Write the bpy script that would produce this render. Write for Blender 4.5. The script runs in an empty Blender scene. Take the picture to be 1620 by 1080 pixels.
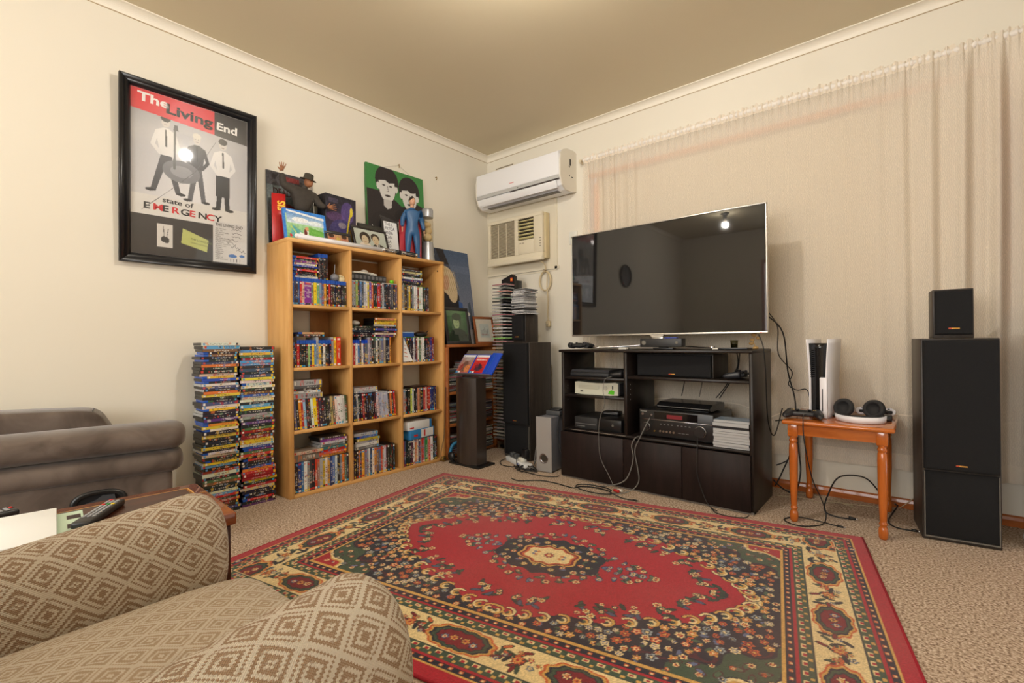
import bpy, bmesh, math, random
import numpy as np
from mathutils import Vector, Matrix, Euler
SC = bpy.context.scene
COL = SC.collection
PI = math.pi
rnd = random.Random(7)

# ------------------------------------------------------------------ camera
def make_camera():
    yaw, pitch, roll = 0.70258, 0.0020865, -0.0103428
    f = Vector((-math.sin(yaw)*math.cos(pitch), math.cos(yaw)*math.cos(pitch), math.sin(pitch)))
    r = Vector((math.cos(yaw), math.sin(yaw), 0)); u = r.cross(f)
    r2 = r*math.cos(roll) + u*math.sin(roll); u2 = u*math.cos(roll) - r*math.sin(roll)
    cd = bpy.data.cameras.new('camera'); cam = bpy.data.objects.new('camera', cd); COL.objects.link(cam)
    M = Matrix((r2, u2, -f)).transposed().to_4x4(); M.translation = (2.98808, -3.20616, 0.88)
    cam.matrix_world = M
    cd.sensor_width = 36; cd.lens = 754.293/1620*36; cd.clip_start = 0.02
    SC.camera = cam
make_camera()

# ------------------------------------------------------------------ world, added fill light, exposure
W = bpy.data.worlds.new('world'); SC.world = W; W.use_nodes = True
W.node_tree.nodes['Background'].inputs[0].default_value = (0.86, 0.93, 1.0, 1)
W.node_tree.nodes['Background'].inputs[1].default_value = 2.2
LAMP_A, LAMP_B = (1.90, -1.88, 2.42), (1.06, -4.30, 2.42)
LAMP_A_POWER, LAMP_B_POWER, FILL_POWER = 47.0, 25.0, 88.0
def area_light(name, loc, rot, sx, sy, power, col):
    ld = bpy.data.lights.new(name, 'AREA'); ld.shape = 'RECTANGLE'; ld.size = sx; ld.size_y = sy
    ld.energy = power; ld.color = col
    o = bpy.data.objects.new(name, ld); COL.objects.link(o); o.location = loc; o.rotation_euler = rot
    return o
area_light('rear_fill', (2.3, -5.75, 1.45), (PI/2, 0, 0), 2.2, 1.3, FILL_POWER, (1.0, 0.97, 0.92))  # added area light outside the rear wall, brightens the room as fill
VS = SC.view_settings
VS.view_transform = 'Standard'; VS.look = 'None'; VS.exposure = 0.0; VS.gamma = 1.0; VS.use_curve_mapping = False

# ------------------------------------------------------------------ colour and material helpers
def lin1(c): c /= 255.0; return c/12.92 if c <= 0.04045 else ((c+0.055)/1.055)**2.4
def lin(c): return (lin1(c[0]), lin1(c[1]), lin1(c[2]), 1.0)
class NT:
    def __init__(s, name):
        s.m = bpy.data.materials.new(name); s.m.use_nodes = True; s.t = s.m.node_tree
        s.b = s.t.nodes['Principled BSDF']; s.out = s.t.nodes['Material Output']
    def n(s, typ, **kw):
        nd = s.t.nodes.new(typ)
        for k, v in kw.items():
            if k.startswith('_'): setattr(nd, k[1:], v)
        for k, v in kw.items():
            if not k.startswith('_'):
                k2 = int(k[1:]) if k[0] == 'i' and k[1:].isdigit() else k.replace('__', ' ')
                s.set(nd.inputs[k2], v)
        return nd
    def set(s, sock, v):
        if isinstance(v, bpy.types.NodeSocket): s.t.links.new(v, sock)
        elif isinstance(v, bpy.types.Node): s.t.links.new(v.outputs[0], sock)
        else: sock.default_value = v
    def math(s, op, a, b=0.0, c=None, clamp=False):
        nd = s.n('ShaderNodeMath', _operation=op, _use_clamp=clamp, i0=a, i1=b)
        if c is not None: s.set(nd.inputs[2], c)
        return nd.outputs[0]
    def mix(s, f, a, b, mode='MIX'):
        nd = s.n('ShaderNodeMix', _data_type='RGBA', _blend_type=mode)
        s.set(nd.inputs[0], f); s.set(nd.inputs[6], a); s.set(nd.inputs[7], b)
        return nd.outputs[2]
    def ramp(s, f, stops, interp='LINEAR'):
        nd = s.n('ShaderNodeValToRGB', Fac=f); cr = nd.color_ramp; cr.interpolation = interp
        while len(cr.elements) < len(stops): cr.elements.new(0.5)
        for e, (p, c) in zip(cr.elements, stops): e.position = p; e.color = c
        return nd.outputs[0]
    def bump(s, h, strength=0.3, dist=0.002):
        s.set(s.b.inputs['Normal'], s.n('ShaderNodeBump', Strength=strength, Distance=dist, Height=h).outputs[0])
    def p(s, **kw):
        for k, v in kw.items(): s.set(s.b.inputs[k.replace('__', ' ')], v)
        return s
MATS = {}
def mat(name, col=(128,128,128), rough=0.5, metal=0.0, spec=0.5, noise=None, bump=None, coat=0.0, var=0.0):
    """plain material with optional fine colour grain (noise scale) and bump (scale, strength)"""
    if name in MATS: return MATS[name]
    t = NT(name); c = lin(col)
    t.p(Roughness=rough, Metallic=metal, Coat__Weight=coat); t.b.inputs['Specular IOR Level'].default_value = spec
    tc = t.n('ShaderNodeTexCoord').outputs['Object']
    if noise:
        nz = t.n('ShaderNodeTexNoise', Vector=tc, Scale=noise, Detail=4.0)
        v = var or 0.12
        cc = t.mix(nz.outputs[0], tuple(x*(1-v) for x in c[:3])+(1,), tuple(min(1, x*(1+v)) for x in c[:3])+(1,))
        t.p(Base__Color=cc)
    else: t.p(Base__Color=c)
    if bump:
        nz = t.n('ShaderNodeTexNoise', Vector=tc, Scale=bump[0], Detail=3.0); t.bump(nz.outputs[0], bump[1], 0.002)
    MATS[name] = t.m
    return t.m
def wood(name, c1, c2, rough=0.45, scale=(14, 14, 1.2), coat=0.0, bumpk=0.08, spec=0.4):
    if name in MATS: return MATS[name]
    t = NT(name); tc = t.n('ShaderNodeTexCoord').outputs['Object']
    mp = t.n('ShaderNodeMapping', Vector=tc, Scale=scale)
    nz = t.n('ShaderNodeTexNoise', Vector=mp.outputs[0], Scale=3.0, Detail=6.0, Distortion=0.6)
    nz2 = t.n('ShaderNodeTexNoise', Vector=mp.outputs[0], Scale=22.0, Detail=2.0)
    f = t.math('ADD', t.math('MULTIPLY', nz.outputs[0], 0.75), t.math('MULTIPLY', nz2.outputs[0], 0.25))
    t.p(Base__Color=t.ramp(f, [(0.3, lin(c1)), (0.7, lin(c2))]), Roughness=rough, Coat__Weight=coat)
    t.b.inputs['Specular IOR Level'].default_value = spec
    t.bump(nz2.outputs[0], bumpk, 0.001)
    MATS[name] = t.m
    return t.m
def emis(name, col, strength):
    if name in MATS: return MATS[name]
    t = NT(name); t.p(Base__Color=lin(col), Emission__Color=lin(col), Emission__Strength=strength)
    MATS[name] = t.m
    return t.m
def glass_mat(name, rough=0.02, tint=(255,255,255), alpha=0.12):
    """clear pane: mostly see-through, with a glossy reflection"""
    if name in MATS: return MATS[name]
    t = NT(name)
    tr = t.n('ShaderNodeBsdfTransparent', Color=lin(tint)); gl = t.n('ShaderNodeBsdfGlossy', Roughness=rough)
    fr = t.math('ADD', .035, t.math('MULTIPLY', t.math('POWER', t.n('ShaderNodeLayerWeight', Blend=.5).outputs['Facing'], 5.0), .9))
    mx = t.n('ShaderNodeMixShader', Fac=fr, i1=tr.outputs[0], i2=gl.outputs[0])
    t.t.links.new(mx.outputs[0], t.out.inputs[0])
    MATS[name] = t.m
    return t.m
def print_mat(name, rough=0.5, coat=0.0, bump=None, spec=0.4):
    if name in MATS: return MATS[name]
    t = NT(name); at = t.n('ShaderNodeAttribute', _attribute_name='Col')
    t.p(Base__Color=at.outputs[0], Roughness=rough, Coat__Weight=coat, Coat__Roughness=0.04); t.b.inputs['Specular IOR Level'].default_value = spec
    if bump:
        tc = t.n('ShaderNodeTexCoord').outputs['Object']
        t.bump(t.n('ShaderNodeTexNoise', Vector=tc, Scale=bump[0], Detail=2.0).outputs[0], bump[1], 0.002)
    MATS[name] = t.m
    return t.m

# ------------------------------------------------------------------ mesh builder
class MB:
    def __init__(s): s.v = []; s.f = []; s.m = []; s.uv = {}; s.sm = []
    def add(s, vs, fs, m=0, smooth=False, uvs=None):
        o = len(s.v); s.v += [tuple(v) for v in vs]
        for k, f in enumerate(fs):
            if uvs: s.uv[len(s.f)] = uvs[k]
            s.f.append(tuple(i+o for i in f)); s.m.append(m); s.sm.append(smooth)
        return s
    def box(s, x0, x1, y0, y1, z0, z1, m=0, M=None):
        vs = [Vector((x, y, z)) for z in (z0, z1) for y in (y0, y1) for x in (x0, x1)]
        if M: vs = [M @ v for v in vs]
        return s.add(vs, [(0,2,3,1),(4,5,7,6),(0,1,5,4),(2,6,7,3),(0,4,6,2),(1,3,7,5)], m)
    def rbox(s, x0, x1, y0, y1, z0, z1, r=0.005, seg=2, m=0, M=None, smooth=True):
        bm = bmesh.new(); bmesh.ops.create_cube(bm, size=1.0)
        for v in bm.verts: v.co = Vector((x0+(v.co.x+.5)*(x1-x0), y0+(v.co.y+.5)*(y1-y0), z0+(v.co.z+.5)*(z1-z0)))
        bmesh.ops.bevel(bm, geom=bm.edges[:], offset=r, segments=seg, profile=0.5, affect='EDGES')
        return s.bm(bm, m, M, smooth)
    def bm(s, bm, m=0, M=None, smooth=True):
        bm.verts.index_update(); vs = [(M @ v.co if M else v.co.copy()) for v in bm.verts]; fs = [tuple(v.index for v in f.verts) for f in bm.faces]
        bm.free(); return s.add(vs, fs, m, smooth)
    def cyl(s, p0, p1, r0, r1=None, n=16, m=0, caps=True, smooth=True):
        p0, p1 = Vector(p0), Vector(p1); r1 = r0 if r1 is None else r1
        d = (p1-p0).normalized(); a = d.orthogonal().normalized(); b = d.cross(a)
        vs = []
        for p, r in ((p0, r0), (p1, r1)):
            vs += [p + a*math.cos(2*PI*i/n)*r + b*math.sin(2*PI*i/n)*r for i in range(n)]
        s.add(vs, [(i, (i+1) % n, n+(i+1) % n, n+i) for i in range(n)], m, smooth)
        if caps: s.add(vs, [tuple(range(n-1, -1, -1)), tuple(range(n, 2*n))], m)
        return s
    def lathe(s, prof, c=(0,0,0), n=20, m=0, M=None, smooth=True):
        vs = []
        for r, z in prof:
            vs += [Vector((c[0]+r*math.cos(2*PI*i/n), c[1]+r*math.sin(2*PI*i/n), c[2]+z)) for i in range(n)]
        if M: vs = [M @ v for v in vs]
        fs = [(k*n+i, k*n+(i+1) % n, (k+1)*n+(i+1) % n, (k+1)*n+i) for k in range(len(prof)-1) for i in range(n)]
        s.add(vs, fs, m, smooth)
        if prof[0][0] > 1e-4: s.add(vs[:n], [tuple(range(n-1, -1, -1))], m)
        if prof[-1][0] > 1e-4: s.add(vs[-n:], [tuple(range(n))], m)
        return s
    def sphere(s, c, r, nu=16, nv=10, m=0, M=None):
        rx, ry, rz = (r, r, r) if not hasattr(r, '__len__') else r
        vs = []
        for j in range(nv+1):
            t = PI*j/nv
            vs += [Vector((c[0]+rx*math.sin(t)*math.cos(2*PI*i/nu), c[1]+ry*math.sin(t)*math.sin(2*PI*i/nu), c[2]-rz*math.cos(t))) for i in range(nu)]
        if M: vs = [M @ v for v in vs]
        return s.add(vs, [(j*nu+i, j*nu+(i+1) % nu, (j+1)*nu+(i+1) % nu, (j+1)*nu+i) for j in range(nv) for i in range(nu)], m, True)
    def tube(s, pts, r, n=8, m=0, smooth_path=6, close=False):
        P = [Vector(p) for p in pts]
        if smooth_path and len(P) > 2:
            Q = []; L = len(P)
            for i in range(L if close else L-1):
                g = (lambda k: P[k % L]) if close else (lambda k: P[max(0, min(L-1, k))])
                p0, p1, p2, p3 = g(i-1), g(i), g(i+1), g(i+2)
                for j in range(smooth_path):
                    t = j/smooth_path
                    Q.append(0.5*((2*p1)+(p2-p0)*t+(2*p0-5*p1+4*p2-p3)*t*t+(3*p1-p0-3*p2+p3)*t*t*t))
            if not close: Q.append(P[-1])
            P = Q
        vs = []; ref = None; L = len(P)
        for i, p in enumerate(P):
            d = (P[(i+1) % L]-P[i-1]) if close else (P[min(i+1, L-1)]-P[max(i-1, 0)])
            d.normalize()
            ref = d.orthogonal() if ref is None else (ref - d*ref.dot(d))
            if ref.length < 1e-6: ref = d.orthogonal()
            ref.normalize(); b = d.cross(ref)
            rr = r(i/(L-1)) if callable(r) else r
            vs += [p+ref*math.cos(2*PI*k/n)*rr+b*math.sin(2*PI*k/n)*rr for k in range(n)]
        fs = [(j*n+k, j*n+(k+1) % n, ((j+1) % L)*n+(k+1) % n, ((j+1) % L)*n+k) for j in range(L if close else L-1) for k in range(n)]
        s.add(vs, fs, m, True)
        if not close: s.add(vs[:n], [tuple(range(n-1, -1, -1))], m); s.add(vs[-n:], [tuple(range(n))], m)
        return s
    def prism(s, poly, ax, a, b, m=0, M=None, smooth=False):
        """poly: list of 2D points in the two other axes (in x,y,z order), extruded along axis ax from a to b"""
        def mk(p, t):
            q = list(p); q.insert(ax, t); return Vector(q)
        n = len(poly); vs = [mk(p, a) for p in poly]+[mk(p, b) for p in poly]
        if M: vs = [M @ v for v in vs]
        s.add(vs, [(i, (i+1) % n, n+(i+1) % n, n+i) for i in range(n)], m, smooth)
        return s.add(vs, [tuple(range(n-1, -1, -1)), tuple(range(n, 2*n))], m)
    def loft(s, secs, m=0, closed=True, caps=True, uv=None):
        n = len(secs[0]); vs = [v for q in secs for v in q]; fs = []; uvs = []
        for j in range(len(secs)-1):
            for i in range(n if closed else n-1):
                fs.append((j*n+i, j*n+(i+1) % n, (j+1)*n+(i+1) % n, (j+1)*n+i))
                if uv: uvs.append((uv(j, i), uv(j, i+1), uv(j+1, i+1), uv(j+1, i)))
        s.add(vs, fs, m, True, uvs or None)
        if caps: s.add(secs[0], [tuple(range(n-1, -1, -1))], m); s.add(secs[-1], [tuple(range(n))], m)
        return s
    def mesh(s, name, mats):
        me = bpy.data.meshes.new(name); me.from_pydata(s.v, [], s.f)
        for mm in (mats if isinstance(mats, (list, tuple)) else [mats]): me.materials.append(mm)
        me.polygons.foreach_set('material_index', s.m); me.polygons.foreach_set('use_smooth', s.sm)
        if s.uv:
            ul = me.uv_layers.new(name='UVMap')
            for k, f in enumerate(me.polygons):
                q = s.uv.get(k)
                if q:
                    for li, w in zip(f.loop_indices, q): ul.data[li].uv = w
        bm = bmesh.new(); bm.from_mesh(me); bmesh.ops.remove_doubles(bm, verts=bm.verts, dist=1e-6) if not s.uv else None
        bmesh.ops.recalc_face_normals(bm, faces=bm.faces); bm.to_mesh(me); bm.free()
        me.update(); return me
    def build(s, name, mats, parent=None, loc=None, rot=None, M=None):
        o = bpy.data.objects.new(name, s.mesh(name, mats)); COL.objects.link(o)
        if parent: o.parent = parent
        if loc: o.location = loc
        if rot: o.rotation_euler = rot
        if M is not None: o.matrix_local = M
        return o
def tag(o, label=None, cat=None, group=None, kind=None):
    if label: o['label'] = label
    if cat: o['category'] = cat
    if group: o['group'] = group
    if kind: o['kind'] = kind
    return o
def thing(name, label, cat, loc=(0,0,0), rotz=0.0, group=None, rot=None):
    o = bpy.data.objects.new(name, None); COL.objects.link(o); o.empty_display_size = 0.05
    o.location = loc; o.rotation_euler = rot or (0, 0, rotz)
    return tag(o, label, cat, group)
def struct(o): o['kind'] = 'structure'; return o
def facing(origin, ux, uz=(0,0,1)):
    """matrix whose local x runs along ux, local y along uz (up on the panel), local z out of it"""
    ux = Vector(ux).normalized(); uy = Vector(uz).normalized(); n = ux.cross(uy).normalized(); uy = n.cross(ux)
    M = Matrix((ux, uy, n)).transposed().to_4x4(); M.translation = origin
    return M
def text(name, body, size, mtl, parent, M, align='LEFT', bold=0.0, sx=1.0, shear=0.0, space=1.0, thick=0.0004):
    cu = bpy.data.curves.new(name, 'FONT'); cu.body = body; cu.size = size; cu.align_x = align; cu.offset = bold*size
    cu.shear = shear; cu.space_character = space; cu.extrude = thick; cu.resolution_u = 3; cu.space_line = 0.95
    tmp = bpy.data.objects.new(name, cu); COL.objects.link(tmp)
    dg = bpy.context.evaluated_depsgraph_get(); me = bpy.data.meshes.new_from_object(tmp.evaluated_get(dg))
    bpy.data.objects.remove(tmp); bpy.data.curves.remove(cu)
    me.name = name
    if sx != 1.0: me.transform(Matrix.Diagonal((sx, 1, 1, 1)))
    me.materials.clear(); me.materials.append(mtl)
    o = bpy.data.objects.new(name, me); COL.objects.link(o)
    if parent: o.parent = parent
    o.matrix_local = M
    return o

# ------------------------------------------------------------------ flat prints: colours painted per grid vertex
class Cv:
    def __init__(s, w, h, res, bg=(255,255,255)):
        s.w, s.h = w, h; s.nx, s.ny = max(2, int(w/res)+1), max(2, int(h/res)+1)
        s.X, s.Y = np.meshgrid(np.linspace(0, w, s.nx), np.linspace(0, h, s.ny))
        s.a = np.empty((s.ny, s.nx, 3)); s.a[:] = bg
    def put(s, mask, col, al=1.0): s.a[mask] = s.a[mask]*(1-al)+np.array(col, float)*al; return s
    def rect(s, x0, y0, x1, y1, col, al=1.0): return s.put((s.X >= x0) & (s.X <= x1) & (s.Y >= y0) & (s.Y <= y1), col, al)
    def ell(s, cx, cy, rx, ry, col, rot=0.0, al=1.0):
        c, q = math.cos(rot), math.sin(rot); dx, dy = s.X-cx, s.Y-cy
        return s.put(((dx*c+dy*q)/rx)**2+((-dx*q+dy*c)/ry)**2 <= 1, col, al)
    def poly(s, pts, col, al=1.0):
        ins = np.zeros(s.X.shape, bool); n = len(pts)
        for i in range(n):
            (x0, y0), (x1, y1) = pts[i], pts[(i+1) % n]
            if y0 == y1: continue
            c = ((s.Y >= min(y0, y1)) & (s.Y < max(y0, y1)) & (s.X < (s.Y-y0)*(x1-x0)/(y1-y0)+x0)); ins ^= c
        return s.put(ins, col, al)
    def line(s, pts, w, col, al=1.0):
        for (x0, y0), (x1, y1) in zip(pts[:-1], pts[1:]):
            dx, dy = x1-x0, y1-y0; L = dx*dx+dy*dy+1e-12
            t = np.clip(((s.X-x0)*dx+(s.Y-y0)*dy)/L, 0, 1)
            s.put((s.X-x0-t*dx)**2+(s.Y-y0-t*dy)**2 <= w*w/4, col, al)
        return s
    def vgrad(s, x0, y0, x1, y1, c0, c1):
        m = (s.X >= x0) & (s.X <= x1) & (s.Y >= y0) & (s.Y <= y1); t = ((s.Y-y0)/(y1-y0))[m][:, None]
        s.a[m] = np.array(c0)*(1-t)+np.array(c1)*t; return s
    def speckle(s, amp, seed=1, size=1):
        r = np.random.RandomState(seed); q = r.uniform(-amp, amp, (s.ny//size+1, s.nx//size+1))
        q = np.kron(q, np.ones((size, size)))[:s.ny, :s.nx]; s.a += q[..., None]; return s
    def build(s, name, mtl, parent=None, M=None):
        nx, ny = s.nx, s.ny; me = bpy.data.meshes.new(name); N = nx*ny
        co = np.zeros((N, 3), np.float32); co[:, 0] = s.X.ravel(); co[:, 1] = s.Y.ravel()
        i = (np.arange(ny-1)[:, None]*nx+np.arange(nx-1)[None, :]).ravel()
        q = np.stack([i, i+1, i+1+nx, i+nx], 1).astype(np.int32)
        me.vertices.add(N); me.vertices.foreach_set('co', co.ravel())
        me.loops.add(q.size); me.loops.foreach_set('vertex_index', q.ravel())
        me.polygons.add(len(q)); me.polygons.foreach_set('loop_start', np.arange(0, q.size, 4, dtype=np.int32))
        me.update(calc_edges=True)
        c = np.clip(s.a.reshape(-1, 3)/255, 0, 1); c = np.where(c <= .04045, c/12.92, ((c+.055)/1.055)**2.4)
        at = me.color_attributes.new('Col', 'FLOAT_COLOR', 'POINT')
        at.data.foreach_set('color', np.concatenate([c, np.ones((N, 1))], 1).astype(np.float32).ravel())
        me.materials.append(mtl); me.validate()
        o = bpy.data.objects.new(name, me); COL.objects.link(o)
        if parent: o.parent = parent
        if M is not None: o.matrix_local = M
        return o
T = Matrix.Translation
def RZ(a): return Matrix.Rotation(a, 4, 'Z')
def RX(a): return Matrix.Rotation(a, 4, 'X')
def RY(a): return Matrix.Rotation(a, 4, 'Y')
ORD = ['zeroth','first','second','third','fourth','fifth','sixth','seventh','eighth','ninth','tenth','eleventh','twelfth','thirteenth','fourteenth','fifteenth','sixteenth','seventeenth','eighteenth','nineteenth','twentieth']
def ordinal(n):
    if n <= 20: return ORD[n]
    tens = {2:'twenty',3:'thirty',4:'forty',5:'fifty',6:'sixty',7:'seventy'}[n//10]
    return tens+'-'+ORD[n % 10] if n % 10 else tens[:-1]+'ieth'
CN = [('black',(25,25,28)),('charcoal',(55,55,60)),('grey',(130,130,132)),('white',(235,232,228)),('red',(190,35,35)),('orange',(225,120,40)),('yellow',(235,200,40)),('green',(60,140,60)),('blue',(35,80,175)),('light blue',(90,165,215)),('purple',(110,50,130)),('brown',(95,60,40)),('cream',(222,205,165)),('pink',(215,110,140)),('navy',(25,35,75)),('teal',(40,120,125))]
def cname(c): return min(CN, key=lambda k: sum((a-b)**2 for a, b in zip(k[1], c)))[0]
# ================================================================== the room
RX1, RY1, CH = 4.12, -5.6, 2.574
def wall_mat():
    t = NT('cream_wall_paint'); tc = t.n('ShaderNodeTexCoord').outputs['Object']
    nz = t.n('ShaderNodeTexNoise', Vector=tc, Scale=1.3, Detail=3.0); n2 = t.n('ShaderNodeTexNoise', Vector=tc, Scale=160.0, Detail=2.0)
    t.p(Base__Color=t.mix(nz.outputs[0], lin((226,219,203)), lin((232,226,212))), Roughness=0.62); t.bump(n2.outputs[0], 0.10, 0.001)
    return t.m
WALL = wall_mat()
def ceil_mat():
    t = NT('ceiling_paint'); tc = t.n('ShaderNodeTexCoord').outputs['Object']
    nz = t.n('ShaderNodeTexNoise', Vector=tc, Scale=0.9, Detail=4.0); n2 = t.n('ShaderNodeTexNoise', Vector=tc, Scale=90.0, Detail=2.0)
    t.p(Base__Color=t.mix(nz.outputs[0], lin((208,194,162)), lin((218,205,176))), Roughness=0.5); t.bump(n2.outputs[0], 0.08, 0.001)
    return t.m
def carpet_mat():
    t = NT('fawn_carpet'); tc = t.n('ShaderNodeTexCoord').outputs['Object']
    vo = t.n('ShaderNodeTexVoronoi', Vector=tc, Scale=330.0); nz = t.n('ShaderNodeTexNoise', Vector=tc, Scale=125.0, Detail=3.0); big = t.n('ShaderNodeTexNoise', Vector=tc, Scale=2.2, Detail=3.0)
    c = t.ramp(nz.outputs[0], [(0.34, lin((118,96,80))), (0.5, lin((186,164,142))), (0.66, lin((224,208,190)))])
    c = t.mix(t.math('MULTIPLY', big.outputs[0], 0.18), c, lin((150,128,108)))
    t.p(Base__Color=c, Roughness=0.95); t.b.inputs['Specular IOR Level'].default_value = 0.1
    t.bump(t.math('ADD', t.math('MULTIPLY', vo.outputs['Distance'], .4), nz.outputs[0]), 0.5, 0.004)
    return t.m
TIMBER = wood('orange_timber', (150,78,30), (190,108,48), rough=0.32, scale=(1.5, 12, 12), coat=0.3)
WHITE_PAINT = mat('cornice_white', (236,229,214), rough=0.5)
struct(MB().box(-.1, RX1+.1, RY1-.1, .1, -.06, 0).build('floor', carpet_mat()))
struct(MB().box(-.1, RX1+.1, RY1-.1, .1, CH, CH+.06).build('ceiling', ceil_mat()))
struct(MB().box(-.1, 0, RY1-.1, .1, 0, CH).build('wall_left', WALL))
# window wall, built round its opening
WX0, WX1, WZ0, WZ1 = 1.085, 3.33, 0.95, 2.165
m = MB()
m.box(0, WX0, 0, .12, 0, CH).box(WX1, RX1, 0, .12, 0, CH).box(WX0, WX1, 0, .12, 0, WZ0).box(WX0, WX1, 0, .12, WZ1, CH)
struct(m.build('wall_back', WALL))
m = MB(); m.box(RX1, RX1+.1, -.36, 0, 0, CH).box(RX1, RX1+.1, RY1, -1.16, 0, CH).box(RX1, RX1+.1, -1.16, -.36, 2.05, CH)
struct(m.build('wall_right', WALL))
m = MB(); m.box(0, 1.2, RY1-.1, RY1, 0, CH).box(3.4, RX1, RY1-.1, RY1, 0, CH).box(1.2, 3.4, RY1-.1, RY1, 0, .8).box(1.2, 3.4, RY1-.1, RY1, 2.1, CH)  # unseen rear wall; its opening is made up to let the fill light in
struct(m.build('wall_front', WALL))
m = MB(); m.box(1.2, 3.4, RY1-.07, RY1-.02, .8, .85).box(1.2, 3.4, RY1-.07, RY1-.02, 2.05, 2.1).box(1.2, 1.25, RY1-.07, RY1-.02, .85, 2.05).box(3.35, 3.4, RY1-.07, RY1-.02, .85, 2.05).box(2.275, 2.325, RY1-.07, RY1-.02, .85, 2.05)
struct(m.build('fill_window', TIMBER))  # frame of the made-up rear opening that the fill light shines through
# hall beyond the doorway
struct(MB().box(RX1+1.2, RX1+1.25, -2.4, .6, 0, CH).build('wall_hall', WALL))
# coved cornices
def cove(a=.046, n=8):
    pts = [(0, 0), (0, -a), (.004, -a)]
    for i in range(n+1):
        t = PI/2*i/n; pts.append((.006+(a-.006)*(1-math.cos(t)), -a+(a-.006)*math.sin(t)))
    pts += [(a, -.004), (a, 0)]
    return pts
m = MB(); m.prism([(x, CH+z) for x, z in cove()], 1, RY1, 0); struct(m.build('trim_1', WHITE_PAINT))
m = MB(); m.prism([(-x, CH+z) for x, z in cove()], 0, 0, RX1); struct(m.build('trim_2', WHITE_PAINT))
# the thin shadow bead below each cornice
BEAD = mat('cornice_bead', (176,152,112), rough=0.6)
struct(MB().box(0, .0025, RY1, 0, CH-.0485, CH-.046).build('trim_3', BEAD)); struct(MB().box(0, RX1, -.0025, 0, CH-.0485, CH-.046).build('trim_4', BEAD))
# skirting
def skirt(name, ax, a, b):
    pr = [(0, 0), (0, .05), (.006, .05), (.014, .044), (.018, .03), (.018, 0)]
    m = MB()
    if ax == 0: m.prism([(-p[0], p[1]) for p in pr], 0, a, b)
    else: m.prism(pr, 1, a, b)
    struct(m.build(name, TIMBER))
skirt('baseboard_back', 0, .02, RX1); skirt('baseboard_left', 1, RY1, 0)
# boarded-in panel round the old window air conditioner and its cover strips
PANEL = mat('painted_board', (224,215,194), rough=0.55)
m = MB(); m.box(.0, .772, -.006, 0, 1.50, 2.06).box(.748, .772, -.012, -.006, 1.47, 2.06).box(0, .79, -.012, -.006, 1.478, 1.50)
struct(m.build('trim_5', PANEL))
struct(MB().box(.0, .74, -.004, 0, 1.462, 1.474).build('trim_6', PANEL))
# wall vent above the split system
m = MB()
for k in range(3):
    z = 2.447-.0165*k; m.box(.108, .308, -.004, 0, z-.004, z)
vent = tag(MB().box(.104, .312, -.002, -.0005, 2.398, 2.452).build('wall_vent', PANEL), 'small slotted wall vent above the split air conditioner', 'vent')
for k in range(3):
    z = 2.446-.0165*k; MB().box(.109, .307, -.0045, -.002, z-.006, z).build('slot', mat('vent_dark', (92,74,52), rough=.8), vent)
# blank plate beside the television
sp = tag(MB().rbox(.888, .962, -.012, -.0, 1.655, 1.755, r=.003, m=0).build('wall_plate', mat('plate_white', (226,224,214), rough=.4)), 'white wall plate peeking out above the television\'s left corner', 'wall plate')
MB().rbox(.912, .938, -.016, -.011, 1.675, 1.70, r=.001).build('toggle', mat('plate_white2', (205,203,195), rough=.4), sp)

# ------------------------------------------------------------------ window: timber frame, panes, blind and net curtain
win = struct(MB().box(WX0+.035, WX1, .03, .09, WZ1-.07, WZ1).build('window_1', TIMBER))
fm = mat('sash_timber', (236,148,88), rough=.4)
for nm, b in (('jamb', (WX0+.028, WX0+.062, .0, .09, WZ0, WZ1-.07)), ('jamb', (WX1-.05, WX1, .0, .09, WZ0, WZ1-.07)), ('sill', (WX0, WX1, .0, .09, WZ0-.0, WZ0+.03)), ('mullion', (2.17, 2.22, .03, .09, WZ0, WZ1-.07)), ('head_lining', (WX0-.02, WX1+.02, -.005, .03, WZ1-.022, WZ1+.004))):
    MB().box(*b).build(nm, fm, win)
for a, b in ((WX0+.062, 2.17), (2.22, WX1-.05)):
    MB().box(a, b, .055, .06, WZ0, WZ1-.07).build('pane', glass_mat('window_glass'), win)
MB().box(WX0, WX0+.028, .055, .06, WZ0, WZ1).build('pane', glass_mat('window_glass'), win)
bl = thing('roller_blind', 'closed beige holland blind hanging behind the net curtain', 'blind')
bmat = NT('blind_fabric'); tc = bmat.n('ShaderNodeTexCoord').outputs['Object']
bmat.p(Base__Color=bmat.mix(bmat.n('ShaderNodeTexNoise', Vector=bmat.n('ShaderNodeMapping', Vector=tc, Scale=(1, 1, 12)).outputs[0], Scale=60.0).outputs[0], lin((220,204,178)), lin((232,217,192))), Roughness=.8)
MB().box(1.165, 3.30, -.0185, -.017, .42, 2.105).build('blind_cloth', bmat.m, bl)
MB().rbox(1.165, 3.30, -.022, -.014, .40, .425, r=.002).build('bottom_rail', bmat.m, bl)
MB().cyl((1.165, -.017, 2.115), (3.30, -.017, 2.115), .012).build('roller', mat('roller_metal', (168,150,128), rough=.5), bl)

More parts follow.
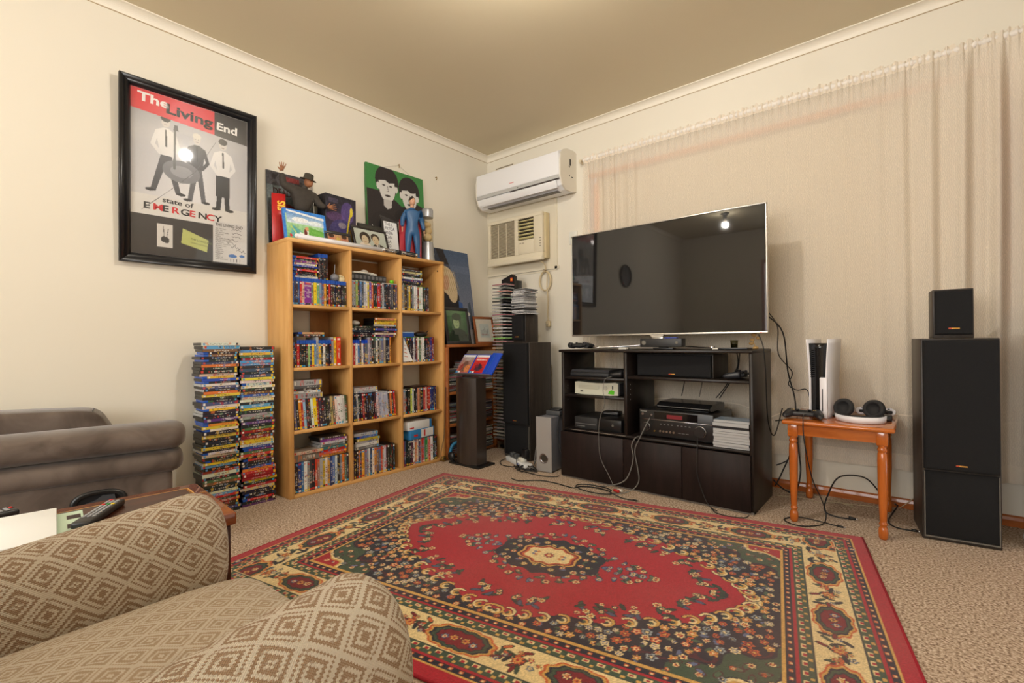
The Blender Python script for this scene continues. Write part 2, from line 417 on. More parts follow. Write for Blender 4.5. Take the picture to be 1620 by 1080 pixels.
def curtain():
    root = thing('net_curtain', 'long off-white net curtain gathered at both ends with lace hem', 'curtain')
    t = NT('net_lace'); uv = t.n('ShaderNodeUVMap', _uv_map='UVMap').outputs[0]; sep = t.n('ShaderNodeSeparateXYZ', Vector=uv)
    u, v = sep.outputs[0], sep.outputs[1]
    wv = t.n('ShaderNodeTexWave', Vector=uv, Scale=42.0, Distortion=9.0, Detail=2.0, Detail__Scale=1.4)
    nz = t.n('ShaderNodeTexNoise', Vector=uv, Scale=260.0, Detail=1.0)
    # embroidered scallop line with a loop at each cusp, and a close-woven hem band
    ph = t.math('FRACT', t.math('DIVIDE', u, 0.42)); arc = t.math('MULTIPLY', t.math('SINE', t.math('MULTIPLY', ph, PI)), 0.075)
    d1 = t.math('ABSOLUTE', t.math('SUBTRACT', t.math('SUBTRACT', v, 0.21), arc))
    du = t.math('MULTIPLY', t.math('SUBTRACT', t.math('ABSOLUTE', t.math('SUBTRACT', ph, 0.5)), 0.5), 0.42)
    rr = t.math('SQRT', t.math('ADD', t.math('POWER', du, 2.0), t.math('POWER', t.math('SUBTRACT', v, 0.185), 2.0)))
    d2 = t.math('ABSOLUTE', t.math('SUBTRACT', rr, 0.022))
    lace = t.math('MAXIMUM', t.math('LESS_THAN', d1, 0.004), t.math('LESS_THAN', d2, 0.004))
    hem = t.math('LESS_THAN', v, 0.085)
    wfig = t.math('MULTIPLY', t.math('GREATER_THAN', wv.outputs[0], 0.62), 0.12)
    al = t.math('ADD', t.math('ADD', 0.65, wfig), t.math('ADD', t.math('MULTIPLY', lace, 0.3), t.math('MULTIPLY', hem, 0.18)), clamp=True)
    al = t.math('ADD', al, t.math('MULTIPLY', t.math('GREATER_THAN', v, 2.035), 0.3), clamp=True)
    al = t.math('ADD', al, t.math('MULTIPLY', t.math('SUBTRACT', 1.0, t.math('DIVIDE', t.math('SUBTRACT', 2.345, u), .7), clamp=True), .3), clamp=True)
    col = lin((240,230,214))
    df = t.n('ShaderNodeBsdfDiffuse', Color=col); tl = t.n('ShaderNodeBsdfTranslucent', Color=col)
    bp = t.n('ShaderNodeBump', Strength=0.35, Distance=0.002, Height=t.math('ADD', wv.outputs[0], nz.outputs[0])); t.t.links.new(bp.outputs[0], df.inputs['Normal'])
    cl = t.n('ShaderNodeMixShader', Fac=0.22, i1=df.outputs[0], i2=tl.outputs[0])
    tr = t.n('ShaderNodeBsdfTransparent')
    mx = t.n('ShaderNodeMixShader', Fac=al, i1=tr.outputs[0], i2=cl.outputs[0]); t.t.links.new(mx.outputs[0], t.out.inputs[0])
    x0, x1, zb, zt = 1.055, 3.40, .205, 2.292
    xs = np.linspace(x0, x1, 760); zs = np.concatenate([np.linspace(zb, zt-.06, 26), np.linspace(zt-.05, zt, 5)])
    def gather(x): return max(0.0, 1-(x-x0)/.55)**.8*0.9 + max(0.0, 1-(x1-x)/.60)**.8
    r = np.random.RandomState(3); ph = r.uniform(0, 6.28, 8)
    vs = []; uvs = []
    s_acc = 0
    for i, x in enumerate(xs):
        g = gather(x)
        wave = g*(math.sin(x*62+ph[0]+1.3*math.sin(x*9))*.028+math.sin(x*113+ph[1])*.010)+(1-min(1, g))*(math.sin(x*13+ph[2])*.004+math.sin(x*31+ph[3])*.002)
        fine = math.sin(x*240+ph[4])*.005+math.sin(x*371+ph[5])*.003
        for z in zs:
            h = (z-zb)/(zt-zb); k = 1-.25*h if h < .95 else .55
            top = max(0.0, min(1.0, (h-.93)/.05))
            vs.append((x+g*.010*math.sin(z*1.7+x*9), -.066+wave*k*(1-.6*top)+fine*top+(.004*math.sin(x*70) if z == zb else 0), z+(.006*math.sin(x*95)+.004*math.sin(x*233) if z == zt else (.006*abs(math.sin(x*PI/.09)) if z == zb else 0))))
        s_acc += 1
    nz_ = len(zs); me = bpy.data.meshes.new('net'); fs = []
    for i in range(len(xs)-1):
        for j in range(nz_-1): fs.append((i*nz_+j, (i+1)*nz_+j, (i+1)*nz_+j+1, i*nz_+j+1))
    me.from_pydata(vs, [], fs); ul = me.uv_layers.new(name='UVMap')
    uvv = np.array([(a[0]-x0, a[2]-zb) for a in vs], np.float32)
    li = np.empty(len(me.loops), np.int32); me.loops.foreach_get('vertex_index', li); ul.data.foreach_set('uv', uvv[li].ravel())
    me.polygons.foreach_set('use_smooth', [True]*len(fs)); me.materials.append(t.m)
    o = bpy.data.objects.new('net', me); COL.objects.link(o); o.parent = root
    # gathered heading on the rod
    hm = MB(); secs = []
    for i, x in enumerate(np.linspace(x0, x1, 420)):
        rr = .0125+.003*math.sin(x*190)+.002*math.sin(x*411)
        secs.append([Vector((x, -.058+rr*math.cos(a), 2.268+rr*1.15*math.sin(a))) for a in [2*PI*k/8 for k in range(8)]])
    hm.loft(secs); hm.build('gathered_heading', mat('heading_white', (236,230,222), rough=.85), root)
    rod = root
    MB().cyl((1.02, -.058, 2.268), (3.46, -.058, 2.268), .007).build('rod', mat('rod_cream', (220,206,176), rough=.4), rod)
    for x in (1.03, 3.45):
        mm = MB().rbox(x-.008, x+.008, -.066, -.001, 2.255, 2.28, r=.002); mm.build('rod_bracket', mat('rod_cream'), rod)
curtain()

# ------------------------------------------------------------------ open door leaf at the right edge, door stop
d = struct(MB().rbox(3.352, 4.10, -.318, -.282, .012, 2.03, r=.003).build('door_1', wood('door_timber', (150,88,48), (178,108,62), rough=.4, scale=(10, 10, 1))))
m = MB().rbox(3.372, 3.402, -.324, -.318, 1.0, 1.12, r=.002).cyl((3.387, -.324, 1.06), (3.387, -.36, 1.06), .008).cyl((3.36, -.36, 1.06), (3.46, -.36, 1.06), .008)
m.build('door_handle', mat('black_metal', (28,28,30), rough=.35, metal=.6), d)
st = thing('door_stop', 'small white round door stop on carpet by right skirting', 'door stop', (3.365, -.16, 0))
MB().lathe([(.022, 0), (.024, .012), (.02, .03), (.012, .038), (0, .04)], n=16).build('cap', mat('plate_white'), st)
MB().lathe([(.026, 0), (.026, .006), (.022, .008)], n=16).build('collar', mat('plate_white2'), st)

# ------------------------------------------------------------------ ceiling lamps
def ceiling_lamp(loc, power, label):
    x, y, z = loc; r = thing('ceiling_lamp', label, 'lamp', (x, y, CH), group='ceiling lamps')
    MB().lathe([(.055, 0), (.055, -.012), (.04, -.022), (.024, -.03), (.024, -.075), (.02, -.08)], n=24).build('batten_holder', mat('bakelite', (60,58,55), rough=.4), r)
    A = 4*PI*.034**2; E = power/(PI*A)
    t = NT('bulb_glow_%d' % int(power)); t.p(Base__Color=(1, 1, 1, 1), Emission__Color=(1.0, .95, .875, 1), Emission__Strength=E)
    MB().sphere((0, 0, z-CH), .034, 20, 14).build('bulb', t.m, r)
    MB().cyl((0, 0, -.078), (0, 0, z-CH+.03), .014).build('bulb_cap', mat('brass_cap', (170,150,100), rough=.3, metal=1), r)
ceiling_lamp(LAMP_A, LAMP_A_POWER, 'bare bulb in a ceiling holder over the red rug')
ceiling_lamp(LAMP_B, LAMP_B_POWER, 'bare bulb in a ceiling holder behind the armchair')
# wall clock on the left wall (out of the frame, seen mirrored in the television)
ck = thing('wall_clock', 'round dark-rimmed wall clock on the left wall', 'clock', (0, -3.50, 1.76))
MB().lathe([(.15, 0), (.155, .02), (.14, .035), (.132, .03), (.13, .012)], n=40, M=RY(PI/2)).build('rim', mat('black_plastic', (26,26,28), rough=.35), ck)
MB().lathe([(.133, .002), (.133, .011), (0, .012)], n=40, M=RY(PI/2)).build('dial', mat('dial_grey', (120,120,125), rough=.5), ck)
MB().box(.013, .015, -.004, .004, -.01, .09).build('hand', mat('black_plastic'), ck); MB().box(.015, .017, -.01, .06, -.004, .004).build('hand', mat('black_plastic'), ck)
# ================================================================== rug
def rug():
    HU, HV = 1.14, .80; res = .0032
    nx, ny = int(HU/res)+1, int(HV/res)+1
    U, V = np.meshgrid(np.linspace(0, HU, nx), np.linspace(0, HV, ny))     # one quadrant, mirrored below
    A = np.empty((ny, nx, 3))
    RED, DRED, NAVY, GRN, CRM, GLD, ORG, BLU, MAR = [np.array(c, float) for c in ((166,24,42),(120,20,34),(30,30,46),(58,78,60),(226,203,150),(206,160,84),(196,92,46),(92,104,140),(78,26,40))]
    def put(mk, c): A[mk] = c
    R = np.random.RandomState(11)
    def disc(cx, cy, rad, c): put((U-cx)**2+(V-cy)**2 < rad*rad, c)
    def flower(cx, cy, r, c1, c2, c3, n=6, ph=0.0, line=NAVY):
        i0, i1 = max(0, int((cx-r*1.4)/res)), min(nx, int((cx+r*1.4)/res)+2); j0, j1 = max(0, int((cy-r*1.4)/res)), min(ny, int((cy+r*1.4)/res)+2)
        if i1 <= i0 or j1 <= j0: return
        u, v = U[j0:j1, i0:i1]-cx, V[j0:j1, i0:i1]-cy; rr = np.hypot(u, v); th = np.arctan2(v, u)
        pr = r*(.82+.18*np.cos(n*th+ph)); s = A[j0:j1, i0:i1]
        s[rr < pr*1.18] = line; s[rr < pr] = c1; s[rr < pr*.62] = c2; s[rr < pr*.34] = c3
    def leaf(cx, cy, L, w, ang, c, line=NAVY):
        i0, i1 = max(0, int((cx-L)/res)), min(nx, int((cx+L)/res)+2); j0, j1 = max(0, int((cy-L)/res)), min(ny, int((cy+L)/res)+2)
        if i1 <= i0 or j1 <= j0: return
        u, v = U[j0:j1, i0:i1]-cx, V[j0:j1, i0:i1]-cy; a, b = u*math.cos(ang)+v*math.sin(ang), -u*math.sin(ang)+v*math.cos(ang)
        e = (a/L)**2+(b/w)**2; s = A[j0:j1, i0:i1]; s[e < 1.0] = line; s[e < .55] = c
    def curl(cx, cy, r, a0, a1, w, c):
        n = 14
        for k in range(n+1):
            a = a0+(a1-a0)*k/n; q = r*(1-.45*k/n); disc(cx+q*math.cos(a), cy+q*math.sin(a), w, c)
    def scatter(mask_fn, n, rmin, sizes, pal, line=NAVY, leaves=.5):
        pts = []; t = 0
        while len(pts) < n and t < n*40:
            t += 1; x, y = R.uniform(0, HU), R.uniform(0, HV)
            if not mask_fn(x, y) or any((x-a)**2+(y-b)**2 < rmin**2 for a, b in pts): continue
            pts.append((x, y))
            if R.rand() < leaves: leaf(x+R.uniform(-1, 1)*rmin*.5, y+R.uniform(-1, 1)*rmin*.5, .019, .009, R.uniform(0, 6.28), [GRN, BLU, GRN*1.2, np.array((96,106,84.))][R.randint(4)], line)
            p = pal[R.randint(len(pal))]; flower(x, y, R.uniform(*sizes), *p, n=R.randint(5, 8), ph=R.uniform(0, 6), line=line)
        return pts
    du, dv = HU-U, HV-V; D = np.minimum(du, dv)                       # distance from the nearest edge
    along = np.where(du < dv, V, U)
    # ---- field
    a, b = HU-.317, HV-.317
    A[:] = NAVY
    th = np.arctan2(V/b, U/a); rr = np.hypot(U/a, V/b)
    ang = np.arctan2(V, U)
    red_edge = .80-.05*np.cos(4*th)+.035*np.abs(np.sin(9*th))-.03
    pu, pv = U/a, V/b
    field = (pu**1.5+pv**1.5)
    lim = .86+.05*np.sin(th*14)
    FIELD = field < lim
    # corner pieces: green with maroon waves, a red corner edged in cream
    cr = (1-pu)*.62+(1-pv)*.38*1.0
    wav = .018*np.sin(U*55)+.018*np.sin(V*61)
    cdist = (a-U)*.62+(b-V)*.95
    put(cdist < .235+wav, MAR); put(cdist < .222+wav, NAVY); put(cdist < .205+wav, GRN)
    put(cdist < .105+wav*.8, NAVY); put(cdist < .098+wav*.8, CRM); put(cdist < .083+wav*.8, GLD); put(cdist < .075+wav*.8, RED)
    pal = [(CRM, RED, GLD), (ORG, CRM, RED), (CRM, BLU, CRM), (GLD, ORG, CRM), (np.array((150,160,165.)), NAVY, CRM), (ORG, DRED, GLD), (CRM, ORG, NAVY)]
    fa = lambda x, y: (x/a)**1.5+(y/b)**1.5
    def in_navy(x, y): return x < a-.012 and y < b-.012 and fa(x, y) > .93 and (a-x)*.62+(b-y)*.95 > .22
    def in_corner(x, y): return x < a-.012 and y < b-.012 and (a-x)*.62+(b-y)*.95 < .20
    scatter(in_navy, 230, .027, (.009, .019), pal)
    scatter(in_corner, 60, .032, (.006, .012), pal, line=MAR)
    # red field over it with a scrolled edge
    put(FIELD & (field < lim), RED)
    for k in range(17):
        t = (k+.5)/17*PI/2; e = .875
        x, y = a*e**(1/1.5)*math.cos(t)**(2/1.5), b*e**(1/1.5)*math.sin(t)**(2/1.5)
        curl(x, y, .027, t+PI*.9, t+PI*2.3, .0075, NAVY); curl(x, y, .027, t+PI*.9, t+PI*2.3, .0048, CRM if k % 2 else GLD)
        curl(x, y, .015, t+PI*.4, t-PI*.9, .004, GLD if k % 2 else CRM); disc(x, y, .006, GRN)
    grn2 = [(CRM, GLD, RED), (CRM, ORG, NAVY), (GRN, CRM, RED), (BLU, CRM, NAVY)]
    for cx, cy in ((.56, .11), (.60, .06), (.50, .19), (.33, .27), (.27, .31), (.12, .335), (.06, .345), (.40, .245), (.63, .02)):
        for q in range(4):
            leaf(cx+R.uniform(-.03, .03), cy+R.uniform(-.03, .03), .022, .009, R.uniform(0, 6.28), [GRN, BLU*.8, GRN*.8][R.randint(3)])
        for q in range(3): flower(cx+R.uniform(-.032, .032), cy+R.uniform(-.028, .028), R.uniform(.009, .015), *grn2[R.randint(3)], n=6, ph=R.uniform(0, 6))
    # central medallion with sprays reaching along the field
    def in_spray(x, y): return (x/.44)**1.2+(y/.225)**1.2 < 1 and (x/.20)**2+(y/.13)**2 > 1
    scatter(in_spray, 60, .034, (.009, .017), grn2+[(CRM, GLD, RED)], leaves=1.0)
    mr = np.hypot(U/.215, V/.145)*(1+.05*np.cos(10*ang)); put(mr < 1.06, NAVY)
    def in_med(x, y): return .55 < math.hypot(x/.215, y/.145) < .98
    scatter(in_med, 26, .028, (.009, .016), [(CRM, ORG, NAVY), (GLD, CRM, GRN), (ORG, CRM, NAVY)], leaves=.9)
    m2 = np.hypot(U/.125, V/.082)*(1+.08*np.cos(8*ang)); put(m2 < 1.12, NAVY); put(m2 < 1.04, GLD); put(m2 < .96, DRED); put(m2 < .88, ORG); put(m2 < .80, CRM)
    def in_core(x, y): return math.hypot(x/.125, y/.082) < .66
    scatter(in_core, 9, .026, (.008, .013), [(RED, CRM, GLD), (ORG, GLD, RED), (GRN, CRM, RED)], leaves=.6, line=CRM)
    flower(0, 0, .02, RED, GLD, CRM, n=8)
    # ---- border bands, from the inside out (distances from the edge)
    def band(d0, d1, c): put((D >= d0) & (D < d1), c)
    band(.306, .317, GLD); band(.283, .306, NAVY); band(.274, .283, RED); band(.238, .274, GRN); band(.234, .238, NAVY)
    band(.115, .234, CRM); band(.111, .115, NAVY); band(.078, .111, GRN); band(.070, .078, RED); band(.050, .070, NAVY); band(.043, .050, GLD); band(-1, .043, RED)
    def per(d, p, w, ln, c, off=0.0):
        ph = np.abs(((along+off) % p)/p-.5)*p; put((np.abs(D-d) < w) & (ph < ln), c)
    per(.294, .034, .0055, .0065, ORG); per(.294, .034, .003, .003, CRM); per(.060, .034, .005, .0065, ORG); per(.060, .034, .0025, .003, CRM)
    for d in (.256, .0945):
        per(d+.006, .042, .0065, .011, CRM); per(d+.004, .042, .004, .006, RED); per(d-.009, .042, .0045, .006, GLD, .021)
    # cream border: ovals with flower trails between them
    def border_pts():
        L = []
        for k in range(-1, 7): L.append(('v', .03+.36*k))
        return L
    def stamp(axis, s):
        if axis == 'u': return s, HV-.1745
        return HU-.1745, s
    for axis, lim_, p0, pp in (('u', HU-.20, .02, .345), ('v', HV-.20, 0.0, .335)):
        for k in range(0, 5):
            s = p0+pp*k
            if s < lim_+.12:
                x, y = stamp(axis, s); lx, ly = (.085, .048) if axis == 'u' else (.048, .085)
                e = np.hypot((U-x)/lx, (V-y)/ly); an = np.arctan2((V-y)/ly, (U-x)/lx); e = e*(1+.05*np.cos(10*an)); inb = (D > .117) & (D < .232)
                put((e < 1.18) & inb, ORG); put((e < 1.08) & inb, GLD); put((e < .98) & inb, NAVY); put((e < .88) & inb, GRN); put((e < .74) & inb, NAVY); put((e < .69) & inb, DRED)
                for q in (-1, 0, 1):
                    fx, fy = (x+q*.03, y+.006*q) if axis == 'u' else (x+.006*q, y+q*.03)
                    flower(fx, fy, .013, *[(CRM, RED, GLD), (GLD, ORG, NAVY), (BLU, CRM, RED)][q+1], n=6)
            m0 = s+pp/2
            if m0 < lim_+.05:
                for q in range(14):
                    o, w = R.uniform(-.075, .075), R.uniform(-.044, .044); x, y = stamp(axis, m0); x, y = (x+o, y+w) if axis == 'u' else (x+w, y+o)
                    if HU-x < .123 or HV-y < .123 or min(HU-x, HV-y) > .226: continue
                    leaf(x, y, .02, .0075, R.uniform(0, 6.28), [GRN, NAVY, DRED, ORG][R.randint(4)], line=GRN*.7)
                x, y = stamp(axis, m0); flower(x, y, .02, ORG, GLD, RED, n=8); 
                for q in range(6):
                    o, w = R.uniform(-.07, .07), R.uniform(-.035, .035); x, y = stamp(axis, m0); x, y = (x+o, y+w) if axis == 'u' else (x+w, y+o)
                    if HU-x > .13 and HV-y > .13 and min(HU-x, HV-y) < .22: flower(x, y, R.uniform(.007, .011), *[(RED, CRM, GLD), (GLD, RED, CRM), (BLU, CRM, NAVY)][R.randint(3)], n=5, line=GRN)
    full = np.concatenate([A[::-1], A[1:]], 0); full = np.concatenate([full[:, ::-1], full[:, 1:]], 1)
    full = full*(1+np.random.RandomState(2).uniform(-.10, .10, full.shape[:2]))[..., None]
    cv = Cv(2*HU, 2*HV, 1.0); cv.ny, cv.nx = full.shape[:2]; cv.X, cv.Y = np.meshgrid(np.linspace(-HU, HU, cv.nx), np.linspace(-HV, HV, cv.ny)); cv.a = full
    root = thing('persian_rug', 'large red patterned rug with central medallion and cream floral border', 'rug', (1.838, -1.628, 0), math.radians(11.2))
    t = NT('rug_pile'); at = t.n('ShaderNodeAttribute', _attribute_name='Col'); tc = t.n('ShaderNodeTexCoord').outputs['Object']
    nz = t.n('ShaderNodeTexNoise', Vector=tc, Scale=420.0, Detail=2.0); wr = t.n('ShaderNodeTexNoise', Vector=tc, Scale=1.6, Detail=4.0)
    c = t.mix(t.math('MULTIPLY', t.ramp(wr.outputs[0], [(.45, (0,0,0,1)), (.7, (1,1,1,1))]), .18), at.outputs[0], lin((150,110,96)))
    t.p(Base__Color=c, Roughness=.92, Sheen__Weight=.25); t.b.inputs['Specular IOR Level'].default_value = .15; t.bump(nz.outputs[0], .6, .003)
    cv.build('pile', t.m, root, T((0, 0, .0105)))
    m = MB().box(-HU, HU, -HV, HV, .0015, .010); m.build('backing', mat('rug_backing', (126,22,36), rough=.95), root)
    m = MB()
    for s in (-1, 1): m.cyl((s*HU, -HV, .006), (s*HU, HV, .006), .006, n=8)
    e = MB().cyl((-HU, -HV, .006), (-HU, HV, .006), .006, n=8); e.build('bound_edge', mat('rug_edge', (150,24,40), rough=.95), root)
    e = MB().cyl((HU, -HV, .006), (HU, HV, .006), .006, n=8); e.build('bound_edge', mat('rug_edge'), root)
    e = MB().cyl((-HU, HV, .006), (HU, HV, .006), .005, n=8); e.build('bound_edge', mat('rug_edge'), root)
    e = MB().cyl((-HU, -HV, .006), (HU, -HV, .006), .005, n=8); e.build('bound_edge', mat('rug_edge'), root)
rug()

# ================================================================== upholstery
def jacquard(name, period, thread, tan=(150,116,84), cream=(220,208,190), contrast=1.0, bands=3.0, bumpk=.7):
    t = NT(name); uv = t.n('ShaderNodeUVMap', _uv_map='UVMap').outputs[0]; s = t.n('ShaderNodeSeparateXYZ', Vector=uv); u, v = s.outputs[0], s.outputs[1]
    def q(x, c): return t.math('MULTIPLY', t.math('FLOOR', t.math('DIVIDE', x, c)), c)
    uq, vq = q(u, thread), q(v, thread)
    def tri(x, p): return t.math('ABSOLUTE', t.math('SUBTRACT', t.math('MULTIPLY', t.math('FRACT', t.math('DIVIDE', x, p)), 2.0), 1.0))
    a, b = tri(uq, period), tri(vq, period*1.1)
    d = t.math('ADD', a, b)
    ring = t.math('ADD', t.math('MULTIPLY', t.math('SINE', t.math('MULTIPLY', d, PI*2*bands)), .5), .5)
    body = t.ramp(ring, [(.34, lin(cream)), (.46, lin(tan))])
    edge = t.math('LESS_THAN', t.math('ABSOLUTE', t.math('SUBTRACT', d, 1.0)), .11)
    c = t.mix(t.math('MULTIPLY', edge, .95), body, lin(cream))
    # single yarns
    wu, wv = t.math('SINE', t.math('MULTIPLY', u, 2*PI/thread)), t.math('SINE', t.math('MULTIPLY', v, 2*PI/thread))
    yarn = t.math('MULTIPLY', wu, wv); nz = t.n('ShaderNodeTexNoise', Vector=uv, Scale=900.0, Detail=1.0)
    c = t.mix(t.math('MULTIPLY', t.math('ADD', t.math('MULTIPLY', yarn, .5), .5), .36*contrast), c, lin(cream))
    c = t.mix(t.math('MULTIPLY', nz.outputs[0], .14), c, lin((120,100,82)))
    t.p(Base__Color=c, Roughness=.9); t.b.inputs['Specular IOR Level'].default_value = .15
    t.bump(t.math('ADD', t.math('MULTIPLY', yarn, .6), t.math('MULTIPLY', ring, .5)), bumpk, .003)
    return t.m
def armchair():
    az = math.radians(1.8)
    root = thing('armchair', 'low armchair in tan and cream diamond-weave fabric in the foreground', 'armchair', CHAIR_LOC, az)
    F1 = jacquard('chair_jacquard_bold', .068, .0034, bands=2.5); F2 = jacquard('chair_jacquard_faded', .056, .0027, tan=(166,142,114), cream=(206,194,176), bands=2.5, bumpk=.5)
    def arm(sx):
        # bolster arm: mushroom section swept front to back, domed at the front
        cx = sx*ARM_X; n = 40; secs = []; ys = []
        prof = []
        for i in range(n):
            a = 2*PI*i/n; c, s_ = math.cos(a), math.sin(a)
            prof.append((math.copysign(abs(c)**.85, c)*.100, math.copysign(abs(s_)**.95, s_)*.140))
        per_ = [0]
        for i in range(1, n+1): per_.append(per_[-1]+math.dist(prof[i-1], prof[i % n]))
        L0, L1 = -.62, .115
        for k in range(15): ys.append((L0+(L1-L0)*k/14, 1.0))
        for k in range(1, 11):
            t_ = k/10*PI/2; ys.append((L1+.068*math.sin(t_), max(.02, math.cos(t_)**.55)))
        for y, sc in ys:
            sag = .10*(y-.16)
            secs.append([Vector((cx+p[0]*sc+sx*.012*(1-sc), y, ARM_Z+p[1]*sc+sag)) for p in prof])
        yl = [0]
        for k in range(1, len(ys)): yl.append(yl[-1]+math.hypot(ys[k][0]-ys[k-1][0], (ys[k][1]-ys[k-1][1])*.11))
        m = MB().loft(secs, uv=lambda j, i: (per_[i], yl[j]))
        m.build('arm', F1, root)
        # upholstered panel below the arm
        p = MB(); secs = []
        w = .078
        for y, ins in ((-.60, 0), (.07, 0), (.12, .004), (.145, .015), (.155, .035)):
            secs.append([Vector((cx+a, y, b)) for a, b in ((-w+ins, .06), (w-ins, .06), (w-ins, .22), (w-ins, ARM_Z-.02), (-w+ins, ARM_Z-.02), (-w+ins, .22))])
        pu = [0, .17, .33, .50, .67, .83, 1.0]
        p.loft(secs, uv=lambda j, i: (pu[i], [0, .7, .77, .8, .83][j])); p.build('arm_panel', F1, root)
    arm(-1); arm(1)
    # seat cushion: a crowned pillow with a rounded front
    def pillow(name, x0, x1, y0, y1, z0, z1, r, mtl, nu=28, nv=28, crown=.02, M=None):
        m = MB(); secs = []; hw, hd, hz = (x1-x0)/2, (y1-y0)/2, (z1-z0)/2; cx, cy, cz = (x0+x1)/2, (y0+y1)/2, (z0+z1)/2
        n = 44
        def se(a, e): c, s_ = math.cos(a), math.sin(a); return math.copysign(abs(c)**e, c), math.copysign(abs(s_)**e, s_)
        prof = [se(2*PI*i/n, .32) for i in range(n)]
        ks = []
        for k in range(nv+1):
            a = -PI/2+PI*k/nv; c, s_ = se(a, .30); ks.append((s_, c))
        per_ = [0]
        for i in range(1, n+1): per_.append(per_[-1]+math.hypot((prof[i-1][0]-prof[i % n][0])*hd, (prof[i-1][1]-prof[i % n][1])*hz))
        xl = [0]
        for k in range(1, len(ks)): xl.append(xl[-1]+math.hypot((ks[k][0]-ks[k-1][0])*hw, (ks[k][1]-ks[k-1][1])*hz))
        for sx_, sc in ks:
            sc2 = max(sc, .02)
            secs.append([Vector((cx+sx_*hw, cy+p[0]*hd*(sc2**.35), cz+p[1]*(hz*sc2+(crown*(1-sx_*sx_)*(1-p[0]*p[0]) if p[1] > 0 else 0)))) for p in prof])
        m.loft(secs, uv=lambda j, i: (xl[j], per_[i]))
        o = m.build(name, mtl, root)
        if M is not None: o.matrix_local = M
        return o
    sw = ARM_X-.088
    pillow('seat_cushion', -sw, sw, -.45, .215, SEAT_Z-.16, SEAT_Z, .05, F2, crown=.03)
    b = MB().rbox(-sw-.06, sw+.06, -.55, .15, .07, SEAT_Z-.14, r=.02); 
    o = b.build('seat_base', mat('chair_base_cloth', (170,146,118), rough=.9, noise=300), root)
    pillow('back_cushion', -sw, sw, -.62, -.42, SEAT_Z-.02, .86, .05, F1, crown=.0)
    MB().rbox(-ARM_X-.05, ARM_X+.05, -.76, -.60, .08, .84, r=.05, seg=4).build('backrest', mat('chair_base_cloth'), root)
    for x in (-ARM_X, ARM_X):
        for y in (-.62, .10): MB().cyl((x, y, 0), (x, y, .07), .02, .026).build('leg', mat('dark_leg', (50,34,24), rough=.4), root)
CHAIR_LOC = (2.036, -2.957, 0); ARM_X, ARM_Z, SEAT_Z = .321, .401, .372
armchair()

# ================================================================== recliner along the left wall
def recliner():
    root = thing('recliner', 'brown suede recliner with padded rolled arm and black release handle', 'recliner', (.64, -2.575, 0), math.radians(-11))
    t = NT('brown_suede'); tc = t.n('ShaderNodeTexCoord').outputs['Object']
    nz = t.n('ShaderNodeTexNoise', Vector=tc, Scale=7.0, Detail=5.0, Distortion=.8); n2 = t.n('ShaderNodeTexNoise', Vector=tc, Scale=420.0)
    t.p(Base__Color=t.ramp(nz.outputs[0], [(.35, lin((78,67,60))), (.65, lin((106,94,86)))]), Roughness=.8, Sheen__Weight=.35, Sheen__Roughness=.4); t.b.inputs['Specular IOR Level'].default_value = .15; t.bump(n2.outputs[0], .3, .001)
    S = t.m
    def roll(cx, cz, hw, hh, y0, y1, name, droop=0.0, cap=.06):
        secs = []; n = 28
        ys = [(y0+(y1-y0)*k/12, 1.0) for k in range(13)]+[(y1+cap*math.sin(k/8*PI/2), max(.05, math.cos(k/8*PI/2)**.6)) for k in range(1, 9)]
        for y, sc in ys:
            secs.append([Vector((cx+hw*sc*math.copysign(abs(math.cos(a))**.8, math.cos(a)), y, cz+droop*(y-y0)/(y1-y0)+hh*sc*math.copysign(abs(math.sin(a))**.8, math.sin(a)))) for a in [2*PI*i/n for i in range(n)]])
        return MB().loft(secs).build(name, S, root)
    roll(-.085, .505, .125, .056, -.85, -.045, 'arm_pad'); roll(-.082, .405, .115, .052, -.85, -.055, 'arm_pad')
    MB().rbox(-.175, .012, -.85, -.035, .05, .375, r=.025, seg=4).build('side_panel', S, root)
    MB().rbox(-.46, -.17, -.76, -.10, .12, .42, r=.05, seg=4).build('seat', S, root)
    # far arm and raised back, a sloped slab seen over the near arm
    prof = [(-.78, .08), (-.21, .08), (-.20, .30), (-.225, .50), (-.275, .595), (-.32, .61), (-.78, .63)]
    m = MB(); m.prism([(y, z) for y, z in prof], 0, -.47, -.27)
    bm = bmesh.new(); me = m.mesh('tmp', S); bm.from_mesh(me); bmesh.ops.bevel(bm, geom=[e for e in bm.edges], offset=.025, segments=3, profile=.5, affect='EDGES'); m2 = MB().bm(bm)
    m2.build('far_arm', S, root)
    # recessed release handle on the side panel
    def oval(hy, hz, n=36, e=.8): return [(hy*math.copysign(abs(math.cos(2*PI*i/n))**e, math.cos(2*PI*i/n)), hz*math.copysign(abs(math.sin(2*PI*i/n))**e, math.sin(2*PI*i/n))) for i in range(n)]
    h = MB(); hy, hz = -.265, .282
    outer, inner = oval(.085, .052), oval(.068, .038)
    vs = [Vector((.013, hy+y, hz+z)) for y, z in outer]+[Vector((.021, hy+y*.94, hz+z*.94)) for y, z in outer]+[Vector((.021, hy+y, hz+z)) for y, z in inner]+[Vector((.014, hy+y*.96, hz+z*.96)) for y, z in inner]
    n = 36; h.add(vs, [(k*n+i, k*n+(i+1) % n, (k+1)*n+(i+1) % n, (k+1)*n+i) for k in range(3) for i in range(n)], 0, True); h.add(vs[3*n:], [tuple(range(n))])
    ho = h.build('handle_bezel', mat('black_plastic'), root)
    g = MB(); g.prism([(hy-.05, hz-.03), (hy+.035, hz-.03), (hy+.05, hz+.0), (hy+.045, hz+.028), (hy+.01, hz+.03), (hy-.01, hz+.015), (hy-.045, hz+.005)], 0, .014, .022); g.build('lever', mat('grey_plastic', (62,64,68), rough=.35), ho)
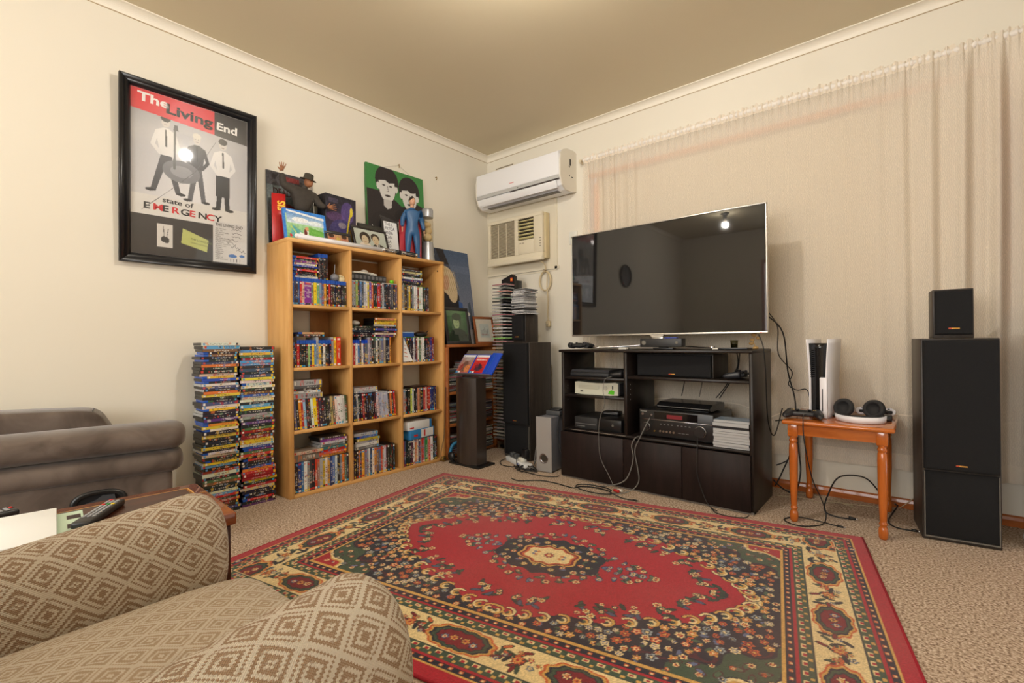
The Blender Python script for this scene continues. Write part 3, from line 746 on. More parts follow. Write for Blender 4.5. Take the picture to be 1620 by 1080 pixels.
recliner()

# ================================================================== coffee table with papers and remotes
def coffee_table():
    W_ = wood('dark_mahogany', (50,24,14), (80,40,23), rough=.34, scale=(10, 1.2, 10), coat=.1, spec=.2); E_ = wood('mahogany_edge', (112,54,24), (142,74,36), rough=.25, scale=(10, 1.2, 10), coat=.5)
    root = thing('coffee_table', 'dark mahogany coffee table between recliner and armchair', 'coffee table', (1.345, -2.682, 0), math.radians(-3))
    z = .42; x0, x1, y0, y1 = -.205, .205, -1.0, 0
    MB().rbox(x0, x1, y0, y1, z-.035, z, r=.006).build('table_top', E_, root)
    for a, b in ((-.97, -.52), (-.48, -.045)):
        MB().box(x0+.055, x1-.055, a, b, z-.004, z+.0012).build('inlay_panel', W_, root)
    ln = mat('inlay_line', (196,150,80), rough=.4)
    for b in ((x0+.05, x0+.053, -.985, -.035), (x1-.053, x1-.05, -.985, -.035), (x0+.05, x1-.05, -.038, -.035)): MB().box(*b, z-.002, z+.0015).build('inlay_line', ln, root)
    MB().rbox(x0+.012, x1-.012, y0+.012, y1-.012, .05, z-.037, r=.004).build('body', W_, root)
    for zz in (.14, .255): MB().box(x0+.011, x1-.011, y1-.013, y1-.0105, zz, zz+.003).build('groove_line', mat('pale_line', (190,170,150), rough=.5), root)
    for x in (x0+.03, x1-.03):
        for y in (y0+.03, y1-.03): MB().cyl((x, y, 0), (x, y, .052), .018).build('foot', W_, root)
    PAPER = mat('white_paper', (238,240,240), rough=.7)
    mg = thing('magazine', 'white magazine lying open-covered on the coffee table', 'magazine', (1.30, -3.115, .4225), math.radians(-6))
    MB().rbox(-.148, .145, -.11, .085, 0, .012, r=.002).build('pages', PAPER, mg)
    for k, (a, b, c, dd) in enumerate(((-.06, -.02, .004, .008), (-.055, -.045, .02, .006))): MB().box(a, b, c-.05, c-.05+dd, .0121, .0123).build('print_mark', mat('faint_grey', (205,205,200), rough=.7), mg)
    cd_ = thing('striped_card', 'pale green card with dark bars under the white magazine', 'card', (1.355, -3.03, .4215), math.radians(-6))
    MB().box(-.165, .105, -.03, .047, 0, .0008).build('card', mat('mint_card', (190,212,190), rough=.6), cd_)
    for k in range(3): MB().box(-.13+.085*k, -.09+.085*k, .014, .042, .0008, .001).build('bar', mat('dark_bar', (52,38,34), rough=.6), cd_)
    def remote(name, label, loc, rot, L, n):
        r = thing(name, label, 'remote', loc, rot)
        MB().rbox(-.022, .022, -L/2, L/2, 0, .018, r=.006, seg=3).build('body', mat('remote_black', (30,30,32), rough=.4), r)
        cols = [(196,40,36), (44,140,60), (220,190,40), (50,90,190)]
        for j in range(n):
            for i in range(3):
                c = mat('key_grey', (150,150,152), rough=.5) if j != 2 else mat('key_%d' % i, cols[i], rough=.4)
                MB().rbox(-.015+.011*i, -.007+.011*i, L/2-.025-.014*j, L/2-.017-.014*j, .017, .0205, r=.001, seg=1).build('key', c, r)
        MB().rbox(-.014, -.004, L/2-.014, L/2-.007, .017, .021, r=.001, seg=1).build('power_key', mat('key_0', cols[0], rough=.4), r)
    remote('remote_control', 'black remote with coloured keys on table near recliner handle', (1.30, -2.945, .4215), math.radians(58), .19, 10)
    remote('remote_control', 'black remote at frame edge behind the white magazine', (1.105, -3.165, .4215), math.radians(12), .16, 7)
coffee_table()
# ================================================================== disc cases
def sleeve_mat():
    t = NT('printed_sleeve'); oi = t.n('ShaderNodeObjectInfo'); base, rv = oi.outputs['Color'], oi.outputs['Random']
    uv = t.n('ShaderNodeUVMap', _uv_map='UVMap').outputs[0]; s = t.n('ShaderNodeSeparateXYZ', Vector=uv); u, v = s.outputs[0], s.outputs[1]
    def rand(k): return t.math('FRACT', t.math('MULTIPLY', rv, k))
    cx = t.n('ShaderNodeCombineXYZ', X=t.math('MULTIPLY', u, 1.0), Y=t.math('MULTIPLY', v, .06), Z=t.math('MULTIPLY', rv, 40.0))
    art = t.n('ShaderNodeTexNoise', Vector=cx.outputs[0], Scale=9.0, Detail=2.0)
    acc = t.ramp(rand(7.31), [(0, lin((190,40,36))), (.2, lin((228,186,60))), (.4, lin((70,120,180))), (.58, lin((210,205,196))), (.76, lin((214,116,44))), (.9, lin((64,120,70)))], 'CONSTANT')
    c = t.mix(t.math('MULTIPLY', t.math('GREATER_THAN', art.outputs[0], .60), .6), base, acc)
    # lettering: blocks of strokes along the spine
    lum = t.n('ShaderNodeRGBToBW', Color=base).outputs[0]; ink = t.mix(t.math('GREATER_THAN', lum, .30), lin((205,200,190)), lin((50,46,46)))
    bx = t.n('ShaderNodeCombineXYZ', X=t.math('MULTIPLY', u, 36.0), Y=t.math('MULTIPLY', v, 1.6), Z=t.math('MULTIPLY', rv, 90.0))
    st = t.n('ShaderNodeTexNoise', Vector=bx.outputs[0], Scale=1.0, Detail=0.0)
    a0 = t.math('ADD', .16, t.math('MULTIPLY', rand(3.7), .18)); a1 = t.math('ADD', .52, t.math('MULTIPLY', rand(5.9), .28))
    zone = t.math('MULTIPLY', t.math('MULTIPLY', t.math('GREATER_THAN', u, a0), t.math('LESS_THAN', u, a1)), t.math('LESS_THAN', t.math('ABSOLUTE', t.math('SUBTRACT', v, .5)), .22))
    c = t.mix(t.math('MULTIPLY', zone, t.math('MULTIPLY', t.math('GREATER_THAN', st.outputs[0], .53), .75)), c, ink)
    # studio mark at one end, rating block at the other
    r1 = t.ramp(rand(11.7), [(0, lin((224,190,40))), (.3, lin((70,160,205))), (.55, lin((222,220,214))), (.7, lin((40,40,44))), (.85, lin((190,44,40)))], 'CONSTANT')
    e1 = t.math('MULTIPLY', t.math('LESS_THAN', t.math('ABSOLUTE', t.math('SUBTRACT', u, .055)), .03), t.math('LESS_THAN', t.math('ABSOLUTE', t.math('SUBTRACT', v, .5)), .36))
    e2 = t.math('MULTIPLY', t.math('LESS_THAN', t.math('ABSOLUTE', t.math('SUBTRACT', u, .93)), .028), t.math('LESS_THAN', t.math('ABSOLUTE', t.math('SUBTRACT', v, .5)), .34))
    c = t.mix(e1, c, r1); c = t.mix(t.math('MULTIPLY', e2, t.math('GREATER_THAN', rand(17.3), .35)), c, t.ramp(rand(23.9), [(0, lin((232,228,220))), (.5, lin((196,60,50))), (.75, lin((90,150,200)))], 'CONSTANT'))
    t.p(Base__Color=c, Roughness=.28); t.b.inputs['Specular IOR Level'].default_value = .5
    return t.m
SLEEVE = sleeve_mat()
def cover_mat():
    t = NT('printed_cover'); oi = t.n('ShaderNodeObjectInfo'); tc = t.n('ShaderNodeTexCoord').outputs['Object']
    nz = t.n('ShaderNodeTexNoise', Vector=tc, Scale=26.0, Detail=3.0)
    t.p(Base__Color=t.mix(t.math('MULTIPLY', nz.outputs[0], .6), oi.outputs['Color'], lin((60,60,66))), Roughness=.25)
    return t.m
COVER = cover_mat()
PLASTIC = {'dvd': mat('case_black', (24,24,26), rough=.35), 'blu': mat('case_blue', (34,84,178), rough=.25), 'game': mat('case_green', (70,150,52), rough=.3), 'clear': mat('case_clear', (176,178,180), rough=.2), 'white': mat('case_white', (224,224,220), rough=.3), 'ps': mat('case_psblue', (30,72,190), rough=.25)}
DIM = {'dvd': (.125, .0138, .178, 1.0), 'blu': (.125, .0115, .160, .86), 'game': (.125, .0138, .178, .985), 'clear': (.125, .0125, .176, .97), 'white': (.125, .0138, .178, .985), 'ps': (.125, .0132, .160, .86)}
CASE = {}
def case_meshes(kind, tk=1.0):
    key = (kind, tk)
    if key in CASE: return CASE[key]
    dx, dy, dz, sl = DIM[kind]; dy *= tk
    b = MB().box(-dx/2, dx/2-.0006, -dy/2+.0004, dy/2-.0004, -dz/2, dz/2)
    # paper sleeve wrapped round spine and both covers
    m = MB(); z0, z1 = -dz/2+.0004, -dz/2+dz*sl-.0004; x0, x1 = -dx/2+.004, dx/2; y0, y1 = -dy/2, dy/2
    m.add([(x1, y0, z0), (x1, y1, z0), (x1, y1, z1), (x1, y0, z1)], [(0, 1, 2, 3)], 0, False, [((0, 0), (0, 1), (1, 1), (1, 0))])
    m.add([(x0, y0, z0), (x1, y0, z0), (x1, y0, z1), (x0, y0, z1)], [(0, 1, 2, 3)], 1, False, [((0, 0), (0, 1), (1, 1), (1, 0))])
    m.add([(x1, y1, z0), (x0, y1, z0), (x0, y1, z1), (x1, y1, z1)], [(0, 1, 2, 3)], 1, False, [((0, 0), (0, 1), (1, 1), (1, 0))])
    CASE[key] = (b.mesh('disc_case', PLASTIC[kind]), m.mesh('paper_sleeve', [SLEEVE, COVER]))
    return CASE[key]
def disc_case(kind, col, loc, rot, label, group, tk=1.0, name=None):
    bm_, sm_ = case_meshes(kind, tk)
    nm = name or {'dvd': 'dvd_case', 'blu': 'bluray_case', 'game': 'game_case', 'clear': 'clear_disc_case', 'white': 'game_case', 'ps': 'game_case'}[kind]
    o = bpy.data.objects.new(nm, bm_); COL.objects.link(o); o.location = loc; o.rotation_euler = rot
    tag(o, label, 'disc case' if kind in ('dvd', 'blu', 'clear') else 'game case', group)
    s = bpy.data.objects.new('paper_sleeve', sm_); COL.objects.link(s); s.parent = o; s.color = lin(col)
    return o
DARKS = [(24,24,28),(30,28,34),(44,40,42),(20,26,44),(52,32,28),(36,44,40)]
MIX = DARKS*2+[(206,204,198),(90,150,200),(220,190,60),(190,60,44)]+[(190,36,36),(150,24,30),(228,196,44),(226,222,214),(214,208,196),(40,84,170),(84,150,206),(214,120,44),(70,110,70),(98,50,116),(120,84,60),(150,150,152),(196,180,150),(60,70,110)]
LIGHT = [(226,224,218),(214,214,214),(200,196,190),(150,152,156),(228,196,44),(190,36,36),(84,150,206),(40,40,44),(60,56,60),(196,180,150)]
def pick(pal): return tuple(max(0, min(255, c+rnd.randint(-12, 12))) for c in rnd.choice(pal))

# ================================================================== bookcase
BX, BY0, BY1, BZ = .275, -1.963, -.787, 1.492
BW = wood('beech_veneer', (198,146,82), (216,168,104), rough=.42, scale=(10, 10, 1.0), spec=.35); BWH = wood('beech_veneer_edge', (200,148,84), (218,170,106), rough=.42, scale=(10, 1.0, 10), spec=.35)
COLS = [(-1.935, -1.576), (-1.558, -1.191), (-1.173, -.815)]
ROWS = [1.112, .747, .384, .018]; PITCH = .345
bk = thing('bookcase', 'beech bookcase of twelve open cubbies filled with disc cases', 'bookcase', (0, 0, 0))
MB().rbox(.004, BX, BY0, BY0+.028, 0, BZ-.022, r=.0015, seg=1).build('side_panel', BW, bk); MB().rbox(.004, BX, BY1-.028, BY1, 0, BZ-.022, r=.0015, seg=1).build('side_panel', BW, bk)
MB().rbox(.004, BX, BY0, BY1, BZ-.022, BZ, r=.0015, seg=1).build('top_panel', BWH, bk)
for y in (-1.567, -1.182): MB().rbox(.01, BX-.002, y-.009, y+.009, .018, BZ-.022, r=.001, seg=1).build('divider', BW, bk)
for z in ROWS:
    if z < .1: MB().rbox(.006, BX-.001, BY0+.028, BY1-.028, 0, z, r=.001, seg=1).build('bottom_panel', BWH, bk)
    else:
        for y0, y1 in COLS: MB().rbox(.01, BX-.003, y0, y1, z-.018, z, r=.001, seg=1).build('shelf', BWH, bk)
bkm = wood('back_board', (150,104,58), (172,122,70), rough=.6, scale=(6, 6, 2))
MB().box(.0065, .0095, -1.70, -1.03, .02, 1.46).build('back_board', bkm, bk); MB().box(.006, .0065, -1.935, -.815, 1.11, 1.46).build('back_board', bkm, bk)
MB().cyl((.235, -.8155, 1.425), (.235, -.819, 1.425), .006, n=12).build('screw_cap', mat('screw_dark', (60,44,30), rough=.5), bk)

ROWN = ['top row', 'second row', 'third row', 'bottom row']; COLN = ['left', 'middle', 'right']
def upright(r, c, specs, x_front=.252, y0=None, y1=None, z=None, lean=None, layer=''):
    """specs: list of (kind, colour, thickness factor); stood side by side, spines out"""
    ya, yb = COLS[c]; ya = ya+.004 if y0 is None else y0; yb = yb-.003 if y1 is None else y1
    z = ROWS[r] if z is None else z; y = ya; n = 0
    for k, (kind, col, tk) in enumerate(specs):
        dx, dy, dz, _ = DIM[kind]; th = dy*tk
        ln = (lean or 0)*1.0
        shift = math.sin(abs(ln))*dz
        if y+th+shift*.5 > yb: break
        n += 1
        xo = rnd.uniform(-.005, .004)
        cy = y+th/2
        rx = ln
        zc = z+dz/2*math.cos(ln)+th/2*math.sin(abs(ln))+.0004
        cy2 = cy-math.sin(rx)*dz/2*0+(shift*.5 if ln else 0)
        nm = {'dvd': 'disc case', 'blu': 'blue-topped disc case', 'game': 'green game case', 'clear': 'clear disc case', 'white': 'white game case', 'ps': 'blue game case'}[kind]
        disc_case(kind, col, (x_front-dx/2+xo, cy2, zc), (rx, 0, 0), f"{cname(col)}-spined {nm}, {ordinal(n)} from left in {ROWN[r]} {COLN[c]} cubby{layer}", f"cases standing in the bookcase {ROWN[r]} {COLN[c]} cubby", tk)
        y += (th+.0006)/math.cos(ln)
    return y
def flat(r, c, specs, yc, z, x_front=.25, where=''):
    n = len(specs); zz = z
    for k, (kind, col, tk) in enumerate(specs):
        dx, dy, dz, _ = DIM[kind]; th = dy*tk
        disc_case(kind, col, (x_front-dx/2+rnd.uniform(-.012, .006), yc+rnd.uniform(-.005, .005), zz+th/2), (PI/2, 0, rnd.uniform(-.04, .04)), f"{cname(col)} disc case lying flat, {ordinal(n-k)} from top, {ROWN[r]} {COLN[c]} cubby{where}", f"flat cases piled in the bookcase {ROWN[r]} {COLN[c]} cubby", tk)
        zz += th+.0006
    return zz
D_ = lambda n, kind, pal, tk=(1.0,): [(kind, pick(pal), rnd.choice(tk)) for _ in range(n)]
TOPH = lambda kind: DIM[kind][2]+.002
# --- top row
s = D_(4, 'blu', [(60,66,84),(40,90,160),(70,60,66)])+[('blu', (196,40,40), 1.0), ('blu', (214,170,150), 1.2), ('blu', (122,38,140), 3.6), ('blu', (120,110,110), 1.2), ('blu', (226,200,40), 1.5), ('blu', (110,160,110), 1.4), ('blu', (130,160,190), 1.3), ('blu', (70,90,130), 1.2)]+[('blu', (226,160,40), 1.5)]+D_(12, 'blu', DARKS+[(190,40,40),(150,120,100)])
upright(0, 0, s)
flat(0, 0, [('blu', (206,200,186), 1.0), ('blu', (40,40,48), 1), ('blu', (36,34,36), 1), ('blu', (196,40,36), 1), ('blu', (44,44,52), 1), ('blu', (40,60,150), 1), ('blu', (224,218,210), 1.2), ('blu', (110,40,130), 1), ('blu', (60,50,56), 1), ('blu', (190,60,50), 1.1)], -1.848, ROWS[0]+TOPH('blu'))
upright(0, 0, D_(5, 'blu', DARKS+[(120,90,90)]), x_front=.215, y0=-1.75, y1=-1.665, z=ROWS[0]+TOPH('blu'), layer=' upper layer')
s = [('clear', (150,152,156), 1.5), ('clear', (160,162,166), 1.2), ('white', (150,170,90), 1), ('game', (60,66,60), 1), ('white', (90,110,150), 1), ('white', (70,74,80), 1), ('white', (190,190,196), 1), ('white', (222,220,214), 1), ('white', (200,180,60), 1), ('white', (110,80,160), 1), ('game', (190,80,40), 1), ('game', (40,44,40), 1), ('game', (40,50,44), 1), ('game', (180,36,34), 1.7), ('dvd', (60,50,50), 1), ('white', (190,200,206), 1.2), ('white', (44,46,50), 1.1)]+D_(7, 'white', [(44,46,50),(80,90,100),(40,40,44)])
upright(0, 1, s)
s = [('clear', (150,150,152), 1.6), ('clear', (126,126,130), 1), ('game', (70,50,30), 1.4), ('game', (90,90,96), 1), ('white', (226,190,40), 1.1), ('white', (50,50,54), 1), ('white', (130,140,150), 1), ('white', (226,224,220), 1), ('white', (214,214,214), 1.1), ('game', (110,28,30), 1.3), ('game', (210,226,214), 1.2), ('game', (226,228,224), 1), ('game', (54,66,54), 1), ('game', (46,50,46), 1), ('dvd', (60,40,40), 1), ('dvd', (40,34,34), 1)]
upright(0, 2, s, y1=-.845)
flat(0, 2, [('white', (60,60,70), 1), ('white', (40,44,54), 1), ('white', (60,50,120), 1), ('white', (206,214,220), 1), ('white', (40,40,44), 1), ('white', (60,40,44), 1), ('white', (206,200,150), 1), ('white', (60,60,66), 1)], -1.065, ROWS[0]+TOPH('game'))
# --- second row
s = D_(2, 'dvd', DARKS)+[('blu', (190,30,30), 1.3)]+D_(4, 'blu', DARKS)+[('blu', (150,190,120), 1), ('blu', (50,60,90), 1), ('blu', (226,190,40), 1.2), ('blu', (90,140,180), 1), ('clear', (170,172,176), 1.4), ('blu', (226,180,50), 1.3), ('blu', (40,40,44), 1), ('blu', (222,220,214), 1.2)]+D_(3, 'blu', DARKS)+[('clear', (150,150,154), 1.4), ('dvd', (226,190,30), 1.2), ('dvd', (214,50,30), 1.9)]
upright(1, 0, s)
flat(1, 0, [('dvd', (30,30,32), 1.0), ('blu', (190,150,110), 1.1)], -1.815, ROWS[1]+TOPH('dvd'))
s = [('ps', (214,214,220), 1), ('ps', (190,60,60), 1), ('ps', (226,226,226), 1.1), ('ps', (70,120,180), 1), ('clear', (60,60,64), 1), ('ps', (222,216,206), 1), ('ps', (50,70,140), 1), ('ps', (90,96,104), 1.6), ('clear', (150,140,160), 1.2), ('dvd', (100,100,110), 1), ('game', (40,44,40), 1), ('game', (70,70,70), 1), ('game', (214,214,206), 1.2), ('game', (60,60,60), 1), ('game', (150,150,140), 1), ('game', (110,110,140), 1.2), ('dvd', (160,150,140), 1), ('dvd', (30,30,40), 1.2), ('dvd', (30,44,90), 1), ('dvd', (214,140,60), 1)]
upright(1, 1, s)
flat(1, 1, [('dvd', (90,60,120), 1), ('dvd', (200,180,160), 1), ('dvd', (60,40,50), 1), ('dvd', (80,70,150), 1), ('dvd', (36,36,40), 1), ('dvd', (210,206,200), .8), ('dvd', (226,190,60), 1), ('dvd', (190,160,60), 1), ('dvd', (206,140,100), 1)], -1.295, ROWS[1]+TOPH('dvd'))
flat(1, 1, D_(5, 'dvd', DARKS), -1.466, ROWS[1]+TOPH('dvd'), where=' far left pile')
s = [('ps', (40,80,160), 1), ('game', (60,60,110), 1), ('white', (60,110,160), 1)]+D_(4, 'game', DARKS+[(150,150,150)])+[('game', (206,206,206), 1), ('game', (60,50,60), 1), ('game', (120,60,60), 1), ('white', (220,220,214), 1), ('game', (70,110,70), 1), ('white', (206,206,200), 1), ('white', (226,226,220), 1.2)]+D_(3, 'game', DARKS)+D_(3, 'dvd', [(60,60,130),(120,40,40),(50,60,90)])
upright(1, 2, s, y1=-.84)
# --- third row
s = D_(1, 'dvd', [(110,100,140)])+[('dvd', (40,40,40), 1), ('dvd', (226,150,40), 1), ('dvd', (190,40,40), 1), ('dvd', (150,190,220), 1.1), ('dvd', (40,34,34), 1), ('dvd', (60,50,44), 1), ('dvd', (210,226,214), 1), ('dvd', (236,206,20), 1.5), ('dvd', (170,60,36), 1)]+D_(5, 'dvd', [(50,50,54),(60,60,64),(46,44,46)])+[('dvd', (200,180,120), 1.2), ('dvd', (120,110,90), 1), ('dvd', (226,200,190), 1), ('dvd', (226,226,222), 1.3), ('dvd', (214,214,210), 1.2), ('dvd', (190,186,180), 1), ('dvd', (60,90,60), 1), ('dvd', (190,190,190), 1)]
upright(2, 0, s, lean=.07)
flat(2, 0, [('clear', (150,150,152), 2.4), ('clear', (206,206,206), 1.2), ('clear', (70,60,56), 1), ('clear', (90,90,92), 1.2), ('clear', (160,160,160), 2.6)], -1.84, ROWS[2]+TOPH('dvd'))
s = D_(2, 'dvd', [(40,50,70)])+[('clear', (190,190,190), 1)]+D_(9, 'dvd', DARKS+[(170,40,36),(60,40,36)])+[('dvd', (214,190,190), 1.1)]+[('clear', (176,178,196), 1.0) for _ in range(6)]+[('dvd', (60,50,44), 1), ('dvd', (226,120,40), 1.2), ('dvd', (60,50,60), 1), ('dvd', (190,40,44), 1)]
upright(2, 1, s, lean=.06)
flat(2, 1, [('clear', (170,172,176), 1.0), ('clear', (190,190,190), 1.6)], -1.45, ROWS[2]+TOPH('dvd'))
s = [('clear', (190,120,150), 1), ('clear', (170,170,176), 1.6)]+D_(3, 'dvd', DARKS+[(90,50,50)])+[('dvd', (200,214,90), 1), ('clear', (196,200,200), 1.1)]+D_(6, 'dvd', DARKS+[(196,150,110)])+[('dvd', (190,60,60), 1.2), ('dvd', (214,190,170), 1), ('dvd', (150,40,36), 1), ('dvd', (190,60,40), 1.2), ('dvd', (50,60,120), 1)]+D_(3, 'dvd', [(30,40,90)])
upright(2, 2, s, y1=-.83)
# --- bottom row
s = D_(2, 'dvd', DARKS)+[('dvd', (40,60,130), 1.4), ('dvd', (60,110,160), 1), ('dvd', (222,222,216), 1.4), ('clear', (130,130,134), 1), ('dvd', (60,60,60), 1), ('dvd', (40,34,40), 1.4), ('dvd', (190,60,30), 1), ('dvd', (150,110,100), 1), ('clear', (160,160,164), 1.6), ('dvd', (190,160,40), 1), ('dvd', (222,214,206), 1.2), ('dvd', (206,150,60), 1), ('dvd', (40,60,120), 1), ('dvd', (100,130,190), 1.3), ('dvd', (190,200,206), 1), ('dvd', (44,44,48), 1.2), ('clear', (120,120,124), 1), ('dvd', (226,120,30), 1.4), ('dvd', (70,110,100), 1), ('dvd', (44,40,60), 1)]
upright(3, 0, s)
flat(3, 0, [('dvd', (120,110,100), 3.0), ('dvd', (190,170,150), 1.2)], -1.843, ROWS[3]+TOPH('dvd'), where=' left pile')
flat(3, 0, [('dvd', (226,150,60), 1), ('dvd', (206,90,60), 1), ('dvd', (206,40,36), 1.1), ('dvd', (50,110,110), 1), ('clear', (120,130,130), 1.3), ('clear', (190,190,196), 1.2), ('dvd', (120,40,130), 1), ('dvd', (70,60,50), 1)], -1.68, ROWS[3]+TOPH('dvd'))
s = D_(3, 'dvd', DARKS)+[('dvd', (190,110,40), .8), ('dvd', (60,70,90), 1), ('dvd', (226,160,40), 1.4), ('dvd', (120,110,140), 1), ('clear', (150,150,154), 1), ('dvd', (206,210,214), 1), ('dvd', (60,70,90), 1), ('dvd', (226,214,200), 1.1), ('dvd', (206,140,60), 1.2), ('dvd', (120,90,70), 1.2), ('dvd', (90,100,130), 1), ('dvd', (190,70,40), 1), ('clear', (190,190,194), 1), ('dvd', (206,200,214), 1), ('dvd', (60,36,40), 1)]+D_(4, 'dvd', DARKS)
upright(3, 1, s)
flat(3, 1, [('clear', (120,120,120), 1.5), ('clear', (206,206,204), 1.5), ('dvd', (206,200,206), 1.2), ('dvd', (190,170,50), 1), ('blu', (50,90,170), 1.2), ('clear', (170,172,176), 1.6)], -1.44, ROWS[3]+TOPH('dvd'))
s = [('dvd', (170,30,50), 1.4), ('dvd', (60,80,120), 1)]+D_(3, 'dvd', DARKS)+[('dvd', (80,36,60), 1), ('dvd', (226,220,214), 1.2), ('dvd', (190,110,80), 1), ('dvd', (226,206,190), 1.3), ('dvd', (60,60,90), 1), ('dvd', (190,190,196), 1), ('dvd', (190,50,44), 1.3), ('dvd', (150,150,150), 1), ('dvd', (44,130,60), 1.5), ('dvd', (206,140,130), 1), ('dvd', (206,40,50), 1), ('dvd', (222,222,222), 1.4)]+D_(3, 'dvd', DARKS)
upright(3, 2, s, y1=-.85)

# ------------------------------------------------------------------ oddments inside the cubbies
z1 = ROWS[0]+TOPH('blu')+.0005
b = thing('grey_dome', 'small grey plastic dome among the blue cases, top left cubby', 'ornament', (.21, -1.642, z1))
MB().sphere((0, 0, .024), (.027, .027, .024), 20, 12).build('dome', mat('grey_dome', (120,120,124), rough=.4), b); MB().lathe([(.02, 0), (.022, .004), (.016, .008)], n=20).build('foot', mat('grey_plastic'), b); MB().cyl((0, 0, .045), (0, .004, .105), .004, .002).build('aerial', mat('grey_dome'), b)
b = thing('cream_model', 'small cream toy block model in the top left cubby', 'toy', (.21, -1.602, z1))
MB().rbox(-.02, .02, -.016, .020, 0, .028, r=.003).build('body', mat('cream_toy', (214,200,160), rough=.5), b)
for k in range(3): MB().rbox(-.014, .016, -.013+.011*k, -.005+.011*k, .028, .044-.003*k, r=.002).build('turret', mat('cream_toy'), b)
z2 = ROWS[0]+TOPH('game')+.0005
for k in range(9):
    d = tag(MB().rbox(.12, .245, -1.55+.030*k, -1.522+.030*k, z2, z2+.042, r=.003).build('cartridge_box', mat('cartridge_black', (40,40,42), rough=.45)), f'{ordinal(k+1)} from left of the black boxes, top middle cubby', 'box', 'row of small black boxes in the top middle cubby')
    MB().box(.245, .2456, -1.546+.030*k, -1.526+.030*k, z2+.012, z2+.034).build('spine_label', mat('box_label', (96,96,98), rough=.5), d)
t_ = thing('model_spaceship', 'off-white model spacecraft on black boxes in top middle cubby', 'model', (.20, -1.425, z2+.0425), .12)
MB().rbox(-.03, .03, -.06, .06, .006, .02, r=.006).build('hull', mat('ship_white', (206,202,192), rough=.6, bump=(90,.6)), t_); MB().prism([(-.03, -.06), (.03, -.06), (.012, -.092), (-.012, -.092)], 2, .008, .018).build('nose', mat('ship_white'), t_)
MB().lathe([(.022, 0), (.026, .006), (.018, .014), (0, .018)], c=(0, .0, .019), n=16).build('turret', mat('ship_white'), t_)
for s_ in (-1, 1): MB().rbox(s_*.022-.008, s_*.022+.008, .03, .085, 0, .016, r=.004).build('engine', mat('ship_white'), t_)
t_ = thing('green_toy', 'bright green plastic toy at the right of top middle cubby', 'toy', (.235, -1.232, z2))
MB().sphere((0, 0, .013), (.012, .018, .0125), 14, 8).build('body', mat('lime', (110,200,40), rough=.4), t_); MB().prism([(0, .012), (.024, .03), (.006, .02)], 0, -.002, .002).build('fin', mat('lime'), t_)
z3 = ROWS[1]+TOPH('dvd')
t_ = thing('grey_mouse', 'pale grey computer mouse on cases, second row middle cubby', 'mouse', (.205, -1.505, z3+.0725), 0)
MB().sphere((0, 0, .016), (.05, .03, .018), 20, 12).build('shell', mat('mouse_grey', (176,174,168), rough=.4), t_); MB().rbox(-.008, .012, -.004, .004, .028, .036, r=.002).build('wheel', mat('grey_plastic'), t_)
t_ = thing('blue_box', 'flat blue box on top of cases, second row right cubby', 'box', (.19, -1.105, z3))
MB().rbox(-.06, .06, -.062, .05, 0, .034, r=.002).build('carton', mat('box_blue', (46,92,176), rough=.4), t_); MB().rbox(-.058, .0602, -.06, .048, .026, .036, r=.001).build('lid', mat('box_paleblue', (150,176,206), rough=.4), t_)
t_ = thing('black_mouse', 'black computer mouse on cases, second row right cubby', 'mouse', (.20, -.955, z3), .3)
MB().sphere((0, 0, .021), (.045, .066, .021), 20, 12).build('shell', mat('black_plastic'), t_); MB().cyl((.03, .02, .03), (.034, .045, .045), .004).build('cable_stub', mat('black_plastic'), t_)
t_ = tag(MB().prism([(-1.158, .752), (-1.075, .757), (-1.155, .925)], 0, .2565, .258).build('white_card', mat('white_paper')), 'white triangular card leaning on cases, second row right cubby', 'card')
for k in range(4): MB().prism([(-1.148, .79+.026*k), (-1.118-.007*k, .785+.026*k), (-1.118-.007*k, .789+.026*k), (-1.148, .794+.026*k)], 0, .258, .2584).build('print_line', mat('orange_ink', (206,110,60), rough=.6), t_)
t_ = thing('modem_box', 'white carton with blue edge on cases, bottom right cubby', 'box', (.185, -1.02, ROWS[3]+TOPH('dvd')+.066), .10)
MB().rbox(-.07, .07, -.115, .115, 0, .06, r=.002).build('carton', mat('carton_white', (222,224,224), rough=.5), t_); MB().box(-.0705, .0705, .095, .1155, .0005, .0605).build('edge_band', mat('box_blue2', (44,120,176), rough=.5), t_); MB().box(.07, .0706, -.10, -.06, .012, .02).build('mark', mat('key_0', (196,40,36)), t_)
t_ = thing('blue_carton', 'blue and white carton under the white carton, bottom right cubby', 'box', (.185, -1.0, ROWS[3]+TOPH('dvd')), .16)
MB().rbox(-.072, .072, -.125, .125, 0, .0655, r=.002).build('carton', mat('box_blue2'), t_); MB().box(.072, .0726, -.02, .11, .004, .062).build('front_panel', mat('carton_white'), t_)
for a, b_ in ((-.095, -.055), (.01, .025)): MB().box(.0727, .073, a, b_, .02 if a < 0 else .01, .034 if a < 0 else .055).build('mark', mat('key_0'), t_)
t_ = thing('dark_booklet', 'thin dark booklet on cases, third row right cubby', 'booklet', (.19, -1.0, ROWS[2]+TOPH('dvd')), .2)
MB().rbox(-.05, .05, -.07, .07, 0, .008, r=.001).build('pages', mat('booklet_dark', (50,34,26), rough=.5), t_); MB().box(-.04, .04, -.05, .05, .008, .0084).build('cover_panel', mat('booklet_mid', (86,60,44), rough=.5), t_)

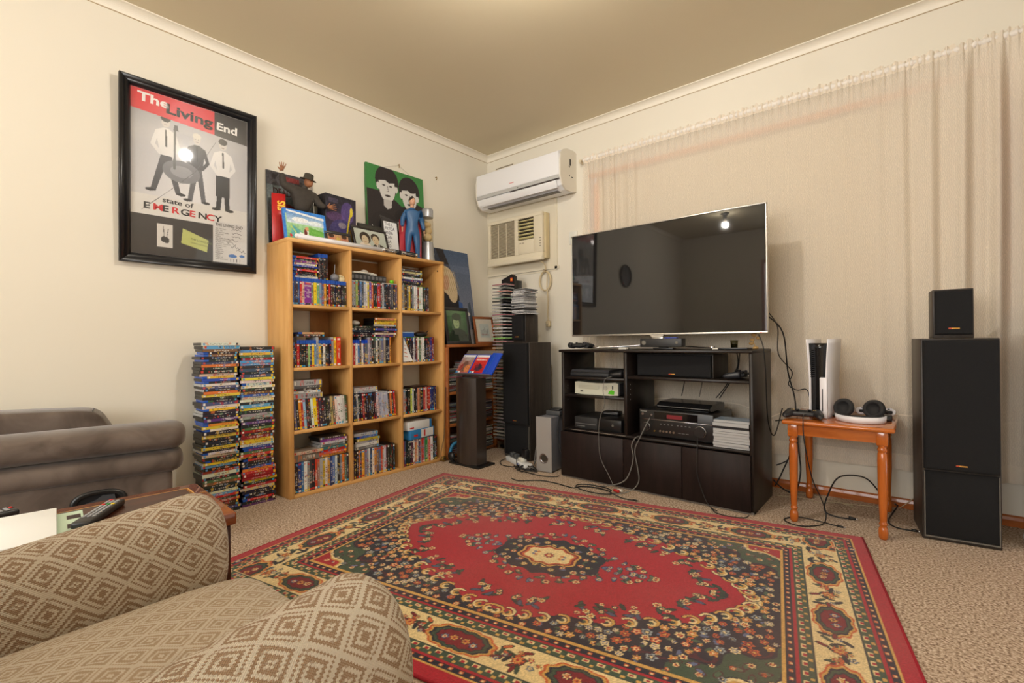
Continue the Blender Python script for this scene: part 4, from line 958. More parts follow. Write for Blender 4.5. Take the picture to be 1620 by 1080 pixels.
# ================================================================== two floor stacks of cases
def floor_stack(yc, xf, ztop, side, kinds, seed):
    r2 = random.Random(seed); zz = .0008; items = []
    while zz < ztop:
        kind = r2.choices(*kinds)[0]; tk = r2.choice([1, 1, 1, 1.05, 1.3, 1.0])
        items.append((kind, tk)); zz += DIM[kind][1]*tk+.0005
    n = len(items); zz = .0008; drift = 0
    for k, (kind, tk) in enumerate(items):
        dx, dy, dz, _ = DIM[kind]; th = dy*tk
        col = tuple(max(0, min(255, c+r2.randint(-10, 10))) for c in r2.choice(MIX))
        top = n-k
        if side == 'left' and top in (1, 25, 31): col = {1: (214,220,206), 25: (236,190,30), 31: (226,140,40)}[top]
        if side == 'right' and top in (6, 12, 40, 57): col = {6: (70,150,206), 12: (226,214,60), 40: (196,50,36), 57: (206,40,36)}[top]
        drift += r2.uniform(-.0015, .0015); drift *= .9
        disc_case(kind, col, (xf-dx/2+r2.uniform(-.006, .004)+drift, yc+r2.uniform(-.006, .006)+drift, zz+th/2), (PI/2, 0, r2.uniform(-.05, .05)), f"{cname(col)} disc case, {ordinal(top)} from the top of {side} floor stack", f"cases in the {side} floor stack", tk)
        zz += th+.0005
floor_stack(-2.286, .205, .885, 'left', (['dvd', 'blu', 'clear'], [5, 2, 1]), 5)
floor_stack(-2.098, .20, .872, 'right', (['dvd', 'blu', 'clear'], [8, 1, 1]), 9)
# ================================================================== framed concert poster on the left wall
BLACKF = mat('black_frame', (30,30,33), rough=.3)
def flat_person(cv, x, y, s, shirt, legs, hair=(40,36,34), skin=(205,200,195), stance=.10, lean=0.0):
    """a simple standing figure in a printed picture; y is the foot line, s the height"""
    cv.poly([(x-stance*s, y), (x-.05*s+lean, y+.5*s), (x+.06*s+lean, y+.5*s), (x+stance*s, y), (x+(stance-.06)*s, y), (x+.005*s+lean, y+.38*s), (x-(stance-.06)*s, y)], legs)
    cv.ell(x-stance*s, y+.012*s, .05*s, .02*s, (30,30,32)); cv.ell(x+stance*s, y+.012*s, .05*s, .02*s, (30,30,32))
    cv.poly([(x-.06*s+lean, y+.48*s), (x+.07*s+lean, y+.48*s), (x+.11*s+lean, y+.78*s), (x+.03*s+lean, y+.83*s), (x-.03*s+lean, y+.83*s), (x-.11*s+lean, y+.78*s)], shirt)
    cv.line([(x-.09*s+lean, y+.77*s), (x-.14*s+lean, y+.60*s), (x-.06*s+lean, y+.50*s)], .045*s, shirt); cv.line([(x+.09*s+lean, y+.77*s), (x+.14*s+lean, y+.60*s), (x+.07*s+lean, y+.50*s)], .045*s, shirt)
    cv.line([(x+lean, y+.80*s), (x+.005*s+lean, y+.60*s)], .02*s, (40,40,44))
    cv.ell(x+lean, y+.91*s, .048*s, .068*s, skin); cv.ell(x+lean, y+.955*s, .055*s, .045*s, hair)
    for q in (-1, 1): cv.ell(x+lean+q*.018*s, y+.915*s, .008*s, .005*s, (60,56,54))
    cv.line([(x+lean-.014*s, y+.872*s), (x+lean+.014*s, y+.872*s)], .007*s, (110,90,86))
def poster():
    W_, H_ = .632, .918; tilt = math.radians(1.6)
    root = thing('framed_poster', 'large black-framed red, white and black concert poster on left wall', 'framed poster')
    # local x along +y of the room, local y up, local z out from the wall
    root.matrix_world = facing((.012, -2.668, 1.30), (0, 1, 0), (math.sin(tilt), 0, math.cos(tilt)))
    fw = .047
    def rail(poly, name='frame_rail'): pass
    prof = [(0, 0), (0, .022), (.010, .030), (.022, .022), (.030, .028), (.040, .022), (fw, .010), (fw, 0)]
    for k, (a, b, d0, d1) in enumerate((((0, 0), (W_, 0), (1, 1), (-1, 1)), ((W_, 0), (W_, H_), (-1, 1), (-1, -1)), ((W_, H_), (0, H_), (-1, -1), (1, -1)), ((0, H_), (0, 0), (1, -1), (1, 1)))):
        A = [Vector((a[0]+d0[0]*p, a[1]+d0[1]*p, h)) for p, h in prof]; B = [Vector((b[0]+d1[0]*p, b[1]+d1[1]*p, h)) for p, h in prof]
        MB().loft([A, B]).build('frame_rail', BLACKF, root)
    MB().box(.02, W_-.02, .02, H_-.02, 0, .006).build('backing', mat('mount_black', (38,34,33), rough=.8), root)
    iw, ih = W_-2*fw, H_-2*fw
    cv = Cv(iw, ih, .0022, (52,47,46))
    yb = ih*.245
    cv.vgrad(0, yb, iw, ih, (214,212,212), (172,172,176))
    r = np.random.RandomState(4)
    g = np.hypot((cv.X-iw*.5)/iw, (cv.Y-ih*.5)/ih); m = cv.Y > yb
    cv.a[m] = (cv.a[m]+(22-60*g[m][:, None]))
    cv.rect(0, yb, iw, yb+.10, (216,213,208))
    flat_person(cv, iw*.27, yb+.125, .40, (222,220,218), (70,70,74), stance=.17); flat_person(cv, iw*.53, yb+.105, .37, (64,64,68), (90,90,94), hair=(214,210,200), stance=.12); flat_person(cv, iw*.765, yb+.085, .40, (226,224,222), (34,34,37), stance=.09)
    # double bass lying across, small amplifier block
    cv.ell(iw*.40, yb+.25, .085, .058, (120,120,124)); cv.ell(iw*.40, yb+.25, .05, .03, (150,150,154)); cv.line([(iw*.34, yb+.26), (iw*.345, ih*.80)], .010, (96,96,98)); cv.poly([(iw*.33, ih*.80), (iw*.375, ih*.80), (iw*.365, ih*.835), (iw*.34, ih*.835)], (70,70,74))
    cv.rect(iw*.70, yb+.16, iw*.83, yb+.275, (48,48,50))
    cv.line([(iw*.08, yb+.02), (iw*.30, yb+.14), (iw*.52, yb+.27), (iw*.70, ih*.80)], .0022, (90,90,94))
    # red and black title band, sloping
    cv.poly([(0, ih), (0, ih*.875), (iw*.685, ih*.845), (iw*.685, ih)], (214,48,56)); cv.poly([(iw*.685, ih), (iw*.685, ih*.845), (iw, ih*.83), (iw, ih)], (38,36,38))
    # set-list sheet, ticket, small card
    cv.rect(iw*.675, .0, iw, ih*.275, (208,206,204))
    cv.rect(iw*.20, ih*.055, iw*.325, ih*.20, (212,208,202)); cv.ell(iw*.255, ih*.105, .013, .016, (50,48,48)); cv.ell(iw*.275, ih*.10, .013, .016, (60,58,58)); cv.line([(iw*.255, ih*.12), (iw*.25, ih*.185)], .003, (60,58,58)); cv.line([(iw*.275, ih*.115), (iw*.29, ih*.17)], .003, (60,58,58))
    cv.poly([(iw*.395, ih*.095), (iw*.62, ih*.055), (iw*.635, ih*.135), (iw*.41, ih*.19)], (184,190,112))
    cv.ell(iw*.86, ih*.05, .022, .010, (60,110,180)); cv.ell(iw*.95, ih*.055, .014, .008, (60,110,180))
    for k in range(4): cv.line([(iw*(.84+.03*k), ih*.03), (iw*(.84+.03*k), ih*.012)], .003, (90,90,96))
    # signatures scrawled over the sheet
    for k in range(7):
        x0, y0 = iw*r.uniform(.80, .90), ih*(.085+.024*k); pts = [(x0+j*.007, y0+r.uniform(-.008, .010)) for j in range(8)]; cv.line(pts, .0022, (70,68,72))
    cv.speckle(4, 3)
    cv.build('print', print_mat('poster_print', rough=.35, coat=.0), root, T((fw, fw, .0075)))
    ink = {'w': mat('ink_white', (238,236,232), rough=.6), 'k': mat('ink_black', (34,32,34), rough=.6), 'r': mat('ink_red', (206,44,50), rough=.6), 'g': mat('ink_olive', (96,100,56), rough=.6)}
    def tx(s, x, y, size, c, bold=.02, sx=1.25, rot=-.055, space=1.0): text('lettering', s, size, ink[c], root, T((fw+x, fw+y, .0079)) @ RZ(rot), bold=bold, sx=sx, space=space, thick=.0001)
    tx('The', iw*.05, ih*.93, .062, 'w', .03, 1.35, -.03); tx('Living', iw*.265, ih*.898, .070, 'k', .03, 1.35, -.03); tx('End', iw*.70, ih*.888, .058, 'w', .03, 1.25, -.03)
    tx('state of', iw*.24, ih*.338, .036, 'k', .02, 1.25)
    x = iw*.09
    for ch, c in zip('EMERGENCY', 'krkrkrkrk'):
        tx(ch, x, ih*.282-(x-iw*.09)*.03, .046, c, .025, 1.3, -.03); x += .040
    tx('THE LIVING END', iw*.695, ih*.243, .0235, 'k', .012, .80, -.0)
    for k, s in enumerate(('TILL THE END', 'ROLL ON', 'WE WANT MORE', 'WHAT WE', 'RADIO', 'ALL TORN DOWN', 'END OF THE WORLD', 'UP MEDLEY', 'TAINTED  MONDAY', 'SECOND LAST', 'SECOND', 'E BOOGIE', 'LONG LIVE', 'PRISONER', 'HAPPY', 'WAKE UP', 'WEST END RIOT')):
        tx(s, iw*.695, ih*.222-.0105*k, .0085, 'k', .0, 1.0, 0)
    tx('THE LIVING END', iw*.475, ih*.125, .014, 'g', .01, 1.0, -.14); tx('GENERAL ADMISSION', iw*.475, ih*.103, .009, 'g', .0, 1.0, -.14)
    MB().box(fw-.004, W_-fw+.004, fw-.004, H_-fw+.004, .0095, .011).build('glass', glass_mat('picture_glass', rough=.035), root)
poster()
for y, z in ((-.995, 2.235), (-.627, 2.235)):
    h = tag(MB().cyl((0, y, z), (.018, y, z), .003).build('wall_hook', mat('brass_hook', (150,120,60), rough=.35, metal=.8)), 'tiny brass wall hook '+('above the green portrait canvas' if y < -.8 else 'right of the green portrait canvas'), 'hook', 'brass hooks on the left wall')
    MB().tube([(.016, y, z), (.02, y, z-.012), (.014, y, z-.022), (.010, y, z-.014)], .0022, n=6).build('hook_curl', mat('brass_hook'), h)

# ================================================================== things on top of the bookcase
ZT = BZ+.0006
def leaning_panel(name, label, cat, y0, w, h, xb, xt, z=ZT, thick=.012, yaw=0.0):
    """root whose local frame lies in a panel leaning back from (xb, z) towards xt at height h"""
    root = thing(name, label, cat)
    up = Vector((xt-xb, 0, math.sqrt(max(1e-6, h*h-(xt-xb)**2))))
    ux = Vector((-math.sin(yaw), math.cos(yaw), 0)); up = RZ(yaw) @ up
    root.matrix_world = facing((xb, y0, z), ux, up)
    return root
def slab(root, w, h, thick, mtl, name='board'): MB().rbox(0, w, 0, h, -thick, 0, r=min(.002, thick*.3), seg=1).build(name, mtl, root)
# tall comic book with title
r_ = leaning_panel('comic_cover', 'tall grey comic cover leaning at the left end of the bookcase top', 'comic', -1.968, .29, .455, .045, .010, z=ZT+.0)
slab(r_, .29, .45, .006, mat('board_grey', (70,74,76), rough=.5), 'board')
cv = Cv(.286, .446, .003, (96,104,104)); cv.rect(0, .36, .286, .446, (64,62,66)); cv.rect(.10, .40, .20, .43, (120,44,44)); cv.vgrad(0, .0, .286, .25, (40,38,40), (90,92,90)); cv.rect(.235, .385, .28, .44, (170,160,150)); cv.ell(.12, .22, .05, .035, (110,34,36)); cv.ell(.06, .26, .02, .05, (50,56,54)); cv.rect(.19, .10, .286, .15, (150,40,34)); cv.speckle(14, 5, 3)
cv.build('cover_print', print_mat('gloss_print', rough=.3), r_, T((.002, .002, .0004)))
text('lettering', 'DEADPOOL', .060, mat('ink_dark_red', (60,30,30), rough=.5), r_, T((.035, .305, .0008)), bold=.02, sx=.72)
r_ = leaning_panel('red_annual', 'red hardback with yellow lettering leaning in front of comic cover', 'book', -1.972, .05, .30, .10, .072, thick=.02, yaw=-.35)
slab(r_, .075, .295, .018, mat('annual_red', (176,28,30), rough=.35), 'cover')
text('lettering', 'SIS', .058, mat('ink_yellow', (236,190,40), rough=.4), r_, T((.071, .19, .0006)) @ RZ(PI/2), bold=.03, sx=.9)
# figurine in a hat with an arm raised (plain generic figure)
def skin_figure(name, verts, edges, rad, mtl, parent, sub=2, M=None):
    me = bpy.data.meshes.new(name); me.from_pydata(verts, edges, []); o = bpy.data.objects.new(name, me); COL.objects.link(o)
    md = o.modifiers.new('s', 'SKIN'); md.use_smooth_shade = True
    for v, r in zip(me.skin_vertices[0].data, rad): v.radius = r if hasattr(r, '__len__') else (r, r)
    me.skin_vertices[0].data[0].use_root = True
    m2 = o.modifiers.new('d', 'SUBSURF'); m2.levels = m2.render_levels = sub
    dg = bpy.context.evaluated_depsgraph_get(); nm = bpy.data.meshes.new_from_object(o.evaluated_get(dg)); bpy.data.objects.remove(o)
    nm.name = name; nm.materials.clear(); nm.materials.append(mtl)
    nm.polygons.foreach_set('use_smooth', [True]*len(nm.polygons))
    q = bpy.data.objects.new(name, nm); COL.objects.link(q); q.parent = parent
    if M is not None: q.matrix_local = M
    return q
def hand(parent, p, d, s, mtl, side):
    """small open hand: palm and five tapering fingers"""
    d = Vector(d).normalized(); a = Vector(side).normalized(); v = [Vector(p), Vector(p)+d*s*.5]; e = [(0, 1)]; rad = [s*.16, s*.24]
    for k, (o, L) in enumerate(((-.27, .42), (-.09, .52), (.09, .5), (.26, .40))):
        b = len(v); v += [v[1]+a*o*s+d*s*.16, v[1]+a*o*s*1.5+d*s*(.2+L)]; e += [(1, b), (b, b+1)]; rad += [s*.075, s*.05]
    b = len(v); v += [v[0]+a*s*.28+d*s*.28, v[0]+a*s*.55+d*s*.5]; e += [(0, b), (b, b+1)]; rad += [s*.09, s*.06]
    return skin_figure('hand', [tuple(q) for q in v], e, rad, mtl, parent, 1)
def head(parent, c, s, skinm, hairm, face=(1, 0, 0), hair=True):
    f = Vector(face).normalized(); M = facing(c, Vector((0, 0, 1)).cross(f), (0, 0, 1))     # local z faces out
    h = MB().sphere((0, 0, 0), (s*.36, s*.5, s*.42), 18, 14).sphere((0, -.22*s, .10*s), (s*.24, s*.24, s*.30), 14, 8)
    h.sphere((0, -.02*s, .41*s), (s*.06, s*.11, s*.09), 10, 6)
    for q in (-1, 1): h.sphere((q*.36*s, -.02*s, 0), (s*.05, s*.11, s*.07), 8, 6)
    ho = h.build('head', skinm, parent); ho.matrix_local = M
    for q in (-1, 1): MB().sphere((q*.14*s, .06*s, .375*s), (s*.055, s*.035, s*.03), 8, 6).build('eye', mat('toy_eye', (30,26,24), rough=.3), ho)
    MB().sphere((0, -.24*s, .375*s), (s*.10, s*.022, s*.03), 10, 6).build('mouth', mat('toy_lip', (130,60,50), rough=.5), ho)
    if hair: MB().sphere((0, .13*s, -.06*s), (s*.39, s*.41, s*.43), 16, 10).build('hair', hairm, ho)
    return ho
def hat_figure():
    r = thing('hatted_figurine', 'dark figurine of a man in a brimmed hat with one arm raised', 'figurine', (.112, -1.80, ZT+.002))
    jm = mat('jumper_dark', (58,52,46), rough=.8, noise=60, var=.35); sk = mat('toy_skin_brown', (150,98,64), rough=.6, noise=80, var=.25); tr = mat('toy_trousers', (62,44,36), rough=.75, noise=50, var=.3)
    v = [(0,0,.19),(0,.004,.25),(0,.012,.315),(.004,.018,.345),(.008,.022,.37), (.0,-.05,.325),(-.005,-.108,.345),(.0,-.118,.415), (.0,.078,.31),(.03,.108,.255),(.05,.135,.248)]
    e = [(0,1),(1,2),(2,3),(3,4),(2,5),(5,6),(6,7),(2,8),(8,9),(9,10)]
    rad = [(.042,.05),(.044,.052),(.04,.056),.02,.018,.030,.024,.019,.031,.022,.017]
    skin_figure('jumper', v, e, rad, jm, r)
    v = [(0,0,.19),(-.004,-.036,.16),(.03,-.045,.085),(.0,-.052,.012),(.035,-.052,.008),(-.004,.036,.16),(.03,.045,.09),(.005,.05,.012),(.04,.052,.008)]
    skin_figure('trousers', v, [(0,1),(1,2),(2,3),(3,4),(0,5),(5,6),(6,7),(7,8)], [(.04,.05),.034,.026,.018,.014,.034,.026,.018,.014], tr, r)
    hand(r, (0,-.118,.418), (0, .1, 1), .050, sk, (0, -1, 0)); hand(r, (.052,.137,.248), (.3, .9, .12), .050, sk, (0, -.2, 1))
    head(r, (.022, .035, .388), .066, sk, tr, (.85, .45, .1), hair=False)
    hat = MB().lathe([(.0, .034), (.02, .036), (.027, .030), (.030, .004), (.046, .0), (.048, -.003), (.03, -.001)], n=24, M=T((.02, .034, .405)) @ RZ(.4) @ RY(.28))
    hat.build('hat', mat('felt_hat', (66,60,50), rough=.85), r)
hat_figure()
# blue picture stand with a landscape scene
r_ = leaning_panel('blue_picture_box', 'blue-edged box with a green meadow picture on the bookcase top', 'picture box', -1.944, .262, .205, .212, .17)
slab(r_, .262, .196, .02, mat('box_bright_blue', (56,126,206), rough=.3), 'box')
cv = Cv(.262, .196, .0022, (58,130,214)); cv.vgrad(.012, .0, .24, .165, (110,176,120), (190,220,170)); cv.vgrad(.018, .11, .245, .175, (214,226,232), (104,150,206)); cv.poly([(.02, .18), (.25, .155), (.25, .17), (.02, .19)], (232,236,238)); cv.ell(.10, .135, .05, .016, (236,240,242)); cv.ell(.19, .13, .045, .012, (226,236,240)); cv.poly([(.03, .02), (.09, .012), (.10, .06), (.05, .10)], (96,170,170)); cv.poly([(.07, .0), (.10, .0), (.115, .05), (.09, .06)], (236,240,236)); cv.ell(.13, .05, .018, .03, (226,226,210)); cv.ell(.125, .06, .01, .022, (110,50,44)); cv.ell(.135, .085, .012, .012, (206,150,110)); cv.line([(.04, .09), (.08, .03)], .006, (190,206,90)); cv.ell(.035, .03, .008, .01, (196,60,60)); cv.poly([(.14, .02), (.24, .0), (.24, .08), (.15, .10)], (112,176,80)); cv.speckle(12, 8, 4)
cv.build('picture', print_mat('gloss_print'), r_, T((0, 0, .0004)))
# dark collector's box with purple artwork
t_ = thing('collector_box', 'tall black box with purple night-sky artwork on bookcase top', 'box', (.088, -1.588, ZT), .10)
MB().rbox(-.045, .045, -.075, .155, 0, .352, r=.002).build('carton', mat('carton_black', (40,38,42), rough=.35), t_)
cv = Cv(.226, .346, .003, (44,40,52)); cv.vgrad(0, .12, .226, .346, (60,44,80), (36,36,46)); cv.ell(.07, .21, .07, .03, (104,70,120), al=.6); cv.ell(.16, .25, .05, .07, (96,76,150), al=.7); cv.ell(.12, .10, .10, .10, (62,56,110)); cv.ell(.12, .16, .03, .02, (170,160,150), al=.6); cv.line([(.155, .10), (.17, .19), (.185, .25)], .012, (200,180,40)); cv.ell(.19, .26, .012, .03, (214,196,50)); cv.ell(.185, .09, .016, .06, (150,120,60)); cv.rect(.02, .30, .085, .325, (70,64,84)); cv.speckle(10, 2, 3)
cv.build('artwork', print_mat('gloss_print'), t_, facing((.0455, -.073, .003), (0, 1, 0)))
# photograph frames
def photo_frame(name, label, y0, w, h, xb, xt, fw, frame_m, painter, yaw=0.0, thick=.014, z=ZT, mount=None):
    r = leaning_panel(name, label, 'photo frame', y0, w, h, xb, xt, z=z, yaw=yaw)
    for b in ((0, w, 0, fw), (0, w, h-fw, h), (0, fw, fw, h-fw), (w-fw, w, fw, h-fw)): MB().rbox(b[0], b[1], b[2], b[3], -thick, 0, r=.0018, seg=1).build('frame_rail', frame_m, r)
    MB().box(fw, w-fw, fw, h-fw, -thick, -.006).build('backing', mat('mount_black'), r)
    cv = Cv(w-2*fw, h-2*fw, .0018, mount or (120,120,120)); painter(cv, w-2*fw, h-2*fw); cv.build('photograph', print_mat('photo_print', rough=.3), r, T((fw, fw, -.0055)))
    MB().box(fw, w-fw, fw, h-fw, -.004, -.003).build('glass', glass_mat('picture_glass'), r)
    return r
def p_two(cv, w, h):
    cv.vgrad(0, 0, w, h, (206,130,96), (190,150,110))
    for x in (w*.2, w*.8): cv.ell(x, h*.5, w*.13, h*.42, (190,120,96)); cv.ell(x, h*.85, w*.13, h*.22, (60,40,34)); cv.ell(x, h*.25, w*.05, h*.05, (120,60,50))
    cv.ell(w*.5, h*.5, w*.10, h*.25, (206,180,90)); cv.speckle(14, 1, 2)
photo_frame('small_photo_frame', 'small black frame with an orange-toned photo of two faces', -1.70, .185, .108, .222, .19, .02, mat('frame_charcoal', (44,42,42), rough=.45), p_two)
def p_couple(cv, w, h):
    cv.vgrad(0, 0, w, h, (176,186,176), (200,206,196))
    cv.ell(w*.30, h*.10, w*.20, h*.30, (226,214,200)); cv.ell(w*.72, h*.05, w*.24, h*.34, (52,50,50)); cv.poly([(w*.66, h*.36), (w*.76, h*.36), (w*.71, h*.02)], (226,222,216)); cv.line([(w*.71, h*.33), (w*.715, h*.08)], w*.022, (44,42,44))
    cv.ell(w*.33, h*.60, w*.17, h*.28, (58,48,42)); cv.ell(w*.32, h*.50, w*.105, h*.22, (206,190,160)); cv.ell(w*.655, h*.68, w*.14, h*.20, (62,50,42)); cv.ell(w*.66, h*.55, w*.10, h*.22, (206,186,152))
    for x in (w*.32, w*.66):
        for q in (-1, 1): cv.ell(x+q*w*.04, h*.56, w*.014, h*.016, (60,48,42))
        cv.line([(x-w*.03, h*.42), (x+w*.03, h*.42)], h*.022, (170,90,80))
photo_frame('couple_photo_frame', 'black-framed photo of a couple in formal wear on bookcase top', -1.492, .285, .185, .215, .160, .016, mat('frame_darkbrown', (38,32,30), rough=.35), p_couple, yaw=.06)
r_ = leaning_panel('back_frame', 'plain dark frame standing behind the couple photo', 'photo frame', -1.405, .21, .225, .135, .095); slab(r_, .21, .22, .012, mat('frame_charcoal'), 'backing'); MB().rbox(.012, .198, .012, .208, 0, .0025, r=.001, seg=1).build('panel', mat('frame_panel', (58,58,52), rough=.5), r_)
# handwritten list in a dark frame
r_ = leaning_panel('handwritten_list', 'white sheet of handwritten lines in a narrow dark stand', 'list', -1.20, .135, .285, .115, .075)
slab(r_, .135, .285, .012, mat('frame_charcoal'), 'frame'); MB().box(.014, .128, .012, .274, .0, .0008).build('sheet', mat('white_paper'), r_)
text('lettering', 'THE L\nFRYDA\nPARA\nCAN\nPLA\nDO\nSA\nA', .034, mat('ink_blueblack', (60,60,84), rough=.6), r_, T((.022, .243, .001)), sx=.8)
# pop-style portrait canvas (generic faces)
def canvas_portrait():
    r = leaning_panel('portrait_canvas', 'green canvas with four black and white portrait heads behind the figurine', 'canvas', -1.288, .515, .70, .06, .016)
    w, h = .515, .685; slab(r, w, h, .028, mat('canvas_edge', (58,110,60), rough=.7), 'stretcher')
    cv = Cv(w, h, .0028, (62,126,66))
    DK, MD, LT = (46,40,40), (88,80,78), (206,204,200)
    cv.poly([(0, 0), (w, 0), (w, .45), (.44, .47), (.36, .43), (.30, .42), (.22, .47), (.13, .50), (0, .50)], DK)
    def face(x, y, s, lean=0.0):
        cv.ell(x, y+.10*s, .34*s, .38*s, DK); cv.ell(x, y-.06*s, .235*s, .36*s, LT, rot=lean); cv.ell(x-.26*s, y-.05*s, .05*s, .09*s, LT); cv.ell(x+.26*s, y-.05*s, .05*s, .09*s, LT)
        cv.poly([(x-.27*s, y+.02*s), (x+.28*s, y+.02*s), (x+.30*s, y+.30*s), (x-.30*s, y+.30*s)], DK); cv.poly([(x-.24*s, y+.08*s), (x-.05*s, y+.12*s), (x+.05*s, y+.06*s), (x+.22*s, y+.10*s), (x+.22*s, y+.02*s), (x-.24*s, y-.0*s)], LT)
        for q in (-1, 1): cv.ell(x+q*.10*s, y-.01*s, .045*s, .022*s, MD); cv.ell(x+q*.10*s, y-.01*s, .018*s, .018*s, DK)
        cv.line([(x+.01*s, y-.02*s), (x+.03*s, y-.15*s), (x-.02*s, y-.16*s)], .016*s, MD); cv.ell(x, y-.26*s, .085*s, .03*s, MD); cv.ell(x, y-.262*s, .055*s, .012*s, DK)
        cv.poly([(x-.12*s, y-.36*s), (x+.12*s, y-.36*s), (x+.10*s, y-.55*s), (x-.02*s, y-.6*s), (x-.12*s, y-.52*s)], (186,182,178))
    face(.175, .555, .30); face(.375, .525, .29)
    cv.poly([(.405, .36), (.45, .42), (.44, .28), (.40, .25)], LT)
    cv.ell(.31, .30, .075, .095, DK); cv.ell(.30, .265, .05, .07, LT); cv.ell(.31, .34, .08, .055, (38,34,34))
    cv.ell(.125, .20, .10, .11, LT); cv.ell(.14, .27, .115, .08, (40,36,36)); cv.ell(.10, .21, .018, .01, DK); cv.line([(.135, .20), (.13, .14)], .006, MD)
    for k in range(16): a = .10+.012*k; cv.line([(a, .32-.002*k), (a+.03, .24+.003*k)], .0025, (110,104,104))
    cv.speckle(4, 6); cv.build('painting', print_mat('matt_print', rough=.65), r, T((0, 0, .0004)))
    MB().tube([(.12, h-.004, -.02), (.293, h+.052, -.004), (.44, h-.004, -.02)], .0008, n=5, smooth_path=0).build('hanging_wire', mat('chrome', (190,190,194), rough=.18, metal=1.0), r)
canvas_portrait()
# plain blue toy figure in front of a red backing card
def blue_figure():
    r = thing('toy_figure', 'plain blue toy man standing in front of red backing card', 'figurine', (.178, -1.005, ZT), math.radians(-24))
    bl_ = mat('toy_blue', (38,86,132), rough=.4); sk = mat('toy_skin', (206,160,128), rough=.5); hr = mat('toy_hair', (44,30,26), rough=.6)
    v = [(0,0,.225),(0,0,.27),(0,0,.32),(0,0,.362),(0,0,.385), (0,-.05,.345),(-.005,-.072,.285),(.012,-.076,.235), (0,.05,.345),(-.005,.075,.28),(.006,.085,.22), (0,-.026,.20),(.01,-.034,.115),(.0,-.036,.022),(.03,-.04,.012), (0,.026,.20),(.0,.036,.115),(-.012,.042,.022),(.018,.048,.012)]
    e = [(0,1),(1,2),(2,3),(3,4),(2,5),(5,6),(6,7),(2,8),(8,9),(9,10),(0,11),(11,12),(12,13),(13,14),(0,15),(15,16),(16,17),(17,18)]
    rad = [(.034,.042),(.03,.038),(.034,.055),(.026,.034),.016,.025,.019,.013,.025,.019,.013,.032,.023,.015,.012,.032,.023,.015,.012]
    skin_figure('body', v, e, rad, bl_, r)
    hand(r, (.012,-.077,.232), (.1, 0, -1), .030, sk, (1, 0, 0)); hand(r, (.006,.086,.217), (.1, .05, -1), .030, sk, (1, 0, 0))
    MB().cyl((0, 0, .38), (0, 0, .40), .014).build('neck', sk, r); head(r, (.004, 0, .428), .062, sk, hr, (.95, .3, 0))
    MB().prism([(-.085, 0), (.078, 0), (.078, .30), (-.085, .30)], 0, -.052, -.044).build('backing_card', mat('card_red', (176,20,40), rough=.5), r)
blue_figure()
# lava lamp
def lava():
    r = thing('lava_lamp', 'silver lava lamp with cream wax at the right end of bookcase top', 'lava lamp', (.150, -.838, ZT))
    al = mat('brushed_alloy', (176,178,182), rough=.35, metal=.7)
    MB().lathe([(.056, 0), (.056, .004), (.052, .02), (.045, .09), (.041, .155), (.040, .158)], n=28).build('base', al, r)
    t = NT('lava_glass'); tr = t.n('ShaderNodeBsdfTransparent', Color=(.95, .92, .85, 1)); gl = t.n('ShaderNodeBsdfGlossy', Roughness=.03); fr = t.math('ADD', .035, t.math('MULTIPLY', t.math('POWER', t.n('ShaderNodeLayerWeight', Blend=.5).outputs['Facing'], 5.0), .9))
    mx = t.n('ShaderNodeMixShader', Fac=fr, i1=tr.outputs[0], i2=gl.outputs[0]); t.t.links.new(mx.outputs[0], t.out.inputs[0])
    MB().lathe([(.040, .158), (.042, .20), (.043, .25), (.042, .32), (.040, .345)], n=28).build('bottle', t.m, r)
    wx = MB().sphere((0, 0, .195), (.034, .034, .032), 16, 10).sphere((.003, .004, .245), (.028, .028, .034), 16, 10).sphere((-.004, -.003, .29), (.032, .032, .026), 16, 10)
    wx.build('wax', mat('lava_wax', (206,184,140), rough=.4), r)
    MB().lathe([(.042, .343), (.043, .35), (.043, .40), (.040, .41), (0, .412)], n=28).build('cap', al, r)
lava()
# toy light sword lying along the front edge
def sword():
    r = thing('toy_light_sword', 'long white-bladed toy sword with black and silver handle on bookcase edge', 'toy sword', (.2575, -1.90, ZT+.0185), math.radians(0.2))
    MB().cyl((0, .0, 0), (0, .585, 0), .0140, n=18).sphere((0, 0, 0), .0140, 14, 8).build('blade', mat('blade_white', (226,226,230), rough=.25), r)
    ch, bk_ = mat('chrome', (190,190,194), rough=.18, metal=1.0), mat('black_plastic')
    MB().lathe([(.0, .0), (.0165, .0), (.0175, .02), (.0175, .05), (.015, .056), (.015, .075), (.0178, .08), (.0178, .11)], n=20, M=T((0, .575, 0)) @ RX(-PI/2)).build('emitter', ch, r)
    MB().lathe([(.0165, .11), (.0165, .16)], n=20, M=T((0, .575, 0)) @ RX(-PI/2)).build('grip_core', bk_, r)
    MB().lathe([(.017, .155), (.0178, .16), (.0178, .19), (.017, .195)], n=20, M=T((0, .575, 0)) @ RX(-PI/2)).build('collar', ch, r)
    for k in range(8):
        a = 2*PI*k/8; MB().rbox(-.0035, .0035, .77, .85, .0125, .0178, r=.001, seg=1, M=RY(a)).build('grip_rib', bk_, r)
    MB().lathe([(.0135, .19), (.0135, .28), (.0172, .283), (.0172, .295), (.0, .297)], n=20, M=T((0, .575, 0)) @ RX(-PI/2)).build('pommel', ch, r)
sword()
